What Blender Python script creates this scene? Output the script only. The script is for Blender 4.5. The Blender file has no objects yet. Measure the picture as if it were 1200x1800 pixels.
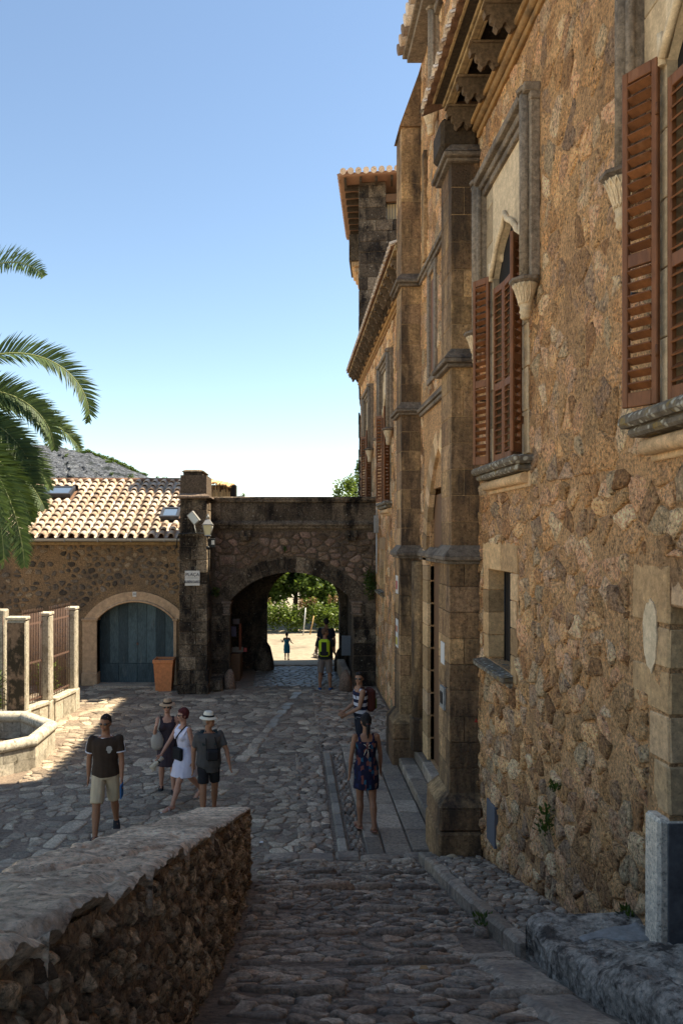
import bpy, math, random
from mathutils import Vector, Matrix, noise
from math import sin, cos, pi, radians, sqrt, atan2

# ------------------------------------------------------------------ camera, sky, sun, exposure
SC = bpy.context.scene
COL = SC.collection
cam_d = bpy.data.cameras.new('camera'); cam = bpy.data.objects.new('camera', cam_d); COL.objects.link(cam)
cam.location = (0, 0, 4.4); cam.rotation_euler = (radians(90), 0, 0)
cam_d.lens = 27.0; cam_d.sensor_width = 36; cam_d.sensor_fit = 'AUTO'
cam_d.shift_x = 90/1800; cam_d.shift_y = -(-40/1800)
cam_d.clip_start = 0.05; cam_d.clip_end = 3000
SC.camera = cam
SUN_EL, SUN_AZ = radians(57), radians(14)      # azimuth measured from +X towards +Y
world = bpy.data.worlds.new('World'); SC.world = world; world.use_nodes = True
wn = world.node_tree.nodes; wl = world.node_tree.links
for n in list(wn): wn.remove(n)
sky = wn.new('ShaderNodeTexSky'); sky.sky_type = 'NISHITA'; sky.sun_disc = False
sky.sun_elevation = SUN_EL; sky.sun_rotation = pi/2 - SUN_AZ
sky.altitude = 2200; sky.air_density = 1.3; sky.dust_density = 0.3; sky.ozone_density = 2.5
bg = wn.new('ShaderNodeBackground'); bg.inputs['Strength'].default_value = 0.10
wo = wn.new('ShaderNodeOutputWorld')
wl.new(sky.outputs[0], bg.inputs[0]); wl.new(bg.outputs[0], wo.inputs[0])
sd = bpy.data.lights.new('sun', 'SUN'); sd.energy = 5.0; sd.angle = radians(0.53); sd.color = (1.0, 0.93, 0.82)
sun = bpy.data.objects.new('sun', sd); COL.objects.link(sun)
sdir = Vector((cos(SUN_EL)*cos(SUN_AZ), cos(SUN_EL)*sin(SUN_AZ), sin(SUN_EL)))
sun.rotation_euler = sdir.to_track_quat('Z', 'Y').to_euler(); sun.location = (20, 5, 30)
vs = SC.view_settings; vs.view_transform = 'Standard'; vs.look = 'None'; vs.gamma = 1.0; vs.exposure = 1.34
vs.use_curve_mapping = False
vs.use_white_balance = True; vs.white_balance_temperature = 7300; vs.white_balance_tint = 7
try:
    SC.cycles.max_bounces = 8; SC.cycles.diffuse_bounces = 6; SC.cycles.glossy_bounces = 2
    SC.cycles.transparent_max_bounces = 6; SC.cycles.use_denoising = True
except Exception: pass

R = random.Random(7)
def rnd(a, b): return R.uniform(a, b)

# ------------------------------------------------------------------ mesh helpers
class MB:
    def __init__(s): s.v = []; s.f = []; s.t = []; s.m = []; s.sm = []; s.tone = (0.5, 0.5)
    def vert(s, p): s.v.append(tuple(p)); s.t.append(s.tone); return len(s.v)-1
    def face(s, idx, smooth=False): s.f.append(tuple(idx)); s.sm.append(smooth)
    def poly(s, pts, smooth=False): s.face([s.vert(p) for p in pts], smooth)
    def box(s, x0, x1, y0, y1, z0, z1, bev=0.0, jit=0.0):
        if x0 > x1: x0, x1 = x1, x0
        if y0 > y1: y0, y1 = y1, y0
        if z0 > z1: z0, z1 = z1, z0
        s.obox(Vector(((x0+x1)/2, (y0+y1)/2, (z0+z1)/2)), Vector(((x1-x0)/2, 0, 0)), Vector((0, (y1-y0)/2, 0)), Vector((0, 0, (z1-z0)/2)), bev, jit)
    def obox(s, c, a, b, d, bev=0.0, jit=0.0):
        """box of centre c and half-axes a, b, d; bev = chamfer"""
        c = Vector(c); a = Vector(a); b = Vector(b); d = Vector(d)
        if bev <= 0:
            i = [s.vert(c + a*i_ + b*j_ + d*k_) for k_ in (-1, 1) for j_ in (-1, 1) for i_ in (-1, 1)]
            for q in ((0,2,3,1),(4,5,7,6),(0,1,5,4),(2,6,7,3),(0,4,6,2),(1,3,7,5)): s.face([i[k] for k in q])
            return
        L = [a.length, b.length, d.length]; ax = [a, b, d]
        bev = min(bev, min(L)*0.6)
        k = [1-bev/l for l in L]
        idx = {}
        for sx in (-1, 1):
            for sy in (-1, 1):
                for sz in (-1, 1):
                    sg = (sx, sy, sz); j = Vector((R.uniform(-jit, jit), R.uniform(-jit, jit), R.uniform(-jit, jit))) if jit else Vector()
                    for full in range(3):
                        p = c.copy() + j
                        for q in range(3): p = p + ax[q]*(sg[q]*(1 if q == full else k[q]))
                        idx[(sg, full)] = s.vert(p)
        for full in range(3):
            o = [q for q in range(3) if q != full]
            for sf in (-1, 1):
                ring = []
                for (u, w) in ((-1,-1),(1,-1),(1,1),(-1,1)):
                    sg = [0,0,0]; sg[full] = sf; sg[o[0]] = u; sg[o[1]] = w; ring.append(idx[(tuple(sg), full)])
                s.face(ring)
        for e in range(3):               # edges along axis e, chamfer between faces p,q
            p, q = [w for w in range(3) if w != e]
            for sp in (-1, 1):
                for sq in (-1, 1):
                    s0 = [0,0,0]; s0[p] = sp; s0[q] = sq; s1 = list(s0); s0[e] = -1; s1[e] = 1
                    s.face([idx[(tuple(s0), p)], idx[(tuple(s1), p)], idx[(tuple(s1), q)], idx[(tuple(s0), q)]])
        for sx in (-1, 1):
            for sy in (-1, 1):
                for sz in (-1, 1): s.face([idx[((sx, sy, sz), w)] for w in range(3)])
    def tube(s, pts, rad, n=8, side=None, cap=True, smooth=True, flat=None):
        """pts: centres, rad: r or (ra, rb); side: reference vector of ra"""
        pts = [Vector(p) for p in pts]; rings = []
        for i, p in enumerate(pts):
            t = (pts[min(i+1, len(pts)-1)] - pts[max(i-1, 0)]).normalized()
            sd_ = Vector(side) if side is not None else (Vector((0, 0, 1)) if abs(t.z) < 0.9 else Vector((1, 0, 0)))
            a = (sd_ - t*sd_.dot(t)).normalized(); b = t.cross(a)
            r = rad[i] if isinstance(rad, (list, tuple)) and len(rad) == len(pts) and not (len(pts) == 2 and isinstance(rad, tuple)) else rad
            ra, rb = r if isinstance(r, (tuple, list)) else (r, r)
            rings.append([s.vert(p + a*(ra*cos(2*pi*k/n)) + b*(rb*sin(2*pi*k/n))) for k in range(n)])
        for i in range(len(rings)-1):
            for k in range(n): s.face([rings[i][k], rings[i][(k+1) % n], rings[i+1][(k+1) % n], rings[i+1][k]], smooth)
        if cap: s.face(rings[0][::-1]); s.face(rings[-1])
    def lathe(s, c, prof, n=16, smooth=True, sx=1, sy=1, a0=0.0):
        c = Vector(c); rings = []
        for r, z in prof: rings.append([s.vert(c + Vector((r*sx*cos(a0+2*pi*k/n), r*sy*sin(a0+2*pi*k/n), z))) for k in range(n)])
        for i in range(len(rings)-1):
            for k in range(n): s.face([rings[i][k], rings[i][(k+1) % n], rings[i+1][(k+1) % n], rings[i+1][k]], smooth)
        s.face(rings[0][::-1]); s.face(rings[-1])
    def ball(s, c, r, n=10, m=7, smooth=True):
        c = Vector(c); rx, ry, rz = r if isinstance(r, (tuple, list)) else (r, r, r)
        top = s.vert(c+Vector((0,0,rz))); bot = s.vert(c-Vector((0,0,rz))); rings = []
        for j in range(1, m):
            th = pi*j/m; rings.append([s.vert(c+Vector((rx*sin(th)*cos(2*pi*k/n), ry*sin(th)*sin(2*pi*k/n), rz*cos(th)))) for k in range(n)])
        for k in range(n):
            s.face([top, rings[0][k], rings[0][(k+1) % n]], smooth); s.face([bot, rings[-1][(k+1) % n], rings[-1][k]], smooth)
            for j in range(len(rings)-1): s.face([rings[j][k], rings[j+1][k], rings[j+1][(k+1) % n], rings[j][(k+1) % n]], smooth)
    def prism(s, outline, off):
        """outline: list of 3D points (planar), extruded by vector off"""
        off = Vector(off); a = [s.vert(p) for p in outline]; b = [s.vert(Vector(p)+off) for p in outline]; n = len(a)
        s.face(a[::-1]); s.face(b)
        for k in range(n): s.face([a[k], a[(k+1) % n], b[(k+1) % n], b[k]])
    def grid(s, nu, nv, fn, smooth=True):
        i0 = len(s.v)
        for i in range(nu+1):
            for j in range(nv+1): s.vert(fn(i/nu, j/nv))
        for i in range(nu):
            for j in range(nv):
                a = i0+i*(nv+1)+j; s.face([a, a+nv+1, a+nv+2, a+1], smooth)

WLOC = {}
def wl_of(o): return WLOC.get(o.name, Vector((0, 0, 0)))
def mesh_of(mb, name, mat, center):
    me = bpy.data.meshes.new(name)
    me.from_pydata([(v[0]-center[0], v[1]-center[1], v[2]-center[2]) for v in mb.v], [], mb.f)
    me.polygons.foreach_set('use_smooth', mb.sm)
    at = me.attributes.new('tone', 'FLOAT_COLOR', 'POINT')
    flat = []
    for t in mb.t: flat.extend((t[0], t[1], 0.0, 1.0))
    at.data.foreach_set('color', flat)
    if mat: me.materials.append(mat)
    return me
def link(name, me, center, parent=None, kind=None):
    o = bpy.data.objects.new(name, me); COL.objects.link(o); o.location = center; WLOC[o.name] = Vector(center)
    if parent:
        o.parent = parent; o.matrix_parent_inverse = Matrix.Translation(-wl_of(parent))
    if kind: o['kind'] = kind
    return o
def build(name, mb, mat, parent=None, kind=None, fixn=False):
    if not mb.v: return None
    n = len(mb.v)
    lo = [min(v[k] for v in mb.v) for k in range(3)]; hi = [max(v[k] for v in mb.v) for k in range(3)]
    c = Vector([(lo[k]+hi[k])/2 for k in range(3)])
    if not parent: c.z = lo[2]
    return link(name, mesh_of(mb, name, mat, c), c, parent, kind)
def thing(name, label, cat, loc, group=None):
    o = bpy.data.objects.new(name, None); COL.objects.link(o); o.empty_display_size = 0.2
    o.location = loc; WLOC[o.name] = Vector(loc); o['label'] = label; o['category'] = cat
    if group: o['group'] = group
    return o
def tag(o, label, cat, group=None):
    o['label'] = label; o['category'] = cat
    if group: o['group'] = group
    return o
def dup(src, delta, name=None, label=None, group=None, parent=None, recur=True):
    """copy a thing/part with its whole tree, moved by delta"""
    def cp(o, par, top):
        c = o.copy(); COL.objects.link(c)
        w = wl_of(o) + (Vector(delta)); WLOC[c.name] = w
        if top:
            c.location = o.location + Vector(delta)
        else:
            c.parent = par
            c.location = w; c.matrix_parent_inverse = Matrix.Translation(-wl_of(par))
        for ch in kids.get(o.name, []): cp(ch, c, False)
        return c
    kids = {}
    for o in COL.objects:
        if o.parent: kids.setdefault(o.parent.name, []).append(o)
    c = cp(src, None, True)
    if parent is None: parent = src.parent
    if parent:
        c.parent = parent; c.matrix_parent_inverse = Matrix.Translation(-wl_of(parent))
    if label: c['label'] = label
    if group: c['group'] = group
    return c

# ------------------------------------------------------------------ materials
def nodes_of(name):
    m = bpy.data.materials.new(name); m.use_nodes = True; nt = m.node_tree
    return m, nt.nodes, nt.links, nt.nodes['Principled BSDF']
def ramp_node(N, stops, interp='LINEAR'):
    r = N.new('ShaderNodeValToRGB'); cr = r.color_ramp; cr.interpolation = interp
    while len(cr.elements) > 1: cr.elements.remove(cr.elements[-1])
    cr.elements[0].position = stops[0][0]; cr.elements[0].color = (*stops[0][1], 1)
    for p, c in stops[1:]:
        e = cr.elements.new(p); e.color = (*c, 1)
    return r
def g(v): return (v, v, v)
def surf(name, cols, rough=0.9, nscale=9.0, namp=0.5, bscale=45.0, bstr=0.5, bdist=0.02, big=None, stain=None, spots=None,
         stretch=(1, 1, 1), tone_pos=None, pits=0.0, metallic=0.0, spec=0.25):
    """cols: colour stops picked by the piece's own tone; noise varies it; stain=(colour, scale, lo, hi, stretchz); spots=(colour, scale, size)"""
    m, N, L, P = nodes_of(name)
    P.inputs['Roughness'].default_value = rough; P.inputs['Metallic'].default_value = metallic
    P.inputs['Specular IOR Level'].default_value = spec
    geo = N.new('ShaderNodeNewGeometry')
    mp = N.new('ShaderNodeMapping'); mp.inputs['Scale'].default_value = stretch; L.new(geo.outputs['Position'], mp.inputs[0])
    at = N.new('ShaderNodeAttribute'); at.attribute_name = 'tone'
    sp = N.new('ShaderNodeSeparateColor'); L.new(at.outputs['Color'], sp.inputs[0])
    n = len(cols); rp = ramp_node(N, [(i/max(1, n-1), c) for i, c in enumerate(cols)])
    n1 = N.new('ShaderNodeTexNoise'); n1.inputs['Scale'].default_value = nscale; n1.inputs['Detail'].default_value = 6; n1.inputs['Roughness'].default_value = 0.65
    L.new(mp.outputs[0], n1.inputs['Vector'])
    # tone + noise -> ramp
    ma = N.new('ShaderNodeMath'); ma.operation = 'MULTIPLY_ADD'; ma.inputs[1].default_value = 0.55; L.new(n1.outputs['Fac'], ma.inputs[0])
    ad = N.new('ShaderNodeMath'); ad.operation = 'SUBTRACT'; ad.inputs[1].default_value = 0.275; L.new(sp.outputs[0], ad.inputs[0]); L.new(ad.outputs[0], ma.inputs[2])
    L.new(ma.outputs[0], rp.inputs[0])
    # brightness
    mr = N.new('ShaderNodeMapRange'); mr.inputs['To Min'].default_value = 1-namp; mr.inputs['To Max'].default_value = 1+namp
    mr.inputs['From Min'].default_value = 0.33; mr.inputs['From Max'].default_value = 0.67
    n2 = N.new('ShaderNodeTexNoise'); n2.inputs['Scale'].default_value = nscale*3.1; n2.inputs['Detail'].default_value = 8; n2.inputs['Roughness'].default_value = 0.7
    L.new(mp.outputs[0], n2.inputs['Vector']); L.new(n2.outputs['Fac'], mr.inputs['Value'])
    b2 = N.new('ShaderNodeMath'); b2.operation = 'MULTIPLY_ADD'; b2.inputs[1].default_value = 0.7; b2.inputs[2].default_value = 0.65; L.new(sp.outputs[1], b2.inputs[0])
    b3 = N.new('ShaderNodeMath'); b3.operation = 'MULTIPLY'; L.new(b2.outputs[0], b3.inputs[0]); L.new(mr.outputs[0], b3.inputs[1])
    mx = N.new('ShaderNodeVectorMath'); mx.operation = 'SCALE'; L.new(rp.outputs[0], mx.inputs[0]); L.new(b3.outputs[0], mx.inputs['Scale'])
    col = mx.outputs[0]
    def mixin(fac, c, col):
        mm = N.new('ShaderNodeMix'); mm.data_type = 'RGBA'; L.new(fac, mm.inputs['Factor']); L.new(col, mm.inputs[6]); mm.inputs[7].default_value = (*c, 1); return mm.outputs[2]
    for st in ([stain] if stain and not isinstance(stain, list) else (stain or [])):
        c, sc_, lo, hi, sz = st
        mp2 = N.new('ShaderNodeMapping'); mp2.inputs['Scale'].default_value = (1, 1, sz); mp2.inputs['Location'].default_value = (sc_*3.7, 1.3, sc_)
        L.new(geo.outputs['Position'], mp2.inputs[0])
        n3 = N.new('ShaderNodeTexNoise'); n3.inputs['Scale'].default_value = sc_; n3.inputs['Detail'].default_value = 5; n3.inputs['Roughness'].default_value = 0.7
        L.new(mp2.outputs[0], n3.inputs['Vector'])
        r3 = N.new('ShaderNodeMapRange'); r3.inputs['From Min'].default_value = lo; r3.inputs['From Max'].default_value = hi; L.new(n3.outputs['Fac'], r3.inputs['Value'])
        col = mixin(r3.outputs[0], c, col)
    if spots:
        c, sc_, size = spots
        v = N.new('ShaderNodeTexVoronoi'); v.inputs['Scale'].default_value = sc_; L.new(geo.outputs['Position'], v.inputs['Vector'])
        nn = N.new('ShaderNodeTexNoise'); nn.inputs['Scale'].default_value = 1.7; nn.inputs['Detail'].default_value = 3; L.new(geo.outputs['Position'], nn.inputs['Vector'])
        mu = N.new('ShaderNodeMath'); mu.operation = 'MULTIPLY_ADD'; mu.inputs[1].default_value = -size*1.8; mu.inputs[2].default_value = size*0.55; L.new(nn.outputs['Fac'], mu.inputs[0])
        adn = N.new('ShaderNodeMath'); adn.operation = 'ADD'; L.new(v.outputs['Distance'], adn.inputs[0]); L.new(mu.outputs[0], adn.inputs[1])
        r4 = N.new('ShaderNodeMapRange'); r4.inputs['From Min'].default_value = size*0.35; r4.inputs['From Max'].default_value = 0.0; L.new(adn.outputs[0], r4.inputs['Value'])
        col = mixin(r4.outputs[0], c, col)
    if pits:
        ns = N.new('ShaderNodeTexNoise'); ns.inputs['Scale'].default_value = bscale*.75; ns.inputs['Detail'].default_value = 4; ns.inputs['Roughness'].default_value = .8; L.new(mp.outputs[0], ns.inputs['Vector'])
        r5 = N.new('ShaderNodeMapRange'); r5.inputs['From Min'].default_value = .36; r5.inputs['From Max'].default_value = .47; r5.inputs['To Min'].default_value = 1-.75*min(1, pits*1.1); r5.inputs['To Max'].default_value = 1; L.new(ns.outputs['Fac'], r5.inputs['Value'])
        r6 = N.new('ShaderNodeMapRange'); r6.inputs['From Min'].default_value = .56; r6.inputs['From Max'].default_value = .68; r6.inputs['To Min'].default_value = 1; r6.inputs['To Max'].default_value = 1.35; L.new(ns.outputs['Fac'], r6.inputs['Value'])
        m5 = N.new('ShaderNodeMath'); m5.operation = 'MULTIPLY'; L.new(r5.outputs[0], m5.inputs[0]); L.new(r6.outputs[0], m5.inputs[1])
        s5 = N.new('ShaderNodeVectorMath'); s5.operation = 'SCALE'; L.new(col, s5.inputs[0]); L.new(m5.outputs[0], s5.inputs['Scale']); col = s5.outputs[0]
    L.new(col, P.inputs['Base Color'])
    nb = N.new('ShaderNodeTexNoise'); nb.inputs['Scale'].default_value = bscale; nb.inputs['Detail'].default_value = 8; nb.inputs['Roughness'].default_value = 0.72
    L.new(mp.outputs[0], nb.inputs['Vector'])
    h = nb.outputs['Fac']
    if pits:
        vo = N.new('ShaderNodeTexVoronoi'); vo.inputs['Scale'].default_value = bscale*0.6; L.new(mp.outputs[0], vo.inputs['Vector'])
        rr = N.new('ShaderNodeMapRange'); rr.inputs['From Max'].default_value = 0.35; rr.inputs['To Min'].default_value = -pits; rr.inputs['To Max'].default_value = 0.0
        L.new(vo.outputs['Distance'], rr.inputs['Value'])
        aa = N.new('ShaderNodeMath'); aa.operation = 'ADD'; L.new(h, aa.inputs[0]); L.new(rr.outputs[0], aa.inputs[1]); h = aa.outputs[0]
    bu = N.new('ShaderNodeBump'); bu.inputs['Strength'].default_value = bstr; bu.inputs['Distance'].default_value = bdist
    L.new(h, bu.inputs['Height']); L.new(bu.outputs[0], P.inputs['Normal'])
    return m
def plain(name, col, rough=0.7, metallic=0.0, vary=0.25, scale=20, bstr=0.15, spec=0.3, stretch=(1, 1, 1)):
    return surf(name, [tuple(c*(1-vary) for c in col), tuple(min(1, c*(1+vary)) for c in col)], rough, scale, vary*0.5, scale*4, bstr, 0.004, metallic=metallic, spec=spec, stretch=stretch)
def leafmat(name, c0, c1, trans=0.35, rough=0.5):
    m, N, L, P = nodes_of(name)
    at = N.new('ShaderNodeAttribute'); at.attribute_name = 'tone'; sp = N.new('ShaderNodeSeparateColor'); L.new(at.outputs['Color'], sp.inputs[0])
    rp = ramp_node(N, [(0, c0), (1, c1)]); L.new(sp.outputs[0], rp.inputs[0]); L.new(rp.outputs[0], P.inputs['Base Color'])
    P.inputs['Roughness'].default_value = rough; P.inputs['Specular IOR Level'].default_value = 0.3
    tr = N.new('ShaderNodeBsdfTranslucent'); mixc = N.new('ShaderNodeMix'); mixc.data_type = 'RGBA'; mixc.inputs['Factor'].default_value = 0.35
    L.new(rp.outputs[0], mixc.inputs[6]); mixc.inputs[7].default_value = (0.25, 0.35, 0.03, 1); L.new(mixc.outputs[2], tr.inputs[0])
    ms = N.new('ShaderNodeMixShader'); ms.inputs[0].default_value = trans; L.new(P.outputs[0], ms.inputs[1]); L.new(tr.outputs[0], ms.inputs[2])
    L.new(ms.outputs[0], N['Material Output'].inputs[0]); return m
def glass(name, col=(0.05, 0.07, 0.09), rough=0.08):
    m, N, L, P = nodes_of(name); P.inputs['Base Color'].default_value = (*col, 1); P.inputs['Roughness'].default_value = rough; P.inputs['Specular IOR Level'].default_value = 0.8; return m

M = {}
M['wall_stone'] = surf('wall_stone', [(0.485, 0.244, 0.112), (0.737, 0.392, 0.168), (0.873, 0.513, 0.24), (0.757, 0.4, 0.216), (0.892, 0.626, 0.352), (0.563, 0.348, 0.216), (0.815, 0.444, 0.2)], 0.95, 11, 0.6, 34, 1.0, 0.06, stain=[((.20,.105,.06), 1.5, .58, .85, .35), ((.88,.74,.54), 9, .66, .78, 1)], pits=0.8)
M['wall_mortar'] = surf('wall_mortar', [(0.608, 0.327, 0.144), (0.817, 0.482, 0.24)], 0.97, 11, 0.5, 28, 1.0, 0.06, stain=((.24,.135,.07), 1.2, .52, .78, .4), pits=0.7)
M['ashlar'] = surf('ashlar', [(0.42, 0.258, 0.129), (0.58, 0.377, 0.193), (0.52, 0.34, 0.202)], 0.95, 4, 0.28, 40, 0.6, 0.015, stain=((.16,.1,.06), 1.1, .55, .8, .4), pits=0.35)
M['buttress'] = surf('buttress', [(0.35, 0.198, 0.101), (0.515, 0.318, 0.151), (0.423, 0.258, 0.143)], 0.95, 5, 0.45, 36, 1.0, 0.03, stain=[((.085,.056,.036), 1.3, .40, .60, .25)], pits=0.5)
M['pale_stone'] = surf('pale_stone', [(0.405, 0.294, 0.176), (0.546, 0.42, 0.272)], 0.9, 4, 0.22, 50, 0.35, 0.01, stain=((.12,.09,.07), 1.9, .55, .8, .3), pits=0.2)
M['grey_mould'] = surf('grey_mould', [(.20,.155,.115), (.33,.26,.19)], 0.92, 6, 0.4, 40, 0.7, 0.02, stain=((.055,.042,.035), 2.2, .48, .7, .3), pits=0.4)
M['lichen_sill'] = surf('lichen_sill', [(.12,.10,.08), (.22,.18,.13)], 0.95, 6, 0.4, 30, 0.9, 0.02, stain=[((.30,.20,.06), 6, .56, .68, 1)], spots=((.45,.42,.34), 16, 0.5))
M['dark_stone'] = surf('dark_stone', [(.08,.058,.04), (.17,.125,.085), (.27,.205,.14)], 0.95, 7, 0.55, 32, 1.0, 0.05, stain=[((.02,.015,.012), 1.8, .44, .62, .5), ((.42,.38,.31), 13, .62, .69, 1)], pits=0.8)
M['bridge_stone'] = surf('bridge_stone', [(.14,.09,.065), (.24,.165,.11), (.30,.19,.14), (.18,.14,.105)], 0.95, 8, 0.5, 32, 1.0, 0.04, stain=((.05,.038,.03), 1.4, .5, .75, .6), pits=0.5)
M['dark_mortar'] = surf('dark_mortar', [(.12,.088,.06), (.21,.15,.105)], 0.97, 8, 0.5, 30, 1.0, 0.04, pits=0.5)
M['house_stone'] = surf('house_stone', [(.09,.07,.055), (.16,.125,.095), (.26,.185,.115)], 0.95, 9, 0.5, 34, 0.9, 0.03, pits=0.5)
M['house_mortar'] = surf('house_mortar', [(0.218, 0.139, 0.075), (0.312, 0.195, 0.109)], 0.97, 7, 0.5, 30, 1.0, 0.04, stain=((.14,.10,.07), 0.8, .45, .65, 1), pits=0.5)
M['plaster'] = surf('plaster', [(.40,.26,.155), (.48,.32,.20)], 0.92, 3, 0.25, 30, 0.4, 0.01, stain=((.2,.13,.08), 2.5, .56, .78, .6))
M['cobble'] = surf('cobble', [(0.191, 0.144, 0.107), (0.329, 0.257, 0.189), (0.488, 0.381, 0.275), (0.35, 0.228, 0.146)], 0.75, 11, 0.55, 38, 0.9, 0.02, spec=0.3, stain=((.19,.145,.11), 2.2, .5, .75, 1))
M['cobble_far'] = surf('cobble_far', [(0.223, 0.173, 0.125), (0.35, 0.277, 0.198), (0.488, 0.386, 0.271)], 0.74, 11, 0.5, 38, 0.9, 0.02, spec=0.3, stain=((.20,.155,.12), .9, .5, .75, 1))
M['polished'] = surf('polished', [(0.17, 0.14, 0.108), (0.265, 0.217, 0.161)], 0.42, 8, 0.4, 30, 0.6, 0.012, spec=0.5)
M['dirt'] = surf('dirt', [(.22,.165,.12), (.36,.27,.20)], 0.97, 6, 0.5, 60, 1.0, 0.03, stain=((.15,.115,.085), 1.0, .5, .75, 1))
M['slab'] = surf('slab', [(0.254, 0.198, 0.146), (0.392, 0.307, 0.224), (0.329, 0.243, 0.168)], 0.75, 7, 0.45, 45, 0.7, 0.015, spec=0.3, stain=((.15,.12,.10), 1.9, .48, .75, 1))
M['coping'] = surf('coping', [(.60,.43,.29), (.82,.63,.44)], 0.95, 5.0, 0.5, 30, 1.0, 0.05, stain=[((.36,.26,.18), 3.5, .50, .68, 1), ((.20,.16,.125), 12, .60, .68, 1)], pits=0.6)
M['parapet_stone'] = surf('parapet_stone', [(.22,.145,.09), (.38,.255,.155), (.52,.37,.23), (.62,.47,.31)], 0.95, 14, 0.65, 40, 1.0, 0.05, pits=0.8)
M['parapet_mortar'] = surf('parapet_mortar', [(.22,.15,.095), (.42,.29,.18)], 0.97, 14, 0.65, 40, 1.0, 0.05, pits=0.8)
M['rock'] = surf('rock', [(.36,.30,.24), (.72,.62,.50)], 0.92, 5, 0.6, 26, 1.0, 0.06, stain=[((.13,.105,.085), 5, .50, .62, 1), ((.80,.74,.64), 12, .60, .70, 1)], pits=0.7)
M['ground_pale'] = surf('ground_pale', [(.40,.345,.27), (.50,.44,.35)], .97, 2, .3, 30, .6, .02)
M['marble'] = surf('marble', [(0.572, 0.465, 0.353), (0.7, 0.584, 0.447)], 0.7, 6, 0.3, 60, 0.7, 0.012, stain=((.30,.24,.19), 3, .55, .8, .5), pits=0.7)
M['marble_dark'] = surf('marble_dark', [(.13,.12,.115), (.2,.185,.175)], 0.6, 3, 0.3, 40, 0.4, 0.008, stain=((.07,.06,.055), 3, .5, .7, 1))
M['white_fence'] = surf('white_fence', [(0.328, 0.287, 0.218), (0.426, 0.377, 0.294)], 0.92, 6, 0.35, 40, 0.7, 0.015, stain=[((.17,.14,.095), 5, .5, .72, .6), ((.12,.10,.07), 14, .58, .68, .5)])
M['fence_shaded'] = surf('fence_shaded', [(.20,.13,.085), (.28,.19,.12)], 0.95, 5, 0.3, 30, 0.6, 0.015, stain=[((.045,.035,.022), 3.2, .42, .52, .7)])  # darker copy of the pillar stone, colour stands for its unlit side
M['rust'] = plain('rust', (.13,.075,.055), 0.8, 0, 0.35, 30)
M['tile'] = surf('tile', [(0.272, 0.182, 0.127), (0.407, 0.292, 0.203), (0.504, 0.383, 0.282), (0.582, 0.474, 0.376), (0.369, 0.255, 0.17)], 0.9, 14, 0.35, 60, 0.5, 0.008, stain=[((.20,.15,.10), 7, .55, .72, 1)], pits=.35)
M['tile_brown'] = surf('tile_brown', [(.22,.12,.075), (.36,.21,.13)], 0.9, 14, 0.3, 60, 0.4, 0.006)
M['teal_door'] = surf('teal_door', [(.05,.075,.085), (.075,.11,.12)], 0.8, 5, 0.45, 30, 0.5, 0.005, stretch=(6, 6, 0.5), stain=[((.16,.17,.16), 8, .58, .78, .15), ((.02,.03,.032), 3, .5, .8, .4)])
M['shutter'] = surf('shutter', [(.15,.058,.022), (.22,.085,.032)], 0.55, 6, 0.3, 40, 0.25, 0.004, spec=0.3, stretch=(1, 1, .3), stain=[((.32,.17,.09), 7, .62, .85, .3), ((.10,.04,.02), 3, .55, .8, .4)])
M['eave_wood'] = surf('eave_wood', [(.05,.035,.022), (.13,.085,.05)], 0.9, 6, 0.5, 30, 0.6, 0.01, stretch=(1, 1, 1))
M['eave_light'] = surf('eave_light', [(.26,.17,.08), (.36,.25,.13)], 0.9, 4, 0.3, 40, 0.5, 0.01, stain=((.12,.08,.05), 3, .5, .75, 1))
M['ochre_mould'] = surf('ochre_mould', [(0.255, 0.133, 0.048), (0.34, 0.195, 0.08)], 0.9, 4, 0.3, 40, 0.5, 0.01, stain=((.12,.075,.04), 3, .52, .75, 1))
M['grey_metal'] = plain('grey_metal', (.30,.29,.27), 0.45, 0.4, 0.12, 12, 0.05)
M['black_metal'] = plain('black_metal', (.02,.02,.02), 0.5, 0.2)
M['white_metal'] = plain('white_metal', (.55,.55,.53), 0.5, 0, 0.1)
M['terracotta'] = surf('terracotta', [(.52,.19,.075), (.62,.25,.11)], 0.85, 4, 0.2, 50, 0.2, 0.005, stain=((.32,.12,.06), 4, .58, .75, 1))
M['reed'] = surf('reed', [(.35,.20,.08), (.62,.42,.2)], 0.85, 20, 0.35, 60, 0.4, 0.005)
M['sand'] = surf('sand', [(.27,.22,.155), (.34,.285,.205)], 0.97, 1.2, 0.2, 30, 0.6, 0.02, stain=((.15,.12,.085), 0.7, .52, .75, 1))
M['leaf'] = leafmat('leaf', (.018,.04,.012), (.10,.15,.03))
M['leaf_bright'] = leafmat('leaf_bright', (.05,.09,.015), (.20,.26,.05), 0.45)
M['leaf_dry'] = leafmat('leaf_dry', (.16,.09,.045), (.30,.17,.08), 0.2)
M['palm_leaf'] = leafmat('palm_leaf', (.015,.035,.012), (.09,.14,.035), 0.22, 0.6)
M['palm_stem'] = plain('palm_stem', (.2,.22,.08), 0.6)
M['bark'] = plain('bark', (.12,.09,.065), 0.95, 0, 0.4, 8, 0.8)
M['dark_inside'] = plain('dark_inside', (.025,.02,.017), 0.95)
M['glass'] = glass('glass')
M['sky_glass'] = glass('sky_glass', (.10,.14,.2), 0.05)
M['paper'] = plain('paper', (.6,.58,.54), 0.7, 0, 0.06)
M['print'] = plain('print', (.03,.03,.03), 0.7, 0, 0.05)
M['lamp_glass'] = plain('lamp_glass', (.62,.55,.33), 0.4, 0, 0.06, 4, 0.02)
M['wood'] = plain('wood', (.17,.09,.045), 0.7, 0, 0.3, 12)
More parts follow.
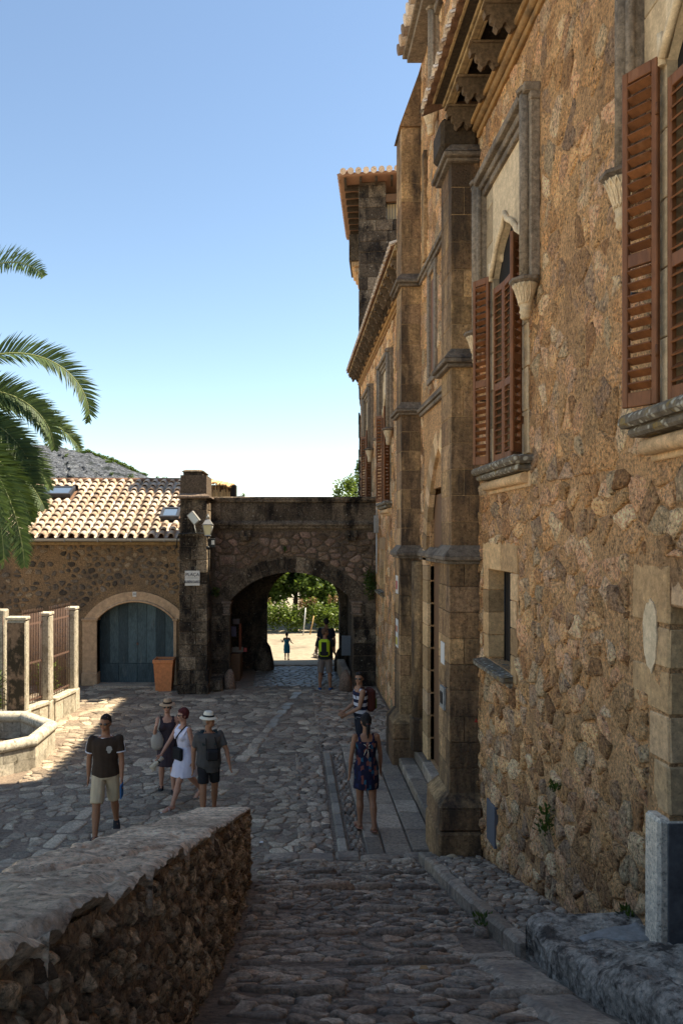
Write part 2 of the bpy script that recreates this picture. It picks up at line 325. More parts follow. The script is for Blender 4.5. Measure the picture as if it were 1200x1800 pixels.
M['concrete'] = surf('concrete', [(.25,.24,.22), (.33,.31,.28)], 0.9, 6, 0.25, 40, 0.5, 0.008)

# ------------------------------------------------------------------ irregular stones (clipped Voronoi cells)
def clip(poly, nx, ny, d):
    """keep nx*x+ny*y <= d"""
    out = []; n = len(poly)
    for i in range(n):
        a = poly[i]; b = poly[(i+1) % n]; da = nx*a[0]+ny*a[1]-d; db = nx*b[0]+ny*b[1]-d
        if da <= 0: out.append(a)
        if (da < 0 < db) or (db < 0 < da):
            t = da/(da-db); out.append((a[0]+(b[0]-a[0])*t, a[1]+(b[1]-a[1])*t))
    return out
def area(p):
    s = 0
    for i in range(len(p)): s += p[i-1][0]*p[i][1]-p[i][0]*p[i-1][1]
    return abs(s)/2
def centroid(p): return (sum(a[0] for a in p)/len(p), sum(a[1] for a in p)/len(p))
def cells(u0, u1, v0, v1, su, sv, jit=0.42, rng=None, brick=True, drop=0.0):
    rng = rng or R; nu = max(1, round((u1-u0)/su)); nv = max(1, round((v1-v0)/sv)); su = (u1-u0)/nu; sv = (v1-v0)/nv
    S = {}
    for j in range(-1, nv+1):
        for i in range(-2, nu+2):
            S[(i, j)] = (u0+(i+.5+(0.5 if (brick and j % 2) else 0)+rng.uniform(-jit, jit))*su, v0+(j+.5+rng.uniform(-jit, jit))*sv)
    if drop: S = {k_: v_ for k_, v_ in S.items() if rng.random() > drop}
    out = []
    for j in range(0, nv):
        for i in range(-1, nu+1):
            if (i, j) not in S: continue
            c = S[(i, j)]; p = [(c[0]-1.6*su, c[1]-1.6*sv), (c[0]+1.6*su, c[1]-1.6*sv), (c[0]+1.6*su, c[1]+1.6*sv), (c[0]-1.6*su, c[1]+1.6*sv)]
            for dj in (-2, -1, 0, 1, 2):
                for di in (-2, -1, 0, 1, 2):
                    if di == 0 and dj == 0: continue
                    q = S.get((i+di, j+dj))
                    if not q: continue
                    # metric scaled so that cells stay elongated
                    nx = (q[0]-c[0])/su**2; ny = (q[1]-c[1])/sv**2
                    d = (nx*(q[0]+c[0])+ny*(q[1]+c[1]))/2
                    p = clip(p, nx, ny, d)
                    if len(p) < 3: break
                if len(p) < 3: break
            if len(p) < 3: continue
            for nx, ny, d in ((-1, 0, -u0), (1, 0, u1), (0, -1, -v0), (0, 1, v1)):
                if len(p) >= 3: p = clip(p, nx, ny, d)
            if len(p) >= 3 and area(p) > 0.12*su*sv: out.append(p)
    return out
def cut_rects(ps, rects, amin=0.003):
    out = []
    for p in ps:
        ok = True
        for (a, b, c, d) in rects:
            if max(q[0] for q in p) <= a or min(q[0] for q in p) >= b or max(q[1] for q in p) <= c or min(q[1] for q in p) >= d: continue
            best = None
            for nx, ny, dd in ((1, 0, a), (-1, 0, -b), (0, 1, c), (0, -1, -d)):
                t = clip(p, nx, ny, dd)
                if len(t) >= 3 and (best is None or area(t) > area(best)): best = t
            if best is None or area(best) < amin: ok = False; break
            p = best
        if ok: out.append(p)
    return out
def chaikin(p, k=0.22):
    out = []
    for i in range(len(p)):
        a = p[i]; b = p[(i+1) % len(p)]
        L_ = math.hypot(b[0]-a[0], b[1]-a[1])
        if L_ < 1e-4: continue
        out.append((a[0]+(b[0]-a[0])*k, a[1]+(b[1]-a[1])*k)); out.append((b[0]-(b[0]-a[0])*k, b[1]-(b[1]-a[1])*k))
    return out
def stone(mb, poly, fn, gap=0.012, h=0.03, rng=None, base=-0.02, dome=0.75, tone=None, smooth=True, k=0.22, tilt=0.3, rough=0.07):
    """fn(u, v, w) -> 3D; w = height out of the surface"""
    rng = rng or R; c = centroid(poly); p = chaikin(poly, k)
    if len(p) < 3: return
    rm = sqrt(area(poly)/pi); s0 = max(0.35, 1-gap/rm)
    if rough: p = [(c[0]+(q[0]-c[0])*(m_:=1+rng.uniform(-rough, rough)), c[1]+(q[1]-c[1])*m_) for q in p]
    tx = rng.uniform(-tilt, tilt); ty = rng.uniform(-tilt, tilt)
    mb.tone = tone or (rng.random(), rng.random())
    def ring(s, w, j=0.0):
        r = []
        for q in p:
            u = c[0]+(q[0]-c[0])*s; v = c[1]+(q[1]-c[1])*s
            t = (tx*(q[0]-c[0])+ty*(q[1]-c[1]))/rm
            r.append(mb.vert(fn(u, v, w*(1+t*0.5)+rng.uniform(-j, j)*h)))
        return r
    hh = h*rng.uniform(0.65, 1.25)
    a = ring(s0, base); b = ring(s0*0.97, hh*0.55, 0.12); d = ring(s0*dome, hh, 0.16); e_ = ring(s0*dome*.5, hh*1.06, 0.16); n = len(p)
    for x, y in ((a, b), (b, d), (d, e_)):
        for i in range(n): mb.face([x[i], x[(i+1) % n], y[(i+1) % n], y[i]], smooth)
    cv = mb.vert(fn(c[0], c[1], hh*(1.05+rng.uniform(-.1, .1))))
    for i in range(n): mb.face([e_[i], e_[(i+1) % n], cv], smooth)
def lay(polys, fn, parent, mat, name, limit, key, gap, h, rest_name=None, **kw):
    """the `limit` pieces that show largest become parts, the rest one stuff part"""
    ranked = sorted(polys, key=key, reverse=True)
    for p in ranked[:limit]:
        mb = MB(); stone(mb, p, fn, gap, h, **kw); build(name, mb, mat, parent)
    if len(ranked) > limit:
        mb = MB()
        for p in ranked[limit:]: stone(mb, p, fn, gap, h, **kw)
        build(rest_name or ('small_'+name+'s'), mb, mat, parent, 'stuff')
CAMP = Vector((0, 0, 4.4))
def pxkey(fn, nrm=None):
    """approx. projected area of a polygon in px (of 1200x1800), 0 when out of frame"""
    def k(p):
        c = fn(*centroid(p), 0); 
        if c[1] < 0.5: return 0
        x = 510+1350*c[0]/c[1]; y = 940-1350*(c[2]-4.4)/c[1]
        inside = (-15 < x < 1215 and -15 < y < 1815)
        q = [fn(a, b, 0) for a, b in p]; s = [(1350*a[0]/max(.3, a[1]), 1350*(a[2]-4.4)/max(.3, a[1])) for a in q]
        return area(s)*(1 if inside else 0.001)
    return k

def ashlar(parent, mat, fn, u0, u1, v0, v1, row, blk, name='stone_block', thick=0.05, gap=0.006, bev=0.012, proud=0.012, holes=(), rows=None, jitw=0.25, join=False, rng=None):
    """courses of dressed blocks; fn(u, v, w). holes: rects cut out"""
    rng = rng or R; v = v0; i = 0; jm = MB()
    nr = max(1, round((v1-v0)/row)); hs = [rng.uniform(.85, 1.15) for _ in range(nr)]; k = (v1-v0)/sum(hs)
    for hgt in hs:
        hgt *= k; u = u0; n = max(1, round((u1-u0)/blk)); ws = [rng.uniform(1-jitw, 1+jitw) for _ in range(n)]
        if i % 2 and n > 1: ws[0] *= 0.5; ws.append(ws[1]*0.6)
        kk = (u1-u0)/sum(ws)
        for w in ws:
            w *= kk; rects = [(u, u+w, v, v+hgt)]
            for (a, b, c, d) in holes:
                nxt = []
                for (p, q, r_, s_) in rects:
                    if q <= a or p >= b or s_ <= c or r_ >= d: nxt.append((p, q, r_, s_)); continue
                    if p < a: nxt.append((p, a, r_, s_))
                    if q > b: nxt.append((b, q, r_, s_))
                    pa, qb = max(p, a), min(q, b)
                    if r_ < c: nxt.append((pa, qb, r_, c))
                    if s_ > d: nxt.append((pa, qb, d, s_))
                rects = nxt
            for (p, q, r_, s_) in rects:
                if q-p < 0.05 or s_-r_ < 0.05: continue
                mb = jm if join else MB(); mb.tone = (rng.random(), rng.random())
                pr = proud*rng.uniform(.4, 1.3)
                c = Vector(fn((p+q)/2, (r_+s_)/2, pr-thick/2)); o = Vector(fn(0, 0, 0))
                a_ = (Vector(fn(1, 0, 0))-o)*((q-p)/2-gap); b_ = (Vector(fn(0, 1, 0))-o)*((s_-r_)/2-gap); d_ = (Vector(fn(0, 0, 1))-o)*(thick/2)
                mb.obox(c, a_, b_, d_, bev, 0.003)
                if not join: build(name, mb, mat, parent)
            u += w
        v += hgt; i += 1
    if join: build(name+'s', jm, mat, parent, 'stuff')
# ------------------------------------------------------------------ ground
def ramp_z(y): return 0.26*(10.4-y)+.10*max(0, 6-y) if y < 10.4 else 0.0
def gz(x, y):
    if x > -0.5 and y < 10.4: return ramp_z(y)
    if y > 26: return max(-0.95, -0.135*(y-26))
    return 0.0
def nz(x, y, z=0, s=1.0): return noise.noise(Vector((x*s, y*s, z*s)))

mb = MB(); mb.tone = (.5, .5)
S_ = 1500; mb.poly([(-S_, -200, -6), (S_, -200, -6), (S_, 2500, -6), (-S_, 2500, -6)])
mb.poly([(-60, -30, -.06), (30, -30, -.06), (30, 26, -.06), (-60, 26, -.06)])
far_ground = build('ground', mb, M['ground_pale'], None, 'structure')
mb = MB(); mb.grid(110, 170, lambda a, b: (-14+16.5*a, 6+20*b, 0.012*nz(-14+16.5*a, 6+20*b, 0, 2.3)))
mb.tone = (.9, .9)
plaza = build('plaza', mb, M['dirt'], None, 'structure')
mb = MB(); mb.grid(40, 160, lambda a, b: (-0.75+3.3*a, -3+13.4*b, ramp_z(-3+13.4*b)+0.015*nz(a*3.3, b*13, 0, 3)+0.004))
path = build('ramp_path', mb, M['dirt'], None, 'structure')
mb = MB()
def sandz(x, y): return gz(x, max(y, 26))-0.02+0.05*nz(x, y, 0, .5)*min(1, max(0, (y-26)/2))
mb.grid(70, 70, lambda a, b: (-25+55*a, 26+40*b, sandz(-25+55*a, 26+40*b)))
sand = build('sandy_ground', mb, M['sand'], None, 'structure')

# cobbles of the plaza
gut = [(-0.02+0.0, 0)]
def strip(x0, y0, x1, y1): return (x0, y0, x1, y1)
STR = [(.22, 21.4, -1.1, 14.0), (-2.55, 17.3, -3.45, 10.2)]
def near_strip(u, v):
    for (x0, y0, x1, y1) in STR:
        if min(y0, y1) < v < max(y0, y1):
            t = (v-y0)/(y1-y0); x = x0+(x1-x0)*t
            if abs(u-x) < 0.15: return True
    return False
Rg = random.Random(11)
pz = lambda u, v, w: (u, v, w+0.012*nz(u, v, 0, 2.3))
polys = []
polys += cells(-9.5, 0.62, 8.9, 16.5, .19, .15, .48, Rg, drop=.25)
polys += cells(-9.5, 2.3, 16.5, 22.2, .23, .21, .48, Rg, drop=.2)
ex = [(-10, -4.85, 13.3, 16.6), (-10, -5.45, 16.4, 19.5), (-3.15, -2.2, 21.1, 23)]
polys = [p for p in cut_rects(polys, ex) if not near_strip(*centroid(p))]
polys = [p for p in polys if not (centroid(p)[1] < 16.5 and centroid(p)[0] > 0.6)]
polys = [p for p in polys if Rg.random() > 0.10+.35*max(0, nz(centroid(p)[0], centroid(p)[1], 4, .7))]
lay(polys, pz, plaza, M['cobble_far'], 'cobble', 300, pxkey(pz), .012, .015, 'small_cobbles', rng=Rg, dome=.86, base=-.02, k=.13, tilt=.9, rough=.12)
polys = cells(.84, 1.03, 10.5, 15.4, .1, .14, .3, Rg) + cells(.10, .62, 10.5, 15.4, .16, .2, .4, Rg)
polys += cells(0.6, 2.45, 15.5, 21.9, .24, .2, .42, Rg)
mb = MB()
for p in polys: stone(mb, p, pz, .012, .03, Rg, dome=.8)
build('setts', mb, M['cobble'], plaza, 'stuff')
polys = cells(-1.1, 1.55, 22.2, 25.6, .22, .2, .4, Rg); mb = MB()
for p in polys: stone(mb, p, pz, .012, .02, Rg, dome=.8)
build('polished_cobbles', mb, M['polished'], plaza, 'stuff')
for k, (x0, y0, x1, y1) in enumerate(STR):
    n = 17 if k == 0 else 13
    for i in range(n):
        t0 = i/n; t1 = (i+1)/n; a = Vector((x0+(x1-x0)*t0, y0+(y1-y0)*t0)); b = Vector((x0+(x1-x0)*t1, y0+(y1-y0)*t1)); d = (b-a).normalized(); q = Vector((-d.y, d.x))*Rg.uniform(.09, .16)
        if Rg.random() < (.12 if k == 0 else .3): continue
        a = a+q*Rg.uniform(-.25, .25); b = b+q*Rg.uniform(-.25, .25)
        a = a+d*.02; b = b-d*.02
        mb = MB(); stone(mb, [tuple(a+q), tuple(a-q), tuple(b-q), tuple(b+q)], pz, .005, .022, Rg, dome=.85, k=.14, tone=(Rg.uniform(.5, 1), Rg.uniform(.6, 1)))
        build('drain_stone', mb, M['polished' if k == 0 and i < 9 else 'cobble_far'], plaza)
# channel kerb, paving slabs and doorway steps
for i in range(10):
    y0 = 10.55+i*.48
    mb = MB(); mb.tone = (Rg.random(), Rg.random()); mb.box(.665, .80, y0+.01, y0+.47, -.03, .055+Rg.uniform(-.005, .008), .02); build('channel_stone', mb, M['polished'], plaza)
mb = MB(); mb.tone = (.3, .4); mb.box(.62, .95, 10.30, 10.54, -.03, .07, .03); build('channel_stone', mb, M['slab'], plaza)
mb = MB(); mb.tone = (.2, .4); mb.box(-.1, .60, 10.25, 10.52, -.03, .05, .03); build('channel_stone', mb, M['slab'], plaza)
mb = MB(); mb.tone = (.4, .6); mb.box(.66, 1.04, 15.36, 15.5, -.03, .05, .02); build('channel_stone', mb, M['slab'], plaza)
for (xa, xb, st) in ((1.06, 1.30, .62), (1.315, 1.68, .55), (1.695, 2.04, .68)):
    y = 10.42 + (0.2 if xa > 1.5 else 0)
    while y < 15.6:
        L_ = st*Rg.uniform(.75, 1.2); e = min(y+L_, 15.75)
        mb = MB(); mb.tone = (Rg.random(), Rg.random()); mb.box(xa, xb-.012, y, e-.014, -.03, .05+Rg.uniform(-.006, .008), .012); build('paving_slab', mb, M['slab'], plaza); y = e
steps = thing('entrance_steps', 'two low grey stone steps running between the two buttresses', 'steps', (2.25, 12.6, 0))
for (xa, xb, z0, z1, ya, yb, n) in ((2.05, 2.33, 0, .19, 10.86, 14.9, 5), (2.335, 2.7, 0, .38, 11.0, 14.5, 4)):
    for i in range(n):
        a = ya+(yb-ya)*i/n; b = ya+(yb-ya)*(i+1)/n
        mb = MB(); mb.tone = (Rg.random(), Rg.random()); mb.box(xa, xb, a+.004, b-.004, z0, z1+Rg.uniform(-.004, .004), .018); build('step_stone', mb, M['slab'], steps)
# ramp cobbles: transverse step stones every 0.9 m, small cobbles between
pr_ = lambda u, v, w: (u, v, ramp_z(v)+w+0.004+0.015*nz((u+.75), (v+3), 0, 1))
polys = []; edges = [10.15, 9.3, 8.35, 7.3, 6.45, 5.45, 4.5, 3.5]
for i in range(len(edges)-1):
    hi, lo = edges[i], edges[i+1]
    sz = .10 if i < 4 else .13
    polys += cells(-.42 if hi < 8.9 else -.5, 1.66 if lo > 5.6 else 1.38, lo+.09, hi-.05, sz*1.25, sz*.8, .48, Rg, drop=.2)
polys = [p for p in polys if Rg.random() > .05 and not (centroid(p)[0] < -.42+.25*abs(nz(0, centroid(p)[1]*2)) )]
lay(polys, pr_, path, M['cobble'], 'cobble', 300, pxkey(pr_), .010, .022, 'small_cobbles', rng=Rg, dome=.78, base=-.03, k=.15, tilt=.9, rough=.10)
for e in edges:
    x = -.40
    while x < 1.6:
        w = Rg.uniform(.28, .6); x2 = min(x+w, 1.66)
        if Rg.random() < .82:
            mb = MB(); j = Rg.uniform(-.03, .03)
            stone(mb, [(x, e-.04+j), (x2, e-.04+j*2), (x2, e+.06+j), (x, e+.06+j)], pr_, .008, .055, Rg, dome=.8, k=.16, tone=(Rg.random(), Rg.random()))
            build('step_edge_stone', mb, M['cobble'], path)
        x = x2+.01
# big flat threshold stones at the foot of the ramp
for (a, b, c, d) in ((-.4, .15, 10.2, 10.42), (.9, 1.5, 10.2, 10.38), (1.5, 2.2, 10.25, 10.45)):
    mb = MB(); stone(mb, [(a, c), (b, c+.02), (b-.03, d+.04), (a+.04, d)], lambda u, v, w: (u, v, w+.05), .01, .03, Rg, dome=.9, k=.14, tone=(.3, .5)); build('threshold_stone', mb, M['slab'], path)
# kerb and raised side pavement
side = None
mb = MB(); mb.grid(8, 60, lambda a, b: (1.8+.75*a, 5.5+4.75*b, ramp_z(5.5+4.75*b)+.105+.01*nz(a, b*20)))
side = build('side_pavement', mb, M['dirt'], None, 'structure')
y = 5.7
while y < 10.1:
    L_ = Rg.uniform(.38, .7); e = min(y+L_, 10.15); zc = ramp_z((y+e)/2)
    mb = MB(); mb.tone = (Rg.random(), Rg.random())
    mb.obox(((1.755), (y+e)/2, zc+.02), (.07, 0, 0), (0, (e-y)/2-.008, -.26*((e-y)/2-.008)), (0, .02, .125+Rg.uniform(-.01, .01)), .03, .008)
    build('kerb_stone', mb, M['slab'], side); y = e
pp = lambda u, v, w: (u, v, ramp_z(v)+.108+w)
polys = cells(1.84, 2.46, 5.7, 9.95, .12, .15, .4, Rg); mb = MB()
lay(polys, pp, side, M['cobble'], 'cobble', 120, pxkey(pp), .008, .022, 'small_cobbles', rng=Rg, dome=.85)
# weeds between kerb and path
def weed(x, y, z, r, n, mat, name='weed', up=0.5, parent=None, L0=.05, seed=0, wid=.25):
    rg = random.Random(seed); mb = MB()
    for i in range(n):
        a = rg.uniform(0, 2*pi); rr = r*sqrt(rg.random()); p = Vector((x+rr*cos(a), y+rr*sin(a), z+rg.uniform(0, r*up)))
        L_ = L0*rg.uniform(.6, 1.3); d = Vector((cos(a)*rg.random(), sin(a)*rg.random(), rg.uniform(.2, 1))).normalized()*L_; q = Vector((-d.y, d.x, rg.uniform(-.2, .2)*L_)).normalized()*L_*wid
        mb.tone = (rg.random(), .5); mb.poly([p, p+d*.5+q, p+d, p+d*.5-q])
    return mb

# ------------------------------------------------------------------ palace on the right
palace = thing('palace', 'tall brown rubble stone palace with gothic windows and brown shutters on the right', 'building', (2.5, 14, 0))
PW = 2.5
HOLES = []                   # (y0, y1, z0, z1)
WC = [4.47, 8.80, 19.7, 24.1]
for c in WC: HOLES.append((c-.6, c+.6, 5.23, 8.2))
SW = [(8.66, 9.66, 2.84, 3.97), (20.4, 21.2, 2.9, 4.0)]
HOLES += SW
HOLES.append((3.3, 5.07, 1.2, 3.93))
HOLES.append((11.7, 13.7, .38, 5.2))
HOLES.append((13.2, 13.65, 7.3, 8.9))
def wall_sheet(y0, y1, z0, z1, holes, name, parent):
    ys = sorted(set([y0, y1]+[v for h in holes for v in h[:2] if y0 < v < y1])); zs = sorted(set([z0, z1]+[v for h in holes for v in h[2:] if z0 < v < z1]))
    mb = MB(); mb.tone = (.5, .5)
    for i in range(len(ys)-1):
        for j in range(len(zs)-1):
            cy, cz = (ys[i]+ys[i+1])/2, (zs[j]+zs[j+1])/2
            if any(h[0] < cy < h[1] and h[2] < cz < h[3] for h in holes): continue
            a, b, c, d = ys[i], ys[i+1], zs[j], zs[j+1]
            nu = max(1, int((b-a)/.06)) if 4 < b < 11 else max(1, int((b-a)/.5)); nv = max(1, int((d-c)/.06)) if 4 < b < 11 else max(1, int((d-c)/.5))
            def f(s, t):
                yy = a+(b-a)*s; zz = c+(d-c)*t
                e = 0 if (s in (0, 1) or t in (0, 1)) else 1
                return (PW+e*(0.014*nz(yy, zz, 3, 3.5)+.010*nz(yy, zz, 7, 11))-.004*e, yy, zz)
            mb.grid(nu, nv, f)
    for (a, b, c, d) in holes:
        a2, b2, c2, d2 = max(a, y0), min(b, y1), max(c, z0), min(d, z1)
        x2 = PW+.45
        mb.poly([(PW, a2, c2), (PW, a2, d2), (x2, a2, d2), (x2, a2, c2)]); mb.poly([(PW, b2, c2), (PW, b2, d2), (x2, b2, d2), (x2, b2, c2)])
        mb.poly([(PW, a2, d2), (PW, b2, d2), (x2, b2, d2), (x2, a2, d2)]); mb.poly([(PW, a2, c2), (PW, b2, c2), (x2, b2, c2), (x2, a2, c2)])
    return build(name, mb, M['wall_mortar'], parent)
wall = wall_sheet(-1.0, 27.3, -1.0, 9.85, HOLES, 'wall', palace)
upper = wall_sheet(10.83, 15.4, 9.85, 13.4, [(11.4, 12.7, 9.9, 12.6)], 'upper_wall', palace)
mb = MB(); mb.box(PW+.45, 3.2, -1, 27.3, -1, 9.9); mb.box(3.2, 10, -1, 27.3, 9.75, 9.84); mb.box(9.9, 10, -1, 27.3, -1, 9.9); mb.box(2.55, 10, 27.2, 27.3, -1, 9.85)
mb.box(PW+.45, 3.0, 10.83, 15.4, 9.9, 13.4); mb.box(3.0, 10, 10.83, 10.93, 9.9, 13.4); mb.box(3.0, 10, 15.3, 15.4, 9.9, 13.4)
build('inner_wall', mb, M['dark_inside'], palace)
wfn = lambda u, v, w: (PW-w, u, v)
# exclusion zones for rubble
EX = [(c-1.17, c+1.17, 6.9, 8.98) for c in WC] + [(c-.78, c+.78, 5.0, 7.0) for c in WC] + [(c-.85, c+.85, 4.9, 5.25) for c in WC]
EX += [(a-.28, b+.18, c-.12, d+.3) for a, b, c, d in SW]
EX += [(3.0, 5.66, 3.3, 4.25), (3.0, 5.35, 1.0, 3.93), (10.13, 10.86, -1, 9.9), (14.68, 15.42, -1, 13.4), (11.2, 14.35, 0, 6.9), (13.1, 13.75, 7.2, 9.0)]
Rw = random.Random(5)
def above_ramp(p): return min(q[1] for q in p) > (ramp_z(centroid(p)[0])-.05)
polys = []
polys += cells(4.75, 10.15, 1.0, 4.9, .20, .16, .49, Rw, drop=.30)
polys += cells(5.0, 10.15, 0.0, 1.0, .20, .16, .49, Rw, drop=.30)
polys += cells(4.75, 10.15, 4.9, 9.7, .21, .21, .49, Rw, drop=.30)
polys += cells(10.83, 14.7, 4.0, 13.3, .3, .3, .45, Rw)
farp = cells(15.4, 27.2, 0.05, 9.65, .34, .3, .45, Rw)
polys = [p for p in cut_rects(polys, EX) if above_ramp(p) and Rw.random() > (.12 if centroid(p)[1] > 3.2 else .05)]; farp = cut_rects(farp, EX)
kf = pxkey(wfn)
ranked = sorted(polys, key=kf, reverse=True)
def hgt(p):
    c = centroid(p); return .032 if c[1] < 3.0 else (.024 if c[1] < 5.2 else .013)
rest = MB()
for i, p in enumerate(ranked):
    m_ = MB() if i < 300 else rest
    stone(m_, p, wfn, .012, hgt(p)*.9, Rw, base=-.03, dome=.86, k=Rw.uniform(.06, .16), tilt=1.2, rough=.12)
    if i < 300: build('stone', m_, M['wall_stone'], wall)
for p in farp: stone(rest, p, wfn, .02, .02, Rw, base=-.03, dome=.8)
build('small_stones', rest, M['wall_stone'], wall, 'stuff')

# cornice under the eaves
for (a, b) in ((-1, 10.12), (15.44, 27.3)):
    mb = MB(); mb.tone = (.4, .6); mb.box(PW-.05, PW, a, b, 9.62, 9.70, .01); build('cornice', mb, M['ochre_mould'], palace)
    mb = MB(); mb.tone = (.8, .7); mb.tube([(PW-.06, a, 9.745), (PW-.06, b, 9.745)], .05, 8); build('cornice', mb, M['ochre_mould'], palace)
    mb = MB(); mb.tone = (.6, .7); mb.box(PW-.13, PW, a, b, 9.80, 9.87, .012); build('cornice', mb, M['ochre_mould'], palace)

# windows ------------------------------------------------------------
def drop_profile(mb, yc, z0, z1, sgn):
    mb.tone = (.5, .5); mb.box(PW-.10, PW, yc-.10, yc+.10, z0, z1, .01)
    mb.tube([(PW-.13, yc, z0), (PW-.13, yc, z1-.05)], .055, 8); mb.tube([(PW-.11, yc-sgn*.085, z0), (PW-.11, yc-sgn*.085, z1-.12)], .035, 6); mb.lathe((PW-.12, yc, z1-.06), [(.085, 0), (.10, .03), (.07, .07)], 8)
def corbel(parent, yc, zt, s=1.0, far=False):
    mb = MB(); mb.tone = (.7, .7); c = (PW-.12*s, yc, 0)
    prof = [(.0, -.42), (.035, -.42), (.055, -.395), (.05, -.36), (.065, -.345), (.06, -.325), (.055, -.31), (.075, -.22), (.12, -.09), (.125, -.07)]
    mb.lathe((c[0], yc, zt), [(r*s, z*s) for r, z in prof], 12 if not far else 8)
    o = build('corbel', mb, M['pale_stone'], parent)
    mb = MB(); mb.tone = (.2, .4); mb.lathe((c[0], yc, zt), [(.125*s, -.07*s), (.165*s, -.045*s), (.165*s, -.02*s), (.11*s, .0), (.09*s, .01)], 8, False, a0=pi/8); build('corbel_cap', mb, M['grey_mould'], parent)
    if not far:
        mb = MB()
        for k in range(9):
            a = pi/2+pi*(k/8); mb.tone = (.9, .9)
            d = Vector((cos(a), sin(a), 0)); t = Vector((-sin(a), cos(a), 0)); o_ = Vector((c[0], yc, zt))
            pts = []
            for q in range(9):
                th = pi*q/8; w = sin(th)*.024*s if q < 5 else .024*s*sin(th)
                zz = -.27+.20*(q/8); rr = .066+.065*((q/8)**1.6); pts.append((zz, rr, w))
            for sg in (-1, 1):
                mb.tube([o_+d*(rr*s)+t*(sg*w)+Vector((0, 0, zz*s)) for zz, rr, w in pts], .0065*s, 4)
        build('carved_leaves', mb, M['pale_stone'], parent)
def shutter_leaf(parent, p0, p1, z0, z1, slats=True, join=False):
    """leaf from hinge p0=(x,y) to tip p1"""
    a = Vector((p0[0], p0[1], 0)); b = Vector((p1[0], p1[1], 0)); d = (b-a); W_ = d.length; d.normalize(); n = Vector((-d.y, d.x, 0)); t = .02; Z = Vector((0, 0, 1)); fr = .045
    mb = MB(); mb.tone = (.5, .5); zm = (z0+z1)/2-.15
    mid = a+d*(W_/2)
    for pos in (fr/2, W_-fr/2): mb.obox(a+d*pos+Z*((z0+z1)/2), d*(fr/2), n*t, Z*((z1-z0)/2), .006)
    for zz, hh in ((z0+.05, .05), (z1-.04, .04), (zm, .045)): mb.obox(mid+Z*zz, d*(W_/2-fr), n*(t*.9), Z*hh, .004)
    mb.tone = (.3, .3)
    for zz in (z0+.35, z1-.35): mb.tube([a+n*t+Z*(zz-.04), a+n*t+Z*(zz+.04)], .012, 6)
    o = build('shutter', mb, M['shutter'], parent)
    n_s = max(8, int((z1-z0)/.085)); js = MB()
    for (lo, hi) in ((z0+.10, zm-.045), (zm+.045, z1-.08)):
        k = max(2, round((hi-lo)/.083))
        for i in range(k):
            zz = lo+(hi-lo)*(i+.5)/k; m_ = js if join else MB(); m_.tone = (R.random(), R.uniform(.4, .7))
            m_.obox(mid+Z*zz, d*(W_/2-fr-.001), (n*.7+Z*.5).normalized()*.032*(-1), (Z*.7-n*.5).normalized()*.006)
            if not join: build('slat', m_, M['shutter'], o)
    if join: build('slats', js, M['shutter'], o, 'stuff')
    return o
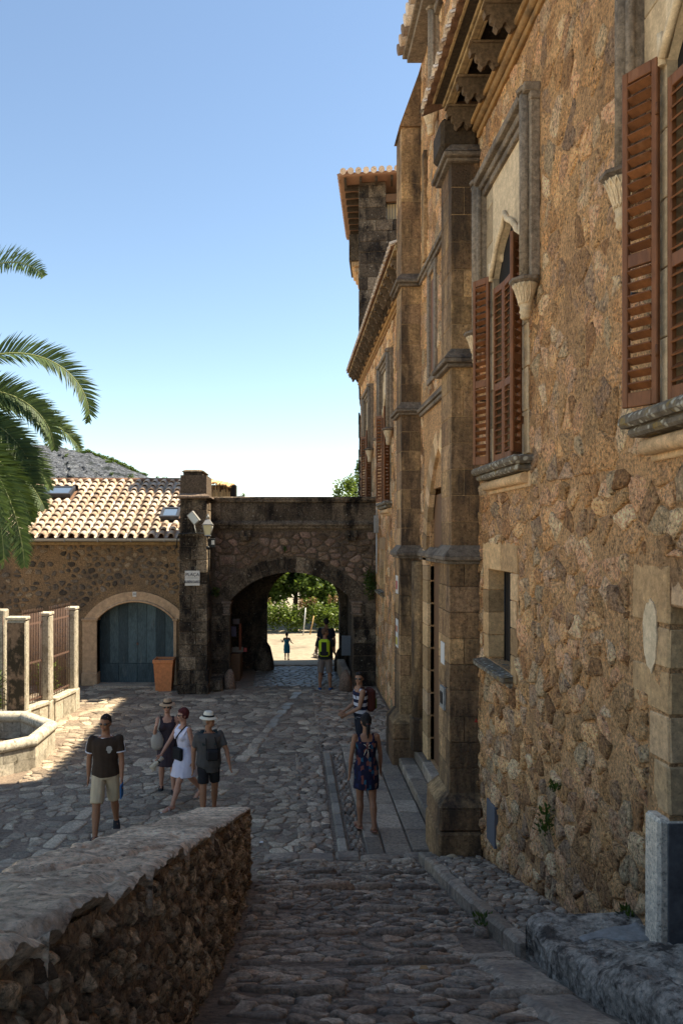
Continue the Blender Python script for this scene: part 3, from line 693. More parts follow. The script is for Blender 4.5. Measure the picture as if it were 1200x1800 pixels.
def gothic_window(c, near=True, first=True):
    far = not near
    hm = MB(); hm.tone = (.4, .5)
    # label: top bar with three mouldings and two dropped ends
    for (x0, x1, za, zb) in ((PW-.17, PW, 8.84, 8.93), (PW-.11, PW, 8.76, 8.84), (PW-.07, PW, 8.68, 8.76)): hm.box(x0, x1, c-(1.14 if x0 < PW-.1 else .915), c+(1.14 if x0 < PW-.1 else .915), za, zb, .01)
    hood = build('hood_mould', hm, M['grey_mould'], palace)
    for sg in (-1, 1):
        m2 = MB(); drop_profile(m2, c+sg*1.02, 7.0, 8.92, sg); build('dropped_end', m2, M['grey_mould'], hood)
        corbel(hood, c+sg*1.02, 7.0, 1.0, far)
    # pale stone surround with ogee arch
    hw = .60; zs = 7.35
    inner = []
    for i in range(13):                                   # ogee / depressed arch outline
        t = -1+2*i/12; zz = 8.02-.50*abs(t)**1.9+.14*max(0, 1-abs(t)*5)-0.10*(1-abs(t)); inner.append((hw*t, zz))
    mb = MB(); mb.tone = (.8, .8); x0, x1 = PW-.025, PW+.2
    L_ = [(-.92, 7.02)]+[(-.92, 8.68)]
    for i in range(12):
        (ya, za), (yb, zb) = inner[i], inner[i+1]
        for xx in (x0,): mb.poly([(xx, c+ya, za), (xx, c+yb, zb), (xx, c+yb, 8.68), (xx, c+ya, 8.68)])
        mb.poly([(x0, c+ya, za), (x0, c+yb, zb), (x1, c+yb, zb), (x1, c+ya, za)])
    build('tracery_panel', mb, M['pale_stone'], palace)
    for sg in (-1, 1):
        z = 5.25; k = 0
        while z < 8.67:
            h = .46; z2 = min(z+h, 8.68); m2 = MB(); m2.tone = (R.random(), R.random()); w = .15 if k % 2 else .19
            if z > 7.2: w = .31
            ya, yb = sorted((c+sg*(hw-.008), c+sg*(hw+w))); m2.box(x0, x1, ya, yb, z+.004, z2-.004, .006); build('jamb_stone', m2, M['pale_stone'], palace); z = z2; k += 1
    mb = MB(); mb.tone = (.9, .9)                          # archivolt roll + cusps
    mb.tube([(x0-.02, c+y, z+.03) for y, z in inner], .035, 6)
    mb.tube([(x0-.015, c-hw-.02, 7.5), (x0-.015, c-hw-.02, 7.72)], .035, 6); mb.tube([(x0-.015, c+hw+.02, 7.5), (x0-.015, c+hw+.02, 7.72)], .035, 6)
    build('arch_moulding', mb, M['pale_stone'], palace)
    if near:
        for sg in (-1, 1):
            mb = MB(); mb.tone = (.9, .8); mb.tube([(PW+.1, c+sg*hw, 7.75), (PW+.08, c+sg*(hw-.18), 7.85), (PW+.08, c+sg*(hw-.26), 7.98), (PW+.08, c+sg*(hw-.2), 8.08)], [.05, .05, .05, .03], 6)
            mb.lathe((PW+.06, c+sg*(hw-.15), 7.68), [(.03, 0), (.06, .05), (.09, .14), (.07, .17)], 8); build('cusp', mb, M['pale_stone'], palace)
    # sill
    mb = MB(); mb.tone = (.5, .5)
    mb.box(PW-.22, PW+.3, c-.92, c+.92, 5.14, 5.23, .03, .006); mb.box(PW-.17, PW, c-.86, c+.86, 5.07, 5.137, .02); s1 = build('sill', mb, M['lichen_sill'], palace)
    mb = MB(); mb.tone = (.7, .7); mb.tube([(PW-.06, c-.8, 5.0), (PW-.06, c+.8, 5.0)], (.06, .06), 8); mb.box(PW-.03, PW, c-.88, c+.80, 4.9, 5.065, .01); build('sill_moulding', mb, M['ashlar'], s1)
    mb = MB(); mb.tone = (.2, .3)
    for (a, b) in ((-.6, -.55), (.55, .6), (-.03, .03)): mb.box(PW+.30, PW+.35, c+a, c+b, 5.23, 8.2)
    for z in (5.25, 6.3, 7.5): mb.box(PW+.302, PW+.348, c-.55, c+.55, z, z+.05)
    wf = build('window_frame', mb, M['wood'], palace)
    mb = MB(); mb.box(PW+.335, PW+.343, c-.55, c+.55, 5.3, 8.15); build('pane', mb, M['glass'], wf)
    mb = MB(); mb.tone = (.1, .1); mb.box(PW+.05, PW+.09, c-.59, c+.59, 7.42, 8.19); build('recess_shade', mb, M['dark_inside'], palace)  # dark sheet added above the shutters as the shade of the arch recess
    zt = 7.57; j = not near
    shutter_leaf(palace, (PW-.06, c+.62), (PW-.20, c+.84), 5.27, zt, join=j)
    shutter_leaf(palace, (PW-.01, c+.575), (PW+.03, c+.28), 5.27, 7.40, join=j)
    shutter_leaf(palace, (PW+.03, c+.27), (PW+.03, c-.04), 5.27, 7.40, join=j)
    shutter_leaf(palace, (PW-.05, c-.62), (PW-.20, c-.80), 5.27, zt+.0, join=j)
    # wall hook that holds the shutter
    mb = MB(); mb.tube([(PW, c+.95, 6.1), (PW-.1, c+.95, 6.1)], .012, 6); build('shutter_hook', mb, M['black_metal'], palace)
for i, c in enumerate(WC): gothic_window(c, i < 2)

# small lower windows
for i, (a, b, z0, z1) in enumerate(SW):
    blocks = [(b, b+.24, z0+.02+k*(z1-z0)/4, z0+.02+(k+1)*(z1-z0)/4) for k in range(4)] + [(a-.26 if k % 2 else a-.2, a, z0-.1+k*(z1-z0+.1)/4, z0-.1+(k+1)*(z1-z0+.1)/4) for k in range(4)] + [(a-.24, a+.42, z1, z1+.34), (a+.43, b+.24, z1, z1+.34)]
    for (p, q, r_, s_) in blocks:
        mb = MB(); mb.tone = (R.random(), R.random()); p_, q_ = (p-.012 if p == b else p+.003), (q+.012 if q == a else q-.003); mb.box(PW-.02, PW+.44, p_, q_, r_+.003, s_-.003, .008); build('jamb_stone', mb, M['ashlar'], palace)
    mb = MB(); mb.tone = (.5, .5)
    prof = [(a-.15+k*(b-a+.42)/6) for k in range(7)]
    mb.grid(12, 6, lambda s, t: (PW+.3-.46*t+.012*nz(s*9, t*5, 1, 1.3), a-.12+(b-a+.36)*s, z0-.005+.02*nz(s*9, t*5, 0, 1)-.035*max(0, t-.6)*2.5))
    mb.box(PW-.15, PW+.1, a-.10, b+.22, z0-.10, z0-.035, .02, .008); mb.box(PW-.05, PW, a-.05, b+.18, z0-.17, z0-.105, .01); sl = build('sill', mb, M['lichen_sill'], palace)
    mb = MB(); mb.tone = (.5, .4); mb.box(PW+.19, PW+.23, a+.02, b-.02, z0, z1); build('window_panel', mb, M['dark_inside'], palace)
    mb = MB()
    for k in range(4): yy = a+(b-a)*(k+.5)/4; mb.tube([(PW+.16, yy, z0), (PW+.16, yy, z1)], .01, 6)
    build('grille', mb, M['black_metal'], palace)

# near doorway: dressed jamb, lintel and marble plinth
dfn = lambda u, v, w: (PW-w, u, v)
for (p, q, r_, s_) in ((5.058, 5.30, 1.78+.75, 2.78+.1), (5.058, 5.36, 2.88, 3.2), (5.058, 5.62, 3.2, 3.5), (5.058, 5.42, 3.5, 3.79), (5.058, 5.62, 3.79, 4.2), (4.2, 5.07, 3.93, 4.2)):
    mb = MB(); mb.tone = (R.random(), R.random()); mb.box(PW-.008-.012*R.random(), PW+.44, p+.004, q-.004-.03*R.random(), r_+.003, s_-.003, .018, .006); build('jamb_stone', mb, M['ashlar'], palace)
mb = MB(); mb.tone = (.6, .8)
mb.box(PW-.08, PW+.5, 5.06, 5.26, 1.5, 2.52, .02, .004); build('plinth_stone', mb, M['marble'], palace)
mb = MB(); mb.tone = (.3, .4); mb.box(PW-.02, PW+.7, 5.045, 5.06, 1.5, 2.50, .004); build('plinth_stone', mb, M['marble_dark'], palace)
mb = MB(); mb.tone = (.4, .5); mb.box(PW-.02, 3.4, 3.6, 5.2, 1.35, 1.66, .03); build('doorstep', mb, M['marble_dark'], palace)
mb = MB(); mb.tone = (.8, .9)           # plaster patch on the lintel stones
mb.prism([(PW-.024, 5.30+.10*cos(t)*(1+.25*noise.noise(Vector((cos(t)*2, sin(t)*2, 3)))), 3.72+.25*sin(t)*(1+.3*noise.noise(Vector((cos(t)*2.5, sin(t)*2.5, 8))))) for t in [2*pi*k/28 for k in range(28)]], (.01, 0, 0)); build('plaster_patch', mb, M['pale_stone'], palace)

# buttresses ---------------------------------------------------------
def buttress(y0, y1, ztop, caps, plinth, name='buttress', pyr=False):
    root = MB(); root.tone = (.2, .2); root.box(2.133, 2.55, y0+.008, y1-.008, -.1, ztop, 0); root = build(name, root, M['ashlar'], palace)
    z = plinth; stages = [plinth]+[c for c in caps]+[ztop]
    for s in range(len(stages)-1):
        za, zb = stages[s]+(.16 if s else 0), stages[s+1]
        ext = .03 if s == 0 else 0
        n = max(1, round((zb-za)/.36)); 
        for k in range(n):
            a = za+(zb-za)*k/n; b = za+(zb-za)*(k+1)/n
            if k % 3 == 1:
                m_ = MB(); m_.tone = (R.random(), R.random()); m_.box(2.125-ext, 2.50, y0-ext, (y0+y1)/2-.1, a+.003, b-.003, .008, .002); build('stone_block', m_, M['buttress'], root)
                m_ = MB(); m_.tone = (R.random(), R.random()); m_.box(2.125-ext, 2.50, (y0+y1)/2-.094, y1+ext, a+.003, b-.003, .008, .002); build('stone_block', m_, M['buttress'], root)
            elif k % 3 == 2:
                m_ = MB(); m_.tone = (R.random(), R.random()); m_.box(2.125-ext, 2.29, y0-ext, y1+ext, a+.003, b-.003, .008, .002); build('stone_block', m_, M['buttress'], root)
                m_ = MB(); m_.tone = (R.random(), R.random()); m_.box(2.296, 2.50, y0-ext, y1+ext, a+.003, b-.003, .008, .002); build('stone_block', m_, M['buttress'], root)
            else:
                m_ = MB(); m_.tone = (R.random(), R.random()); m_.box(2.125-ext, 2.50, y0-ext, y1+ext, a+.003, b-.003, .008, .002); build('stone_block', m_, M['buttress'], root)
    for c in caps:
        m_ = MB(); m_.tone = (.2, .3)
        for (e, za, zb) in ((.12, c+.0, c+.06), (.07, c-.05, c-.002)): m_.box(2.125-e, 2.5, y0-e, y1+e, za, zb, .012)
        o = [(2.125-.115, y0-.115, c+.062), (2.5, y0-.115, c+.062), (2.5, y1+.115, c+.062), (2.125-.115, y1+.115, c+.062)]; i_ = [(2.125, y0, c+.2), (2.5, y0, c+.2), (2.5, y1, c+.2), (2.125, y1, c+.2)]
        for k in range(4): m_.poly([o[k], o[(k+1) % 4], i_[(k+1) % 4], i_[k]])
        build('weathering', m_, M['grey_mould'], root)
    # plinth
    for (e, za, zb) in ((.20, -.1, plinth*.55), (.19, plinth*.55+.006, plinth-.13)):
        m_ = MB(); m_.tone = (R.random()*.6, .5); m_.box(2.125-e, 2.5, y0-e, y1+.1, za, zb, .03, .006); build('plinth_stone', m_, M['buttress'], root)
    m_ = MB(); m_.tone = (.4, .6); e = .19; zb = plinth-.127
    o = [(2.125-e, y0-e, zb), (2.5, y0-e, zb), (2.5, y1+.1, zb), (2.125-e, y1+.1, zb)]; e = .04; i_ = [(2.125-e, y0-e, plinth+.02), (2.5, y0-e, plinth+.02), (2.5, y1+e, plinth+.02), (2.125-e, y1+e, plinth+.02)]
    for k in range(4): m_.poly([o[k], o[(k+1) % 4], i_[(k+1) % 4], i_[k]])
    m_.poly(i_); build('plinth_slope', m_, M['buttress'], root)
    return root
b1 = buttress(10.15, 10.83, 9.55, [4.06, 6.66, 9.36], .98)
mb = MB(); mb.tone = (.1, .3); mb.box(2.0, 2.5, 10.2, 10.8, 9.55, 9.95, .05); build('capital_block', mb, M['eave_wood'], b1)
b2 = buttress(14.70, 15.38, 12.2, [4.0, 6.74, 9.2], .95)
mb = MB(); mb.tone = (.2, .2)       # sloping top of the second buttress
o = [(2.08, 14.65, 12.2), (2.5, 14.65, 12.2), (2.5, 15.42, 12.2), (2.08, 15.42, 12.2)]
mb.poly([o[0], o[1], (2.5, 14.65, 13.35)]); mb.poly([o[0], (2.5, 14.65, 13.35), (2.5, 15.42, 13.35), o[3]]); mb.poly([o[3], (2.5, 15.42, 13.35), o[2]]); mb.poly(o)
build('sloping_top', mb, M['buttress'], b2)
# red waymark triangle, plates and signs on the buttresses
mb = MB(); mb.prism([(2.42, 10.115, 1.93), (2.47, 10.115, 1.93), (2.445, 10.115, 1.98)], (0, .002, 0)); build('painted_triangle', mb, plain('red_paint', (.4, .03, .02)), b1)
def plate(y0, y1, z0, z1, mat, parent, name, x=2.095, t=.012):
    mb = MB(); mb.box(x-t, x, y0, y1, z0, z1, .002); return build(name, mb, mat, parent)
plate(10.42, 10.66, 2.63, 2.93, M['paper'], b1, 'plate'); pl = plate(10.36, 10.62, 2.03, 2.33, M['concrete'], b1, 'switch_box', t=.03); plate(10.42, 10.56, 2.1, 2.26, M['black_metal'], b1, 'switch_cover', 2.063, .01)
plate(14.9, 15.2, 3.25, 3.6, M['paper'], b2, 'sign_panel'); plate(14.96, 15.14, 3.33, 3.5, plain('red_print', (.45, .05, .03)), b2, 'sign_print', 2.082, .003)
plate(14.9, 15.2, 2.2, 2.75, M['paper'], b2, 'poster'); plate(14.94, 15.16, 2.25, 2.4, plain('yellow_print', (.5, .4, .06)), b2, 'poster_print', 2.082, .003); plate(14.94, 15.16, 2.5, 2.62, plain('orange_print', (.45, .16, .08)), b2, 'poster_print', 2.082, .003)
# grey meter cover low in the wall
mb = MB(); mb.box(PW-.055, PW+.05, 9.22, 9.58, .62, 1.12, .005); build('meter_cover', mb, plain('meter_grey', (.13, .135, .15), .5), palace)

# string courses, portal and window of the middle bay
for z in (4.0, 6.7, 9.2):
    mb = MB(); mb.tone = (.5, .4); mb.box(PW-.10, PW, 10.95, 14.58, z, z+.07, .01); mb.box(PW-.06, PW, 10.95, 14.58, z-.07, z-.002, .01)
    o = [(PW-.095, 10.95, z+.072), (PW-.095, 14.58, z+.072), (PW, 14.58, z+.18), (PW, 10.95, z+.18)]; mb.poly(o); build('string_course', mb, M['grey_mould'], palace)
yc, sp, hwp = 12.7, 3.85, 1.15
def pointed(r, t): # t 0..1 from far springing to apex
    th = t*pi/3; return (yc-hwp+(2*hwp+r)*cos(th)-0.0, sp+(2*hwp+r)*sin(th))
for sgn in (-1, 1):
    for k in range(9):
        a0, a1 = k/9, (k+1)/9-.006; pts = []
        for (r, t) in ((0, a0), (.36, a0), (.36, a1), (0, a1)):
            y, z = pointed(r, t); y = y if sgn > 0 else 2*yc-y; pts.append((PW-.06, y, z))
        m_ = MB(); m_.tone = (R.random(), R.random()); m_.prism(pts, (.1, 0, 0)); build('voussoir', m_, M['ashlar'], palace)
    z = .38
    while z < sp:
        z2 = min(z+.4, sp); m_ = MB(); m_.tone = (R.random(), R.random()); ya, yb = sorted((yc+sgn*1.0, yc+sgn*(1.5 if int(z*5) % 2 else 1.4))); m_.box(PW-.06, PW+.2, ya, yb, z+.003, z2-.003, .01); build('jamb_stone', m_, M['ashlar'], palace); z = z2
mb = MB(); mb.box(PW+.06, PW+.10, 11.7, 13.7, .38, 5.1); build('portal_door', mb, M['wood'], palace)
# engaged shaft beside the portal at the second buttress
mb = MB(); mb.tone = (.5, .5); mb.tube([(PW-.1, 14.4, .38), (PW-.1, 14.4, 3.9)], .13, 8); build('engaged_shaft', mb, M['buttress'], palace)
for z0, z1 in ((.38, 1.0),):
    mb = MB(); mb.tone = (.4, .5); mb.box(PW-.25, PW, 14.2, 14.6, z0, z1, .03); build('shaft_base', mb, M['buttress'], palace)
# narrow shuttered window of the middle bay
mb = MB(); mb.box(PW+.0, PW+.05, 13.2, 13.65, 7.3, 8.9); build('narrow_shutter', mb, M['shutter'], palace)
for (a, b, c, d) in ((13.05, 13.19, 7.2, 9.0), (13.66, 13.8, 7.2, 9.0), (13.05, 13.8, 9.004, 9.12), (13.0, 13.85, 7.08, 7.19)):
    mb = MB(); mb.tone = (.4, .5); mb.box(PW-.05, PW+.1, a, b, c, d, .01); build('window_surround', mb, M['grey_mould'], palace)
# tall window label of the upper bay
mb = MB(); drop_profile(mb, 12.95, 11.6, 13.3, 1); mb.box(PW-.1, PW, 11.2, 12.84, 13.1, 13.25, .01); o = build('hood_mould', mb, M['grey_mould'], palace); corbel(o, 12.95, 11.6, 1.1)
# pilaster strips
mb = MB(); mb.tone = (.6, .5); mb.box(PW-.08, PW, 13.95, 14.15, 9.4, 11.4, .01); build('pilaster', mb, M['buttress'], palace)
# eave of the upper bay
mb = MB(); mb.tone = (.3, .4); mb.box(2.12, 3.0, 10.9, 14.55, 13.40, 13.47, .01); mb.box(2.2, 3.0, 10.9, 14.5, 13.30, 13.398, .01); build('upper_eave', mb, M['grey_mould'], palace)
for k in range(13):
    m_ = MB(); m_.tone = (R.random(), R.random()); y = 10.95+k*.28
    m_.tube([(2.02, y+.14, 13.52), (3.0, y+.14, 13.72)], .10, 8); build('roof_tile', m_, M['tile'], palace)

# eaves with carved modillions ---------------------------------------
def modillion(y, th=.09):
    P2 = [(2.5, 10.03), (2.08, 10.03), (2.05, 9.96), (2.07, 9.90), (2.12, 9.92), (2.13, 9.86), (2.17, 9.84), (2.16, 9.79), (2.20, 9.75), (2.24, 9.78), (2.26, 9.83), (2.29, 9.84), (2.31, 9.80), (2.34, 9.76), (2.38, 9.77), (2.39, 9.82), (2.42, 9.84), (2.42, 9.87), (2.5, 9.87)]
    mb = MB(); mb.tone = (R.uniform(.5, 1), R.uniform(.4, .9)); mb.prism([(x, y-th/2, z) for x, z in P2], (0, th, 0))
    mb.tone = (1, 1); mb.box(2.05, 2.5, y-th/2-.015, y+th/2+.015, 10.035, 10.06)
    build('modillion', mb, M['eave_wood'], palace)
y = 10.15
while y > 4.0: modillion(y); y -= .655
y = 15.75
while y < 27.2: modillion(y, .1); y += .62
for (a, b, xo) in ((-1, 10.28, 0), (15.3, 27.4, .19)):
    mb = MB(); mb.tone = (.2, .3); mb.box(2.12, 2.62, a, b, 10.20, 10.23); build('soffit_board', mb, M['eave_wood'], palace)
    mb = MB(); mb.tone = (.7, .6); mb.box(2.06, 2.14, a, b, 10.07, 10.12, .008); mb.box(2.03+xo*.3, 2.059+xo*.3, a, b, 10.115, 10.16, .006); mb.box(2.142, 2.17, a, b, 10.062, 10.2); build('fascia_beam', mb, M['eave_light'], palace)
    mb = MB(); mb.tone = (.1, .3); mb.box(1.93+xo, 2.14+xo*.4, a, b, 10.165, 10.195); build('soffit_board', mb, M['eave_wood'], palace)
    mb = MB(); mb.tone = (.9, .9); mb.box(1.895+xo, 1.93+xo, a, b, 10.16, 10.185, .004); build('tile_batten', mb, M['eave_light'], palace)
    # closed roof above
    mb = MB(); mb.tone = (.3, .4); mb.poly([(1.9+xo, a, 10.2), (1.9+xo, b, 10.2), (6.5, b, 12.0), (6.5, a, 12.0)]); mb.poly([(6.5, a, 12), (6.5, b, 12), (10, b, 10.5), (10, a, 10.5)])
    for yy in (a, b): mb.poly([(2.6, yy, 9.8), (1.95+xo, yy, 10.2), (6.5, yy, 12.0), (10, yy, 10.5), (10, yy, 9.8)])
    build('roof', mb, M['tile_brown'], palace)
def eave_tile(me_, y, x0, z0, L_=.5, sl=.38, parent=palace, mat='tile', ctr=None): pass
def barrel(x, y, z, dx, dz, r=.095, th=.014, L_=.42, n=7, axis='x', tone=None):
    """convex roof tile whose low end is at (x,y,z), running uphill along dx (+x) or y"""
    mb = MB(); mb.tone = tone or (R.random(), R.random())
    rows = []
    for (t, rr) in ((0, r), (1, r*.78)):
        for q in (rr, rr-th):
            row = []
            for k in range(n):
                a = pi*k/(n-1); w = q*cos(a); h = q*sin(a)*.8
                if axis == 'x': p = (x+dx*t*L_ - dz*0, y+w, z+dz*t*L_+h)
                else: p = (x+w, y+dx*t*L_, z+dz*t*L_+h)
                row.append(mb.vert(p))
            rows.append(row)
    o0, i0, o1, i1 = rows
    for k in range(n-1):
        mb.face([o0[k], o0[k+1], o1[k+1], o1[k]], True); mb.face([i0[k+1], i0[k], i1[k], i1[k+1]], True); mb.face([o0[k+1], o0[k], i0[k], i0[k+1]]); mb.face([o1[k], o1[k+1], i1[k+1], i1[k]])
    return mb
for (a, b, x0) in ((4.0, 10.3, 1.78), (15.3, 27.3, 1.98)):
    y = a; k = 0; mine = MB()
    while y < b:
        m_ = barrel(x0, y+.12, 10.19, .93, .36, .1, .016, .5, 7, 'x', (R.uniform(.5, 1), R.uniform(.6, 1))); build('roof_tile', m_, M['tile'], palace)
        # pan tile below
        mp = MB(); mp.tone = (R.random()*.5, .5); pts = []
        for s in (0, 1):
            pts.append([mp.vert((x0+.03+.93*.5*s, y+.245+.11*cos(pi*q/5), 10.20+.36*.5*s-.07*sin(pi*q/5))) for q in range(6)])
        for q in range(5): mp.face([pts[0][q], pts[0][q+1], pts[1][q+1], pts[1][q]], True)
        build('pan_tile', mp, M['tile_brown'], palace); y += .25
# far corner edge: quoins
ashlar(palace, M['dark_stone'], lambda u, v, w: (PW-w, u, v), 26.9, 27.3, 0.05, 9.6, .4, .4, 'quoin', .05)
# electric box and conduit at the bridge
eb = MB(); eb.box(PW-.12, PW, 21.6, 21.95, 4.45, 4.95, .01); eb = build('electric_box', eb, M['concrete'], palace)
mb = MB(); mb.tube([(PW-.05, 21.8, 4.45), (PW-.05, 21.8, 3.3)], .02, 6); mb.tube([(PW-.05, 21.8, 4.95), (PW-.05, 21.8, 5.3)], .015, 6); build('conduit', mb, M['white_metal'], eb)

# tower at the far end ------------------------------------------------
tower = thing('tower', 'square stone tower with tiled overhanging roof rising behind the palace', 'tower', (4, 30, 0))
TA = Vector((2.46, 27.7)); ang = atan2(3.13-2.46, 33-27.7)   # left side direction
U = Vector((sin(ang), cos(ang), 0)); V = Vector((cos(ang), -sin(ang), 0))
def tp(a, b, z): # a along right (V), b along depth (U)
    if z > 9: z += .5
    return Vector((TA.x, TA.y, 0))+V*a+U*b+Vector((0, 0, z))
mb = MB(); mb.tone = (.4, .4)
def tbox(mb, a0, a1, b0, b1, z0, z1, bev=0): mb.obox(tp((a0+a1)/2, (b0+b1)/2, (z0+z1)/2), V*((a1-a0)/2), U*((b1-b0)/2), Vector((0, 0, (z1-z0)/2)), bev)
tbox(mb, .03, 4, .03, 5.3, -1, 8.5); tbox(mb, .03, 4, .03, 5.3, 9.1, 14.1); mb.obox(tp(2, 2.6, 9.0)+Vector((0, 0, .05)), V*1.9, U*2.5, Vector((0, 0, .7))); tbox(mb, .03, .95, .03, 5.3, 14.1, 16.6); tbox(mb, .95, 4, 1.0, 5.3, 14.1, 16.6)
tw = build('wall', mb, M['dark_mortar'], tower)
tfn = lambda u, v, w: tuple(tp(u, 0.03, v)-U*w)
ashlar(tw, M['dark_stone'], tfn, 0, 4, 9.7, 16.5, .42, .62, 'stone_block', .05, .008, .012, .03, holes=[(.98, 4, 15.9, 16.7), (1.0, 2.2, 15.25, 15.9)])
ashlar(tw, M['dark_stone'], lambda u, v, w: tuple(tp(0.03, u, v)-V*w), 0, 5.3, 5, 16.5, .42, .8, 'side_block', .05, .008, .012, .03, join=True)
mb = MB(); mb.tone = (.3, .3); tbox(mb, 1.0, 2.2, .35, .42, 15.2, 15.9); build('window_pane', mb, M['glass'], tower)
mb = MB(); mb.tone = (.3, .3); tbox(mb, .98, 2.2, .04, .2, 15.88, 16.15); build('window_lintel', mb, M['wood'], tower)
mb = MB(); mb.tone = (.6, .6)
for k in range(6): tbox(mb, 1.02+k*.1, 1.10+k*.1, .25, .30, 15.27, 15.86)
build('curtain', mb, plain('curtain', (.3, .22, .12)), tower)
mb = MB(); mb.lathe(tp(1.72, .2, 15.65), [(.02, -.09), (.09, -.05), (.09, .05), (.02, .09)], 12); build('wall_lamp', mb, M['white_metal'], tower)
# roof slab, rafters, tiles
mb = MB(); mb.tone = (.5, .6); o = [tp(-.62, -.55, 16.62), tp(4.4, -.55, 16.62), tp(4.4, 5.9, 16.62), tp(-.62, 5.9, 16.62)]; ap = tp(2.2, 2.6, 17.9)
mb.poly(o)
for k in range(4): mb.poly([Vector(o[k])+Vector((0, 0, .1)), Vector(o[(k+1) % 4])+Vector((0, 0, .1)), ap]); mb.poly([o[k], o[(k+1) % 4], Vector(o[(k+1) % 4])+Vector((0, 0, .1)), Vector(o[k])+Vector((0, 0, .1))])
troof = build('roof', mb, M['tile_brown'], tower)
for k in range(9):
    mb = MB(); mb.tone = (.2, .2); tbox(mb, -.5+k*.55, -.42+k*.55, -.45, .1, 16.44, 16.6); build('rafter', mb, M['eave_wood'], troof)
for k in range(9):
    mb = MB(); mb.tone = (.2, .2); tbox(mb, -.52, .1, .2+k*.6, .3+k*.6, 16.44, 16.6); build('rafter', mb, M['eave_wood'], troof)
for k in range(15):
    a = -.62+k*.27; mb = MB(); mb.tone = (R.uniform(.4, 1), R.uniform(.5, 1)); mb.tube([tp(a+.1, -.68, 16.72), tp(a+.1, -.1, 16.98)], [.115, .09], 8); build('roof_tile', mb, M['tile'], troof)
for k in range(22):
    a = -.4+k*.27; mb = MB(); mb.tone = (R.uniform(.2, .7), R.uniform(.4, .8)); mb.tube([tp(-.72, a+.1, 16.70), tp(-.2, a+.1, 16.92)], [.115, .09], 6); build('roof_tile', mb, M['tile_brown'], troof)
# corbelled turret on the left side
bt = MB(); bt.tone = (.4, .4); tbox(bt, -.5, .02, 3.2, 5.3, 14.95, 16.0); bt = build('corbelled_turret', bt, M['dark_stone'], tower)
for k, (e, z) in enumerate(((.40, 14.75), (.30, 14.55), (.2, 14.32))):
    mb = MB(); mb.tone = (.8, .7); tbox(mb, -e, .02, 3.3+k*.12, 5.2-k*.12, z, z+.2, .03); build('corbel_course', mb, M['ashlar'], bt)
# ------------------------------------------------------------------ arched bridge
Rb = random.Random(21)
bridge = thing('bridge', 'dark stone bridge with a wide low archway joining the house and the palace', 'bridge', (0, 23, 0))
BY = 22.3
def arc_pts(xc, hw, spring, rise, n=20, semi=False):
    if semi: return [(xc-hw*cos(pi*k/n), spring+rise*sin(pi*k/n)) for k in range(n+1)]
    Rr = (hw*hw+rise*rise)/(2*rise); a0 = math.asin(min(1, hw/Rr)); return [(xc+Rr*sin(-a0+2*a0*k/n), spring+rise-Rr+Rr*cos(-a0+2*a0*k/n)) for k in range(n+1)]
def arch_wall(mb, x0, x1, z0, z1, y0, y1, arc, foot=0):
    pts = arc; xl, xr = pts[0][0], pts[-1][0]
    for y in (y0, y1):
        mb.poly([(x0, y, z0), (xl, y, z0), (xl, y, z1), (x0, y, z1)]); mb.poly([(xr, y, z0), (x1, y, z0), (x1, y, z1), (xr, y, z1)])
        for i in range(len(pts)-1): mb.poly([(pts[i][0], y, pts[i][1]), (pts[i+1][0], y, pts[i+1][1]), (pts[i+1][0], y, z1), (pts[i][0], y, z1)])
    for i in range(len(pts)-1): mb.poly([(pts[i][0], y0, pts[i][1]), (pts[i+1][0], y0, pts[i+1][1]), (pts[i+1][0], y1, pts[i+1][1]), (pts[i][0], y1, pts[i][1])], True)
    mb.poly([(xl, y0, foot), (xl, y0, pts[0][1]), (xl, y1, pts[0][1]), (xl, y1, foot)]); mb.poly([(xr, y0, foot), (xr, y0, pts[-1][1]), (xr, y1, pts[-1][1]), (xr, y1, foot)])
    mb.poly([(x0, y0, z1), (x1, y0, z1), (x1, y1, z1), (x0, y1, z1)]); mb.poly([(x0, y0, z0), (x0, y1, z0), (x0, y1, z1), (x0, y0, z1)]); mb.poly([(x1, y0, z0), (x1, y1, z0), (x1, y1, z1), (x1, y0, z1)])
arcN = arc_pts(.03, 1.79, 2.46, .85)
arcF = arc_pts(.43, 1.19, 2.1, 1.19, 20, True)
mb = MB(); mb.tone = (.4, .4); arch_wall(mb, -2.6, 2.5, -.1, 4.6, BY, 22.95, arcN); front = build('front_wall', mb, M['dark_mortar'], bridge)
mb = MB(); mb.tone = (.3, .4); arch_wall(mb, -2.6, 2.5, -.1, 4.6, 25.1, 25.7, arcF); build('rear_wall', mb, M['dark_stone'], bridge)
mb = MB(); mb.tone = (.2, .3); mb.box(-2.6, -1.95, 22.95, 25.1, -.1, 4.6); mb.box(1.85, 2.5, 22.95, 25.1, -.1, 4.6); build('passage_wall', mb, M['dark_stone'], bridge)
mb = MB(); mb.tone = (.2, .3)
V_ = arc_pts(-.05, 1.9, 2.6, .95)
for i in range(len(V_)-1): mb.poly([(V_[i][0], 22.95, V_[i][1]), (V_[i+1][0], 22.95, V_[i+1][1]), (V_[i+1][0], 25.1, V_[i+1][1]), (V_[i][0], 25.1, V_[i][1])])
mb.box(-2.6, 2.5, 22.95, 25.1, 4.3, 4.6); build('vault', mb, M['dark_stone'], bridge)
bfn = lambda u, v, w: (u, BY-w, v)
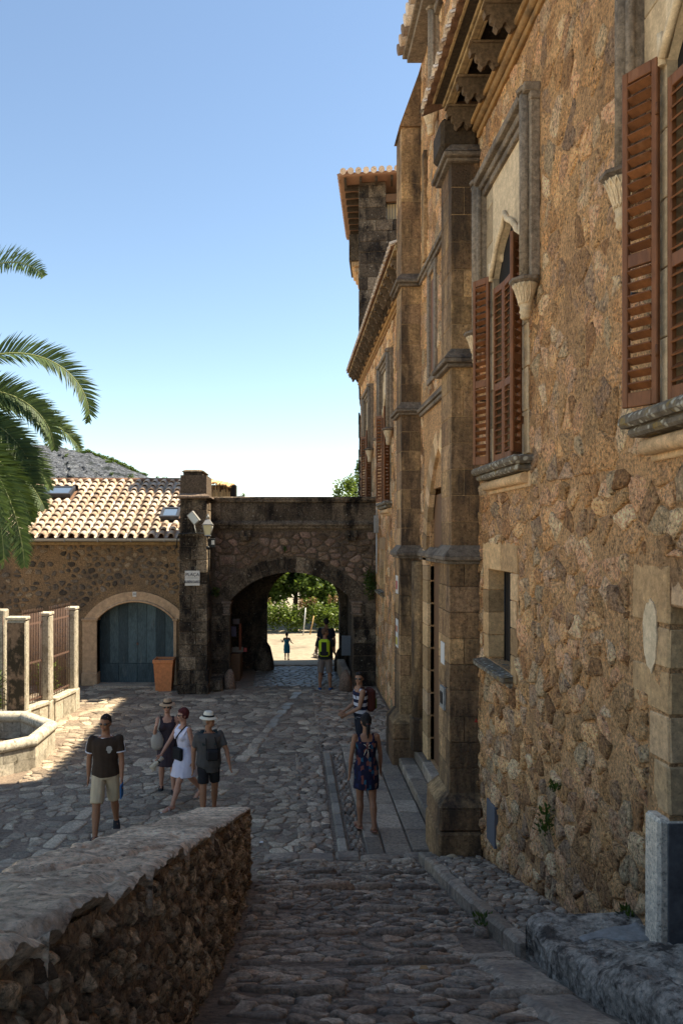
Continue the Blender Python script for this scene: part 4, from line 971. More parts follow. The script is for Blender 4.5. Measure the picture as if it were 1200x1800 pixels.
# voussoirs
Rr = (1.79**2+.85**2)/(2*.85); zc = 2.46+.85-Rr; a0 = math.asin(1.79/Rr); NV = 17
for k in range(NV):
    a, b = -a0+2*a0*k/NV+.004, -a0+2*a0*(k+1)/NV-.004; ro = Rr+.40+(.05 if k % 2 else 0)
    pts = [(.03+Rr*sin(a), BY-.03, zc+Rr*cos(a)), (.03+ro*sin(a), BY-.03, zc+ro*cos(a)), (.03+ro*sin(b), BY-.03, zc+ro*cos(b)), (.03+Rr*sin(b), BY-.03, zc+Rr*cos(b))]
    mb = MB(); mb.tone = (Rb.random(), Rb.random()); mb.prism(pts, (0, .2, 0)); build('voussoir', mb, M['dark_stone'], front)
# rubble over the arch
polys = cells(-2.2, 2.5, 2.6, 4.5, .27, .22, .45, Rb); out = []
for p in polys:
    c = centroid(p); dx, dz = c[0]-.03, c[1]-zc; d = math.hypot(dx, dz); nx, ny = dx/d, dz/d
    p = clip(p, -nx, -ny, -(nx*.03+ny*zc)-(Rr+.46))
    if len(p) >= 3 and area(p) > .01: out.append(p)
out = cut_rects(out, [(-2.06, -1.58, 3.5, 3.82), (-1.45, -1.1, 4.2, 4.6), (1.62, 1.95, 4.2, 4.6)])
for p in out:
    mb = MB(); stone(mb, p, bfn, .018, .035, Rb, base=-.02, dome=.75, tilt=.5); build('stone', mb, M['bridge_stone'], front)
mb = MB(); mb.tone = (.9, .9); mb.box(-2.04, -1.6, BY-.03, BY, 3.52, 3.80, .01); build('blank_tablet', mb, M['bridge_stone'], front)
mb = MB(); mb.tone = (.7, .5); mb.box(-1.98, -1.66, BY-.04, BY-.025, 3.56, 3.76, .005); build('blank_tablet', mb, M['bridge_stone'], front)
for x in (-1.28, 1.78):
    mb = MB(); mb.tone = (.6, .6); mb.box(x-.16, x-.05, BY-.2, BY, 4.33, 4.52, .02); mb.box(x+.05, x+.16, BY-.2, BY, 4.33, 4.52, .02); mb.box(x-.13, x+.13, BY-.14, BY, 4.22, 4.37, .03); build('stone_bracket', mb, M['dark_stone'], front)
# piers beside the arch with imposts
ashlar(front, M['dark_stone'], bfn, -2.28, -1.77, 0, 2.42, .4, .5, 'stone_block', .06, .008, .015, .04, rng=Rb)
ashlar(front, M['dark_stone'], bfn, 1.83, 2.48, 0, 2.42, .4, .62, 'stone_block', .06, .008, .015, .04, rng=Rb)
for (a, b) in ((-1.99, -1.70), (1.76, 2.1)):
    mb = MB(); mb.tone = (.9, .8); mb.box(a, b, BY-.10, BY+.6, 2.40, 2.47, .02); mb.box(a+.03, b-.03, BY-.07, BY+.5, 2.31, 2.395, .02); mb.box(a+.05, b-.05, BY-.05, BY+.5, 2.12, 2.3, .02); mb.box(a+.03, b-.03, BY-.07, BY+.5, 2.07, 2.115, .01); build('impost', mb, M['bridge_stone'], front)
# parapet
mb = MB(); mb.tone = (.3, .4); mb.box(-2.35, 2.5, BY-.02, BY+.33, 4.6, 5.36); par = build('parapet', mb, M['dark_mortar'], bridge)
x = -2.3
for w in (.30, .62, .66, .95, .98, .72, .55):
    mb = MB(); mb.tone = (Rb.random(), Rb.random()); mb.box(x+.005, min(x+w, 2.49)-.005, BY-.05, BY+.2, 4.73, 5.33, .012); build('stone_block', mb, M['dark_stone'], par); x += w
mb = MB(); mb.tone = (.8, .7); mb.tube([(-2.35, BY-.06, 5.38), (2.49, BY-.06, 5.38)], .05, 8); mb.box(-2.36, 2.49, BY-.12, BY+.42, 5.40, 5.50, .025); build('coping', mb, M['dark_stone'], par)
mb = MB(); mb.tone = (.8, .6); mb.box(-2.3, 2.49, BY-.16, BY+.1, 4.66, 4.74, .02); mb.poly([(-2.3, BY-.15, 4.742), (2.49, BY-.15, 4.742), (2.49, BY-.05, 4.81), (-2.3, BY-.05, 4.81)]); mb.box(-2.3, 2.49, BY-.1, BY+.1, 4.58, 4.655, .01); build('string_course', mb, M['dark_stone'], par)
mb = MB(); mb.tone = (.3, .3); mb.box(-2.35, 2.5, 25.4, 25.7, 4.6, 5.4); build('rear_parapet', mb, M['dark_stone'], bridge)
for k in range(9):                 # low roof tiles edge under the string course
    pass
# tall end pier
pier = thing('gate_pier', 'tall dark stone pier between the house and the archway carrying the street name plate', 'pier', (-2.66, 21.6, 0))
PY = 21.2; x0, x1 = -3.06, -2.28
mb = MB(); mb.tone = (.3, .4); mb.box(x0+.03, x1-.03, PY+.03, 22.6, -.1, 6.05); core = build('pier_core', mb, M['dark_mortar'], pier)
z = 0; k = 0
while z < 5.40:
    h = Rb.uniform(.27, .38); z2 = min(z+h, 5.40); xm = x0+.78*(.42 if k % 2 else .6); e = .04 if z < .5 else (0 if z < 4.5 else -.02)
    for (a, b) in ((x0-e, xm), (xm, x1+e)):
        mb = MB(); mb.tone = (Rb.random(), Rb.random()); mb.box(a+.005, b-.005, PY-e+Rb.uniform(-.012, .012), PY+.5, z+.004, z2-.004, .016, .006); build('stone_block', mb, M['dark_stone'] , pier)
    mb = MB(); mb.tone = (Rb.random(), Rb.random()); mb.box(x0, x1, PY+.505, 22.3, z+.004, z2-.004, .016); build('stone_block', mb, M['dark_stone'], pier)
    z = z2; k += 1
mb = MB(); mb.tone = (.5, .6); mb.box(x0-.02, x1+.02, PY-.07, PY+.9, 4.36, 4.44, .015); build('moulding', mb, M['dark_stone'], pier)
mb = MB(); mb.tone = (.9, .9); mb.box(x0-.08, x1+.08, PY-.1, PY+1.0, 5.41, 5.47, .015)
o = [(x0-.07, PY-.09, 5.472), (x1+.07, PY-.09, 5.472), (x1+.07, PY+1, 5.472), (x0-.07, PY+1, 5.472)]; i_ = [(x0+.08, PY+.06, 5.56), (x1-.12, PY+.06, 5.56), (x1-.12, PY+.85, 5.56), (x0+.08, PY+.85, 5.56)]
for k in range(4): mb.poly([o[k], o[(k+1) % 4], i_[(k+1) % 4], i_[k]])
build('cap', mb, M['bridge_stone'], pier)
for k in range(3):
    mb = MB(); mb.tone = (Rb.random()*.6, .4); mb.box(x0+.1, x1-.14, PY+.08, PY+1.3, 5.565+k*.19, 5.565+(k+1)*.19-.006, .012); build('stone_block', mb, M['dark_stone'], pier)
mb = MB(); mb.tone = (.8, .8); mb.box(x0+.07, x1-.10, PY+.05, PY+1.33, 6.135, 6.17, .01)
o = [(x0+.08, PY+.06, 6.172), (x1-.11, PY+.06, 6.172), (x1-.11, PY+.72, 6.172), (x0+.08, PY+.72, 6.172)]; i_ = [(x0+.16, PY+.16, 6.21), (x1-.2, PY+.16, 6.21), (x1-.2, PY+.6, 6.21), (x0+.16, PY+.6, 6.21)]
for k in range(4): mb.poly([o[k], o[(k+1) % 4], i_[(k+1) % 4], i_[k]])
mb.poly(i_); build('top_cap', mb, M['dark_stone'], pier)
def text(body, size, loc, parent, mat, name='lettering', rot=(pi/2, 0, 0), ext=.002, sx=1.0):
    cu = bpy.data.curves.new(name, 'FONT'); cu.body = body; cu.size = size; cu.align_x = 'CENTER'; cu.align_y = 'CENTER'; cu.extrude = ext
    t = bpy.data.objects.new('tmp_text', cu); COL.objects.link(t); dg = bpy.context.evaluated_depsgraph_get(); dg.update()
    me = bpy.data.meshes.new_from_object(t.evaluated_get(dg)); bpy.data.objects.remove(t); me.materials.clear(); me.materials.append(mat)
    me.transform(Matrix.Rotation(rot[0], 4, 'X') @ Matrix.Diagonal((sx, 1, 1, 1)))
    if rot[2]: me.transform(Matrix.Rotation(rot[2], 4, 'Z'))
    return link(name, me, loc, parent)
sign = thing('street_sign', 'white tiled street name plate on the dark pier reading PLACA RUBEN DARIO', 'sign', (-2.69, PY-.05, 3.0))
for i in range(2):
    for j in range(2):
        mb = MB(); mb.tone = (.5+.2*i, .5); mb.box(-2.895+i*.206, -2.692+i*.206, PY-.05, PY-.02, 3.0+j*.206, 3.203+j*.206, .003); build('ceramic_tile', mb, M['paper'], sign)
sp_ = plain('sign_ink', (.05, .025, .05))
text('PLAÇA', .125, (-2.69, PY-.056, 3.30), sign, sp_, ext=.004); text('RUBÉN DARÍO', .105, (-2.69, PY-.056, 3.10), sign, sp_, sx=.62, ext=.004)
mb = MB(); mb.box(-2.84, -2.54, PY-.0525, PY-.0505, 3.213, 3.217); build('printed_line', mb, sp_, sign)
mb = MB(); mb.box(-2.73, -2.65, PY-.03, PY+.0, 3.43, 3.52); build('putlog_hole', mb, M['dark_inside'], pier)
# floodlight, lantern, cables
fl = thing('floodlight', 'small rectangular white floodlight tilted on the dark pier beside the lantern', 'floodlight', (-2.62, 21.1, 4.55))
c = Vector((-2.63, PY-.22, 4.86)); a_ = Vector((.62, -.1, -.78)).normalized(); b_ = Vector((.7, -.25, .6)); b_ = (b_-a_*b_.dot(a_)).normalized(); n_ = a_.cross(b_)
if n_.y > 0: n_ = -n_
mb = MB(); mb.obox(c, a_*.17, b_*.11, n_*.045, .01); build('housing', mb, M['grey_metal'], fl)
mb = MB(); mb.obox(c+n_*.048, a_*.145, b_*.085, n_*.004); build('glass_front', mb, plain('flood_glass', (.45, .5, .5), .15, 0, .05), fl)
mb = MB(); mb.tube([c-n_*.04+Vector((0, 0, -.12)), (-2.62, PY-.1, 4.6), (-2.58, PY-.06, 4.44)], .012, 6); build('bracket', mb, M['white_metal'], fl)
lp = thing('street_lantern', 'old style four sided street lantern on an iron bracket by the archway', 'street lamp', (-2.27, 21.2, 3.9))
LC = Vector((-2.245, PY-.22, 0)); 
def frust(mb, c, w0, z0, w1, z1):
    a = [mb.vert((c.x+sx*w0, c.y+sy*w0, z0)) for sx, sy in ((-1,-1),(1,-1),(1,1),(-1,1))]; b = [mb.vert((c.x+sx*w1, c.y+sy*w1, z1)) for sx, sy in ((-1,-1),(1,-1),(1,1),(-1,1))]
    mb.face(a[::-1]); mb.face(b)
    for k in range(4): mb.face([a[k], a[(k+1) % 4], b[(k+1) % 4], b[k]])
mb = MB(); frust(mb, LC, .075, 4.40, .125, 4.66); build('lamp_glass', mb, M['lamp_glass'], lp)
mb = MB(); frust(mb, LC, .145, 4.665, .145, 4.685); frust(mb, LC, .13, 4.69, .05, 4.82); mb.lathe((LC.x, LC.y, 4.84), [(.06, 0), (.04, .03), (.055, .05), (.03, .08), (.02, .10), (.03, .115), (.0, .13)], 8)
frust(mb, LC, .085, 4.37, .08, 4.40)
for sx, sy in ((-1,-1),(1,-1),(1,1),(-1,1)): mb.tube([(LC.x+sx*.08, LC.y+sy*.08, 4.39), (LC.x+sx*.13, LC.y+sy*.13, 4.67)], .008, 4)
build('lamp_frame', mb, M['grey_metal'], lp)
mb = MB(); mb.tube([(LC.x, LC.y, 4.37), (LC.x, LC.y, 4.25), (LC.x+.0, LC.y+.05, 4.1), (LC.x, PY+.9, 4.05)], .014, 6); mb.tube([(LC.x+.12, LC.y, 4.62), (LC.x+.07, LC.y+.02, 4.33), (LC.x, LC.y, 4.2)], .008, 5); mb.ball((LC.x, LC.y, 4.05), .05, 8, 6); build('bracket', mb, M['black_metal'], lp)
mb = MB(); mb.box(-2.24, -2.06, PY-.1, PY, 4.05, 4.30, .01); jb = build('junction_box', mb, M['black_metal'], lp); mb = MB(); mb.box(-2.16, -2.08, PY-.105, PY-.1, 4.13, 4.25); build('box_label', mb, M['paper'], lp)
cab = MB(); cab.tube([(-3.2, PY-.03, 3.95), (-3.13, PY-.05, 4.05), (-3.1, PY-.09, 4.3), (-3.05, PY-.09, 4.43), (-2.6, PY-.09, 4.445), (-2.3, PY-.09, 4.43), (-2.26, PY-.05, 4.3), (-2.24, PY-.05, 3.6), (-2.26, PY+.0, 2.6)], .016, 6)
tag(build('cable', cab, M['black_metal']), 'black cable clipped along the ledge of the dark pier', 'cable')
# reed pergola on the terrace
pg = thing('reed_screen', 'straw coloured reed screen with a thatched top standing on the bridge terrace', 'screen', (-2.0, 23.2, 5.4))
Ry = 23.4; xs0 = (362-510)*Ry/1350; xs1 = (404-510)*Ry/1350
for k in range(44):
    x = xs0+(xs1-xs0)*k/43+Rb.uniform(-.005, .005); zt = 5.72+Rb.uniform(-.05, .28) * (1 if Rb.random() < .35 else .3); mb = MB(); mb.tone = (Rb.random(), Rb.uniform(.4, 1)); mb.tube([(x, Ry, 5.3), (x+Rb.uniform(-.015, .015), Ry, zt)], .011, 5); build('reed', mb, M['reed'], pg)
for k in range(46):
    x = xs0-.05+(xs1-xs0+.1)*k/45; t = k/45; z = 6.08-.17*t; mb = MB(); mb.tone = (Rb.random(), Rb.uniform(.4, 1)); mb.tube([(x, Ry-.12+Rb.uniform(-.03, .03), z-Rb.uniform(.03, .09)), (x+Rb.uniform(-.02, .02), Ry+.9, z+.1)], .02, 5); build('reed', mb, M['reed'], pg)
mb = MB(); mb.tone = (.1, .2); mb.box(xs0-.05, xs1+.1, Ry+.5, Ry+.55, 5.3, 5.95); build('shade', mb, M['wood'], pg)
mb = MB(); mb.box(xs1+.02, xs1+.2, Ry-.02, Ry+.3, 5.3, 5.93, .03); build('post', mb, M['dark_inside'], pg)

# ------------------------------------------------------------------ house on the left
house = thing('house', 'low rubble stone house with a sunlit clay tile roof and an arched teal door', 'house', (-7, 24, 0))
HY = 22.4; Rh = random.Random(31)
dxc = (238.5-510)*HY/1350; hw = 1.115; darc = arc_pts(dxc, hw, 1.93, .52, 16)
mb = MB(); mb.tone = (.5, .5); arch_wall(mb, -14, -3.05, -.1, 4.2, HY, HY+.5, darc, 0); hwall = build('wall', mb, M['house_mortar'], house)
mb = MB(); mb.box(-14, -3.1, 29, 29.2, -.1, 4.2); mb.box(-14, -13.9, 22.9, 29, -.1, 4.2); mb.box(-3.25, -3.1, 22.9, 29, -.1, 4.2); build('rear_walls', mb, M['house_mortar'], house)
hfn = lambda u, v, w: (u, HY-w, v)
polys = cells(-8.7, -3.06, .0, 4.12, .23, .17, .46, Rh)
dr = [(dxc-hw-.52, dxc+hw+.40, -.1, 2.0)]
ps = []
for p in cut_rects(polys, dr):
    c = centroid(p)
    if c[1] > 1.6:
        dx, dz = c[0]-dxc, c[1]-.9; d = math.hypot(dx/1.0, dz); nx, ny = dx/d, dz/d
        if abs(dx) < hw+.6:
            p = clip(p, -nx, -ny, -(nx*dxc+ny*.9)-2.02)
    if len(p) >= 3 and area(p) > .006: ps.append(p)
ps = [p for p in ps if Rh.random() > (.35 if centroid(p)[0] < -6.3 else .1)]
lay(ps, hfn, hwall, M['house_stone'], 'stone', 300, pxkey(hfn), .035, .018, rng=Rh, base=-.02, dome=.8, k=.24)
# stone door surround
def ring_pts(r0, arc, off):
    out = []
    for i, (x, z) in enumerate(arc):
        a = arc[max(0, i-1)]; b = arc[min(len(arc)-1, i+1)]; tx, tz = b[0]-a[0], b[1]-a[1]; L_ = math.hypot(tx, tz); out.append((x-tz/L_*off, z+tx/L_*off))
    return out
outer = arc_pts(dxc, hw+.38, 1.95, .80, 16); inn = darc
mb = MB(); mb.tone = (.5, .6)
for i in range(16):
    a, b, c_, d_ = inn[i], inn[i+1], outer[i+1], outer[i]
    mb.prism([(a[0], HY-.05, a[1]), (b[0], HY-.05, b[1]), (c_[0], HY-.05, c_[1]), (d_[0], HY-.05, d_[1])], (0, .1, 0))
mb.tube([(x, HY-.05, z) for x, z in ring_pts(0, inn, .02)], .035, 6)
dsur = build('door_surround', mb, M['plaster'], house)
for sg, wd in ((-1, .42), (1, .09)):
    a, b = sorted((dxc+sg*hw, dxc+sg*(hw+wd)))
    mb = MB(); mb.tone = (.4, .5); mb.box(a, b, HY-.05, HY+.4, 0, 1.90, .01); mb.box(a-.02, b+.02, HY-.08, HY+.4, .0, .42 if sg > 0 else .38, .02); build('door_jamb', mb, M['plaster'], house)
    mb = MB(); mb.tone = (.5, .5); mb.box(a-.03, b+.03, HY-.09, HY+.3, 1.90, 1.96, .012); build('impost', mb, M['plaster'], house)
door = MB(); door.tone = (.2, .3); door.prism([(x, HY+.30, z) for x, z in [(dxc-hw, 0.03)]+darc+[(dxc+hw, .03)]], (0, .05, 0)); door = build('door', door, M['teal_door'], house)
for k in range(8):
    a = dxc-hw+.02+k*(2*hw-.04)/8; b = a+(2*hw-.04)/8; xm = (a+b)/2
    def topz(x): 
        for i in range(16):
            if darc[i][0] <= x <= darc[i+1][0]: t = (x-darc[i][0])/(darc[i+1][0]-darc[i][0]); return darc[i][1]+(darc[i+1][1]-darc[i][1])*t
        return 2.0
    mb = MB(); mb.tone = (Rh.random(), Rh.random()); g_ = .006
    mb.prism([(a+g_, HY+.285+Rh.uniform(0, .006), .62), (b-g_, HY+.285, .62), (b-g_, HY+.285, topz(b-.03)-.01), (a+g_, HY+.285, topz(a+.03)-.01)], (0, .02, 0)); build('plank', mb, M['teal_door'], door)
for k in range(4):
    a = dxc-hw+.02+k*(2*hw-.04)/4; b = a+(2*hw-.04)/4
    mb = MB(); mb.tone = (Rh.random(), Rh.random()); mb.box(a+.006, b-.006, HY+.27, HY+.299, .05, .60, .004); build('plank', mb, M['teal_door'], door)
mb = MB(); mb.box(dxc-.02, dxc+.03, HY+.255, HY+.29, 1.15, 1.22, .004); build('lock', mb, M['rust'], door)
mb = MB(); mb.tone = (.5, .6); mb.box(dxc-hw-.06, dxc+hw-.05, HY-.35, HY+.28, -.05, .05, .015); build('doorstep', mb, M['slab'], house)
mb = MB(); mb.box(dxc-.055-.02, dxc+.055-.02, HY-.065, HY-.05, 2.60, 2.74, .003); np_ = build('number_plate', mb, M['paper'], house)
text('3A', .085, (dxc-.02, HY-.067, 2.67), np_, M['print'])
# roof
EZ, EYY, RZ, RY = 4.30, 22.05, 6.22, 26.2
sl = Vector((0, RY-EYY, RZ-EZ)); SL = sl.length; sl.normalize(); up = Vector((0, -sl.z, sl.y))
mb = MB(); mb.tone = (.2, .3); mb.poly([(-14, EYY+.02, EZ-.04), (-3.0, EYY+.02, EZ-.04), (-3.0, RY, RZ-.04), (-14, RY, RZ-.04)]); mb.poly([(-14, RY, RZ-.04), (-3, RY, RZ-.04), (-3, 30.5, 4.2), (-14, 30.5, 4.2)]); mb.poly([(-3.0, EYY+.02, EZ-.04), (-3, RY, RZ-.04), (-3, 30.5, 4.2), (-3, 29, 4.0), (-3, 22.4, 4.0)])
roof = build('roof', mb, M['tile_brown'], house)
SKY = [((78-510)*24.9/1350, (128-510)*24.9/1350, 5.45-.0, 0), ]
cols = 22; sp_t = .285; X1 = -3.13; rows = 13; exps = SL/rows
def sky_cut(x, t):   # t: distance up slope
    return (-8.35 < x < -7.0 and 2.9 < t < 3.8) or (-3.98 < x < -3.3 and 1.12 < t < 2.0)
tile_meshes = []
for k in range(10):
    mb = MB(); mb.tone = (min(1, .08+.1*k+Rh.uniform(-.05, .05)), Rh.uniform(.3, 1)); n = 7; rr_ = []
    for (t, r0) in ((0, .104), (1, .072)):
        for q in (r0, r0-.018):
            rr_.append([mb.vert(Vector((q*cos(pi*j/(n-1)), 0, 0))+sl*(t*exps*1.12)+up*(q*.9*sin(pi*j/(n-1))+.05*(1-t))) for j in range(n)])
    o0, i0, o1, i1 = rr_
    for j in range(n-1): mb.face([o0[j], o0[j+1], o1[j+1], o1[j]], True); mb.face([i0[j+1], i0[j], i1[j], i1[j+1]], True); mb.face([o0[j+1], o0[j], i0[j], i0[j+1]])
    tile_meshes.append(mesh_of(mb, 'roof_tile', M['tile'], (0, 0, 0)))
rest = MB(); npart = 0; pans = MB()
for i in range(38):
    for j in range(rows):
        x = X1-i*sp_t; t = j*exps; p = Vector((x+Rh.uniform(-.008, .008), EYY-.04, EZ+.02))+sl*(t+Rh.uniform(-.012, .012))
        if sky_cut(x, t+exps/2): continue
        pxx = 510+1350*x/p.y
        if npart < 299 and pxx > -5:
            link('roof_tile', tile_meshes[min(9, max(0, int(Rh.gauss(6 if x < -3.9 else 5, 2.4))))], p, roof); npart += 1
        elif pxx <= -5 or True:
            rest.tone = (Rh.random(), Rh.random()); n = 6; r1 = []
            for (tt, r0) in ((0, .098), (1, .078)): r1.append([rest.vert(p+Vector((r0*cos(pi*q/(n-1)), 0, 0))+sl*(tt*exps*1.18)+up*(r0*.85*sin(pi*q/(n-1))+.02*(1-tt))) for q in range(n)])
            for q in range(n-1): rest.face([r1[0][q], r1[0][q+1], r1[1][q+1], r1[1][q]], True)
        pans.tone = (Rh.random(), Rh.uniform(.2, .8)); n = 5; r1 = []
        q0 = p+Vector((sp_t/2, 0, 0))
        for (tt, r0) in ((0, .075), (1, .092)): r1.append([pans.vert(q0+Vector((-r0*cos(pi*q/(n-1)), 0, 0))+sl*(tt*exps*1.1)+up*(.035-r0*.7*sin(pi*q/(n-1)))) for q in range(n)])
        for q in range(n-1): pans.face([r1[0][q], r1[0][q+1], r1[1][q+1], r1[1][q]], True)
build('more_roof_tiles', rest, M['tile'], roof, 'stuff'); build('pan_tiles', pans, M['tile'], roof, 'stuff')
for i in range(24):
    mb = MB(); mb.tone = (Rh.uniform(0, .5), Rh.random()*.6); x = -3.0-i*.42; mb.tube([(x, RY, RZ+.03), (x-.44, RY, RZ+.045)], [.09, .075], 8, cap=True); build('ridge_tile', mb, M['tile_brown'], roof)
for (xa, xb, ta, tb, op) in ((-8.28, -7.08, 3.02, 3.72, 0), (-3.93, -3.36, 1.2, 1.92, 1)):
    c = Vector(((xa+xb)/2, EYY, EZ))+sl*((ta+tb)/2)+up*.10; w = (xb-xa)/2; h = (tb-ta)/2
    mb = MB(); mb.tone = (.5, .4)
    for sx in (-1, 1): mb.obox(c+Vector((sx*(w-.04), 0, 0)), Vector((.04, 0, 0)), sl*h, up*.07, .005)
    for sy in (-1, 1): mb.obox(c+sl*(sy*(h-.04)), Vector((w-.082, 0, 0)), sl*.04, up*.07, .005)
    mb.obox(c-up*.03, Vector((w-.085, 0, 0)), sl*(h-.085), up*.01)
    sk = build('skylight', mb, plain('skylight_frame', (.05, .05, .055), .4) if not op else bpy.data.materials['skylight_frame'], roof)
    mb = MB(); mb.obox(c+up*.035, Vector((w-.085, 0, 0)), sl*(h-.085), up*.006); build('pane', mb, M['sky_glass'], sk)
# gutter and soffit
mb = MB(); mb.tone = (.6, .6); n = 8; gx0, gx1 = -14, -3.12; gc = Vector((0, EYY-.06, EZ-.02)); r2 = []
for x in (gx0, gx1): r2.append([mb.vert((x, gc.y+.07*cos(pi+pi*k/(n-1)), gc.z+.075*sin(pi+pi*k/(n-1)))) for k in range(n)])
for k in range(n-1): mb.face([r2[0][k], r2[0][k+1], r2[1][k+1], r2[1][k]], True)
mb.box(gx0, gx1, gc.y-.075, gc.y-.06, gc.z-.01, gc.z+.012); gu = build('gutter', mb, M['grey_metal'], house)
for k in range(6): mb = MB(); x = -3.6-k*.95; mb.box(x, x+.02, gc.y-.08, gc.y+.06, gc.z-.09, gc.z+.015); build('gutter_clip', mb, M['grey_metal'], gu)
mb = MB(); mb.tone = (.3, .5); mb.box(-14, -3.1, HY-.16, HY+.1, 4.11, 4.2, .02); build('eaves_course', mb, M['eave_light'], house)
# terracotta planter
pl_ = MB(); c = Vector(((289.5-510)*21.75/1350, 21.75, 0)); pl_.tone = (.5, .5)
frust(pl_, c, .215, 0, .27, .80); pl_ = build('planter', pl_, M['terracotta']); tag(pl_, 'tall square tapered terracotta planter by the teal door', 'planter')
WLOC[pl_.name] = pl_.location.copy()
mb = MB(); 
for (a, b, c2, d) in ((-.29, .29, -.29, -.235), (-.29, .29, .235, .29), (-.29, -.235, -.234, .234), (.235, .29, -.234, .234)): mb.box(c.x+a, c.x+b, c.y+c2, c.y+d, .80, .90, .01)
build('rim', mb, M['terracotta'], pl_)
mb = MB(); mb.box(c.x-.23, c.x+.23, c.y-.23, c.y+.23, .801, .84); build('soil', mb, M['dirt'], pl_)
# guard stones
def boulder(name, label, c, r, mat, seed, top=None, grp=None, n=14, m=10):
    mb = MB(); mb.tone = (.5, .5); rg = random.Random(seed); off = rg.uniform(0, 50)
    mb.ball((0, 0, 0), 1, n, m)
    mb.v = [(c[0]+v[0]*r[0]*(1+.18*noise.noise(Vector(v)*1.6+Vector((off, 0, 0)))), c[1]+v[1]*r[1]*(1+.18*noise.noise(Vector(v)*1.6+Vector((off, 9, 0)))), c[2]+(v[2] if v[2] > -.3 else -.3)*r[2]*(1+.15*noise.noise(Vector(v)*1.6+Vector((off, 0, 7))))) for v in mb.v]
    o = build(name, mb, mat); tag(o, label, 'stone', grp); return o
boulder('guard_stone', 'rounded guard stone standing at the left foot of the archway', (-1.72, 21.95, .12), (.17, .22, .42), M['bridge_stone'], 1)
boulder('guard_stone', 'pointed guard stone standing at the right foot of the archway', (1.55, 21.6, .12), (.19, .25, .46), M['bridge_stone'], 2)
mb = MB(); mb.tone = (.6, .5); mb.box(-2.28, -1.9, 21.5, 22.2, 0, .33, .05, .02); tag(build('stone_block', mb, M['dark_stone']), 'low rough stone block between the pier and the left guard stone', 'stone')
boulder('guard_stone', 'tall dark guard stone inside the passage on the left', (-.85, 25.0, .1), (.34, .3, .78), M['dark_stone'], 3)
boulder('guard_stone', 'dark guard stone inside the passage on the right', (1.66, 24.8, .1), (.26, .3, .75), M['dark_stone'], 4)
mb = MB(); mb.tone = (.7, .6)
mb.obox((1.62, 23.3, .22), (.12, 0, 0), (-.05, .6, .1), (0, 0, .22), .03); tag(build('leaning_slab', mb, M['slab']), 'grey stone slab leaning inside the archway on the right', 'stone')
mb = MB(); mb.tone = (.8, .8); mb.box(-1.1, 1.62, 25.72, 25.85, -.04, .045, .01); build('threshold_kerb', mb, M['slab'], plaza)
# shop display in the passage
sh = thing('shop_display', 'dark stall with scarves and postcards inside the passage on the left', 'stall', (-1.75, 23.6, 0))
mb = MB(); mb.box(-1.95, -1.5, 23.1, 24.3, .0, .82, .02); build('counter', mb, M['wood'], sh)
for k, (x, z, w, h, col) in enumerate(((-1.62, 1.75, .2, .16, (.12, .1, .1)), (-1.50, 1.1, .08, .8, (.16, .045, .02)), (-1.58, .9, .34, .16, (.18, .15, .12)), (-1.7, 1.4, .16, .3, (.12, .1, .14)), (-1.35, .9, .1, .12, (.3, .06, .05)))):
    mb = MB(); mb.grid(4, 6, lambda s, t: (x-w/2+w*s, 23.05+.02*k+.015*sin(s*12+t*3), z-h*.2+h*t)); build('hanging_cloth', mb, plain('cloth_%d' % k, col, .9), sh)
# tablet of rear posts: white board inside passage right
mb = MB(); mb.box(1.55, 1.83, 23.2, 23.25, .75, 1.35, .01); tag(build('notice_board', mb, plain('board_grey', (.16, .17, .18), .6)), 'grey board standing against the right wall of the passage', 'board')

# ------------------------------------------------------------------ fence with pillars
Rf = random.Random(41)
fence = thing('iron_fence', 'rusty iron bar fence between whitewashed stone pillars on a low wall', 'fence', (-5.8, 18, 0))
FP = [Vector((-6.0, 16.95, 0)), Vector((-5.69, 17.95, 0)), Vector((-5.47, 19.30, 0))]
FD = (FP[2]-FP[0]).normalized(); 
mb = MB(); mb.tone = (.5, .6)
for a, b in ((0, 1), (1, 2)):
    p, q = FP[a], FP[b]; d = (q-p).normalized(); n = Vector((d.y, -d.x, 0)); L_ = (q-p).length
    k = 0; t = .15
    while t < L_-.12:
        w = min(.42, L_-.12-t); m_ = MB(); m_.tone = (Rf.random(), Rf.random()); m_.obox(p+d*(t+w/2)+Vector((0, 0, .22)), d*(w/2-.004), n*.15, Vector((0, 0, .26)), .01); build('wall_block', m_, M['white_fence'], fence); t += w
    m_ = MB(); m_.tone = (.8, .8); m_.obox(p+d*(L_/2)+Vector((0, 0, .52)), d*(L_/2-.12), n*.18, Vector((0, 0, .045)), .015); build('wall_coping', m_, M['white_fence'], fence)
    nb = 13
    for i in range(nb):
        t = .16+(L_-.32)*i/(nb-1); m_ = MB(); m_.tube([p+d*t+Vector((0, 0, .56)), p+d*t+Vector((0, 0, 2.62))], [.011, .011], 5); m_.tube([p+d*t+Vector((0, 0, 2.62)), p+d*t+Vector((0, 0, 2.72))], [.012, .002], 5); build('bar', m_, M['rust'], fence)
    for z in (.66, 1.5, 2.38): m_ = MB(); m_.obox(p+d*(L_/2)+Vector((0, 0, z)), d*(L_/2-.1), n*.006, Vector((0, 0, .022))); build('rail', m_, M['rust'], fence)
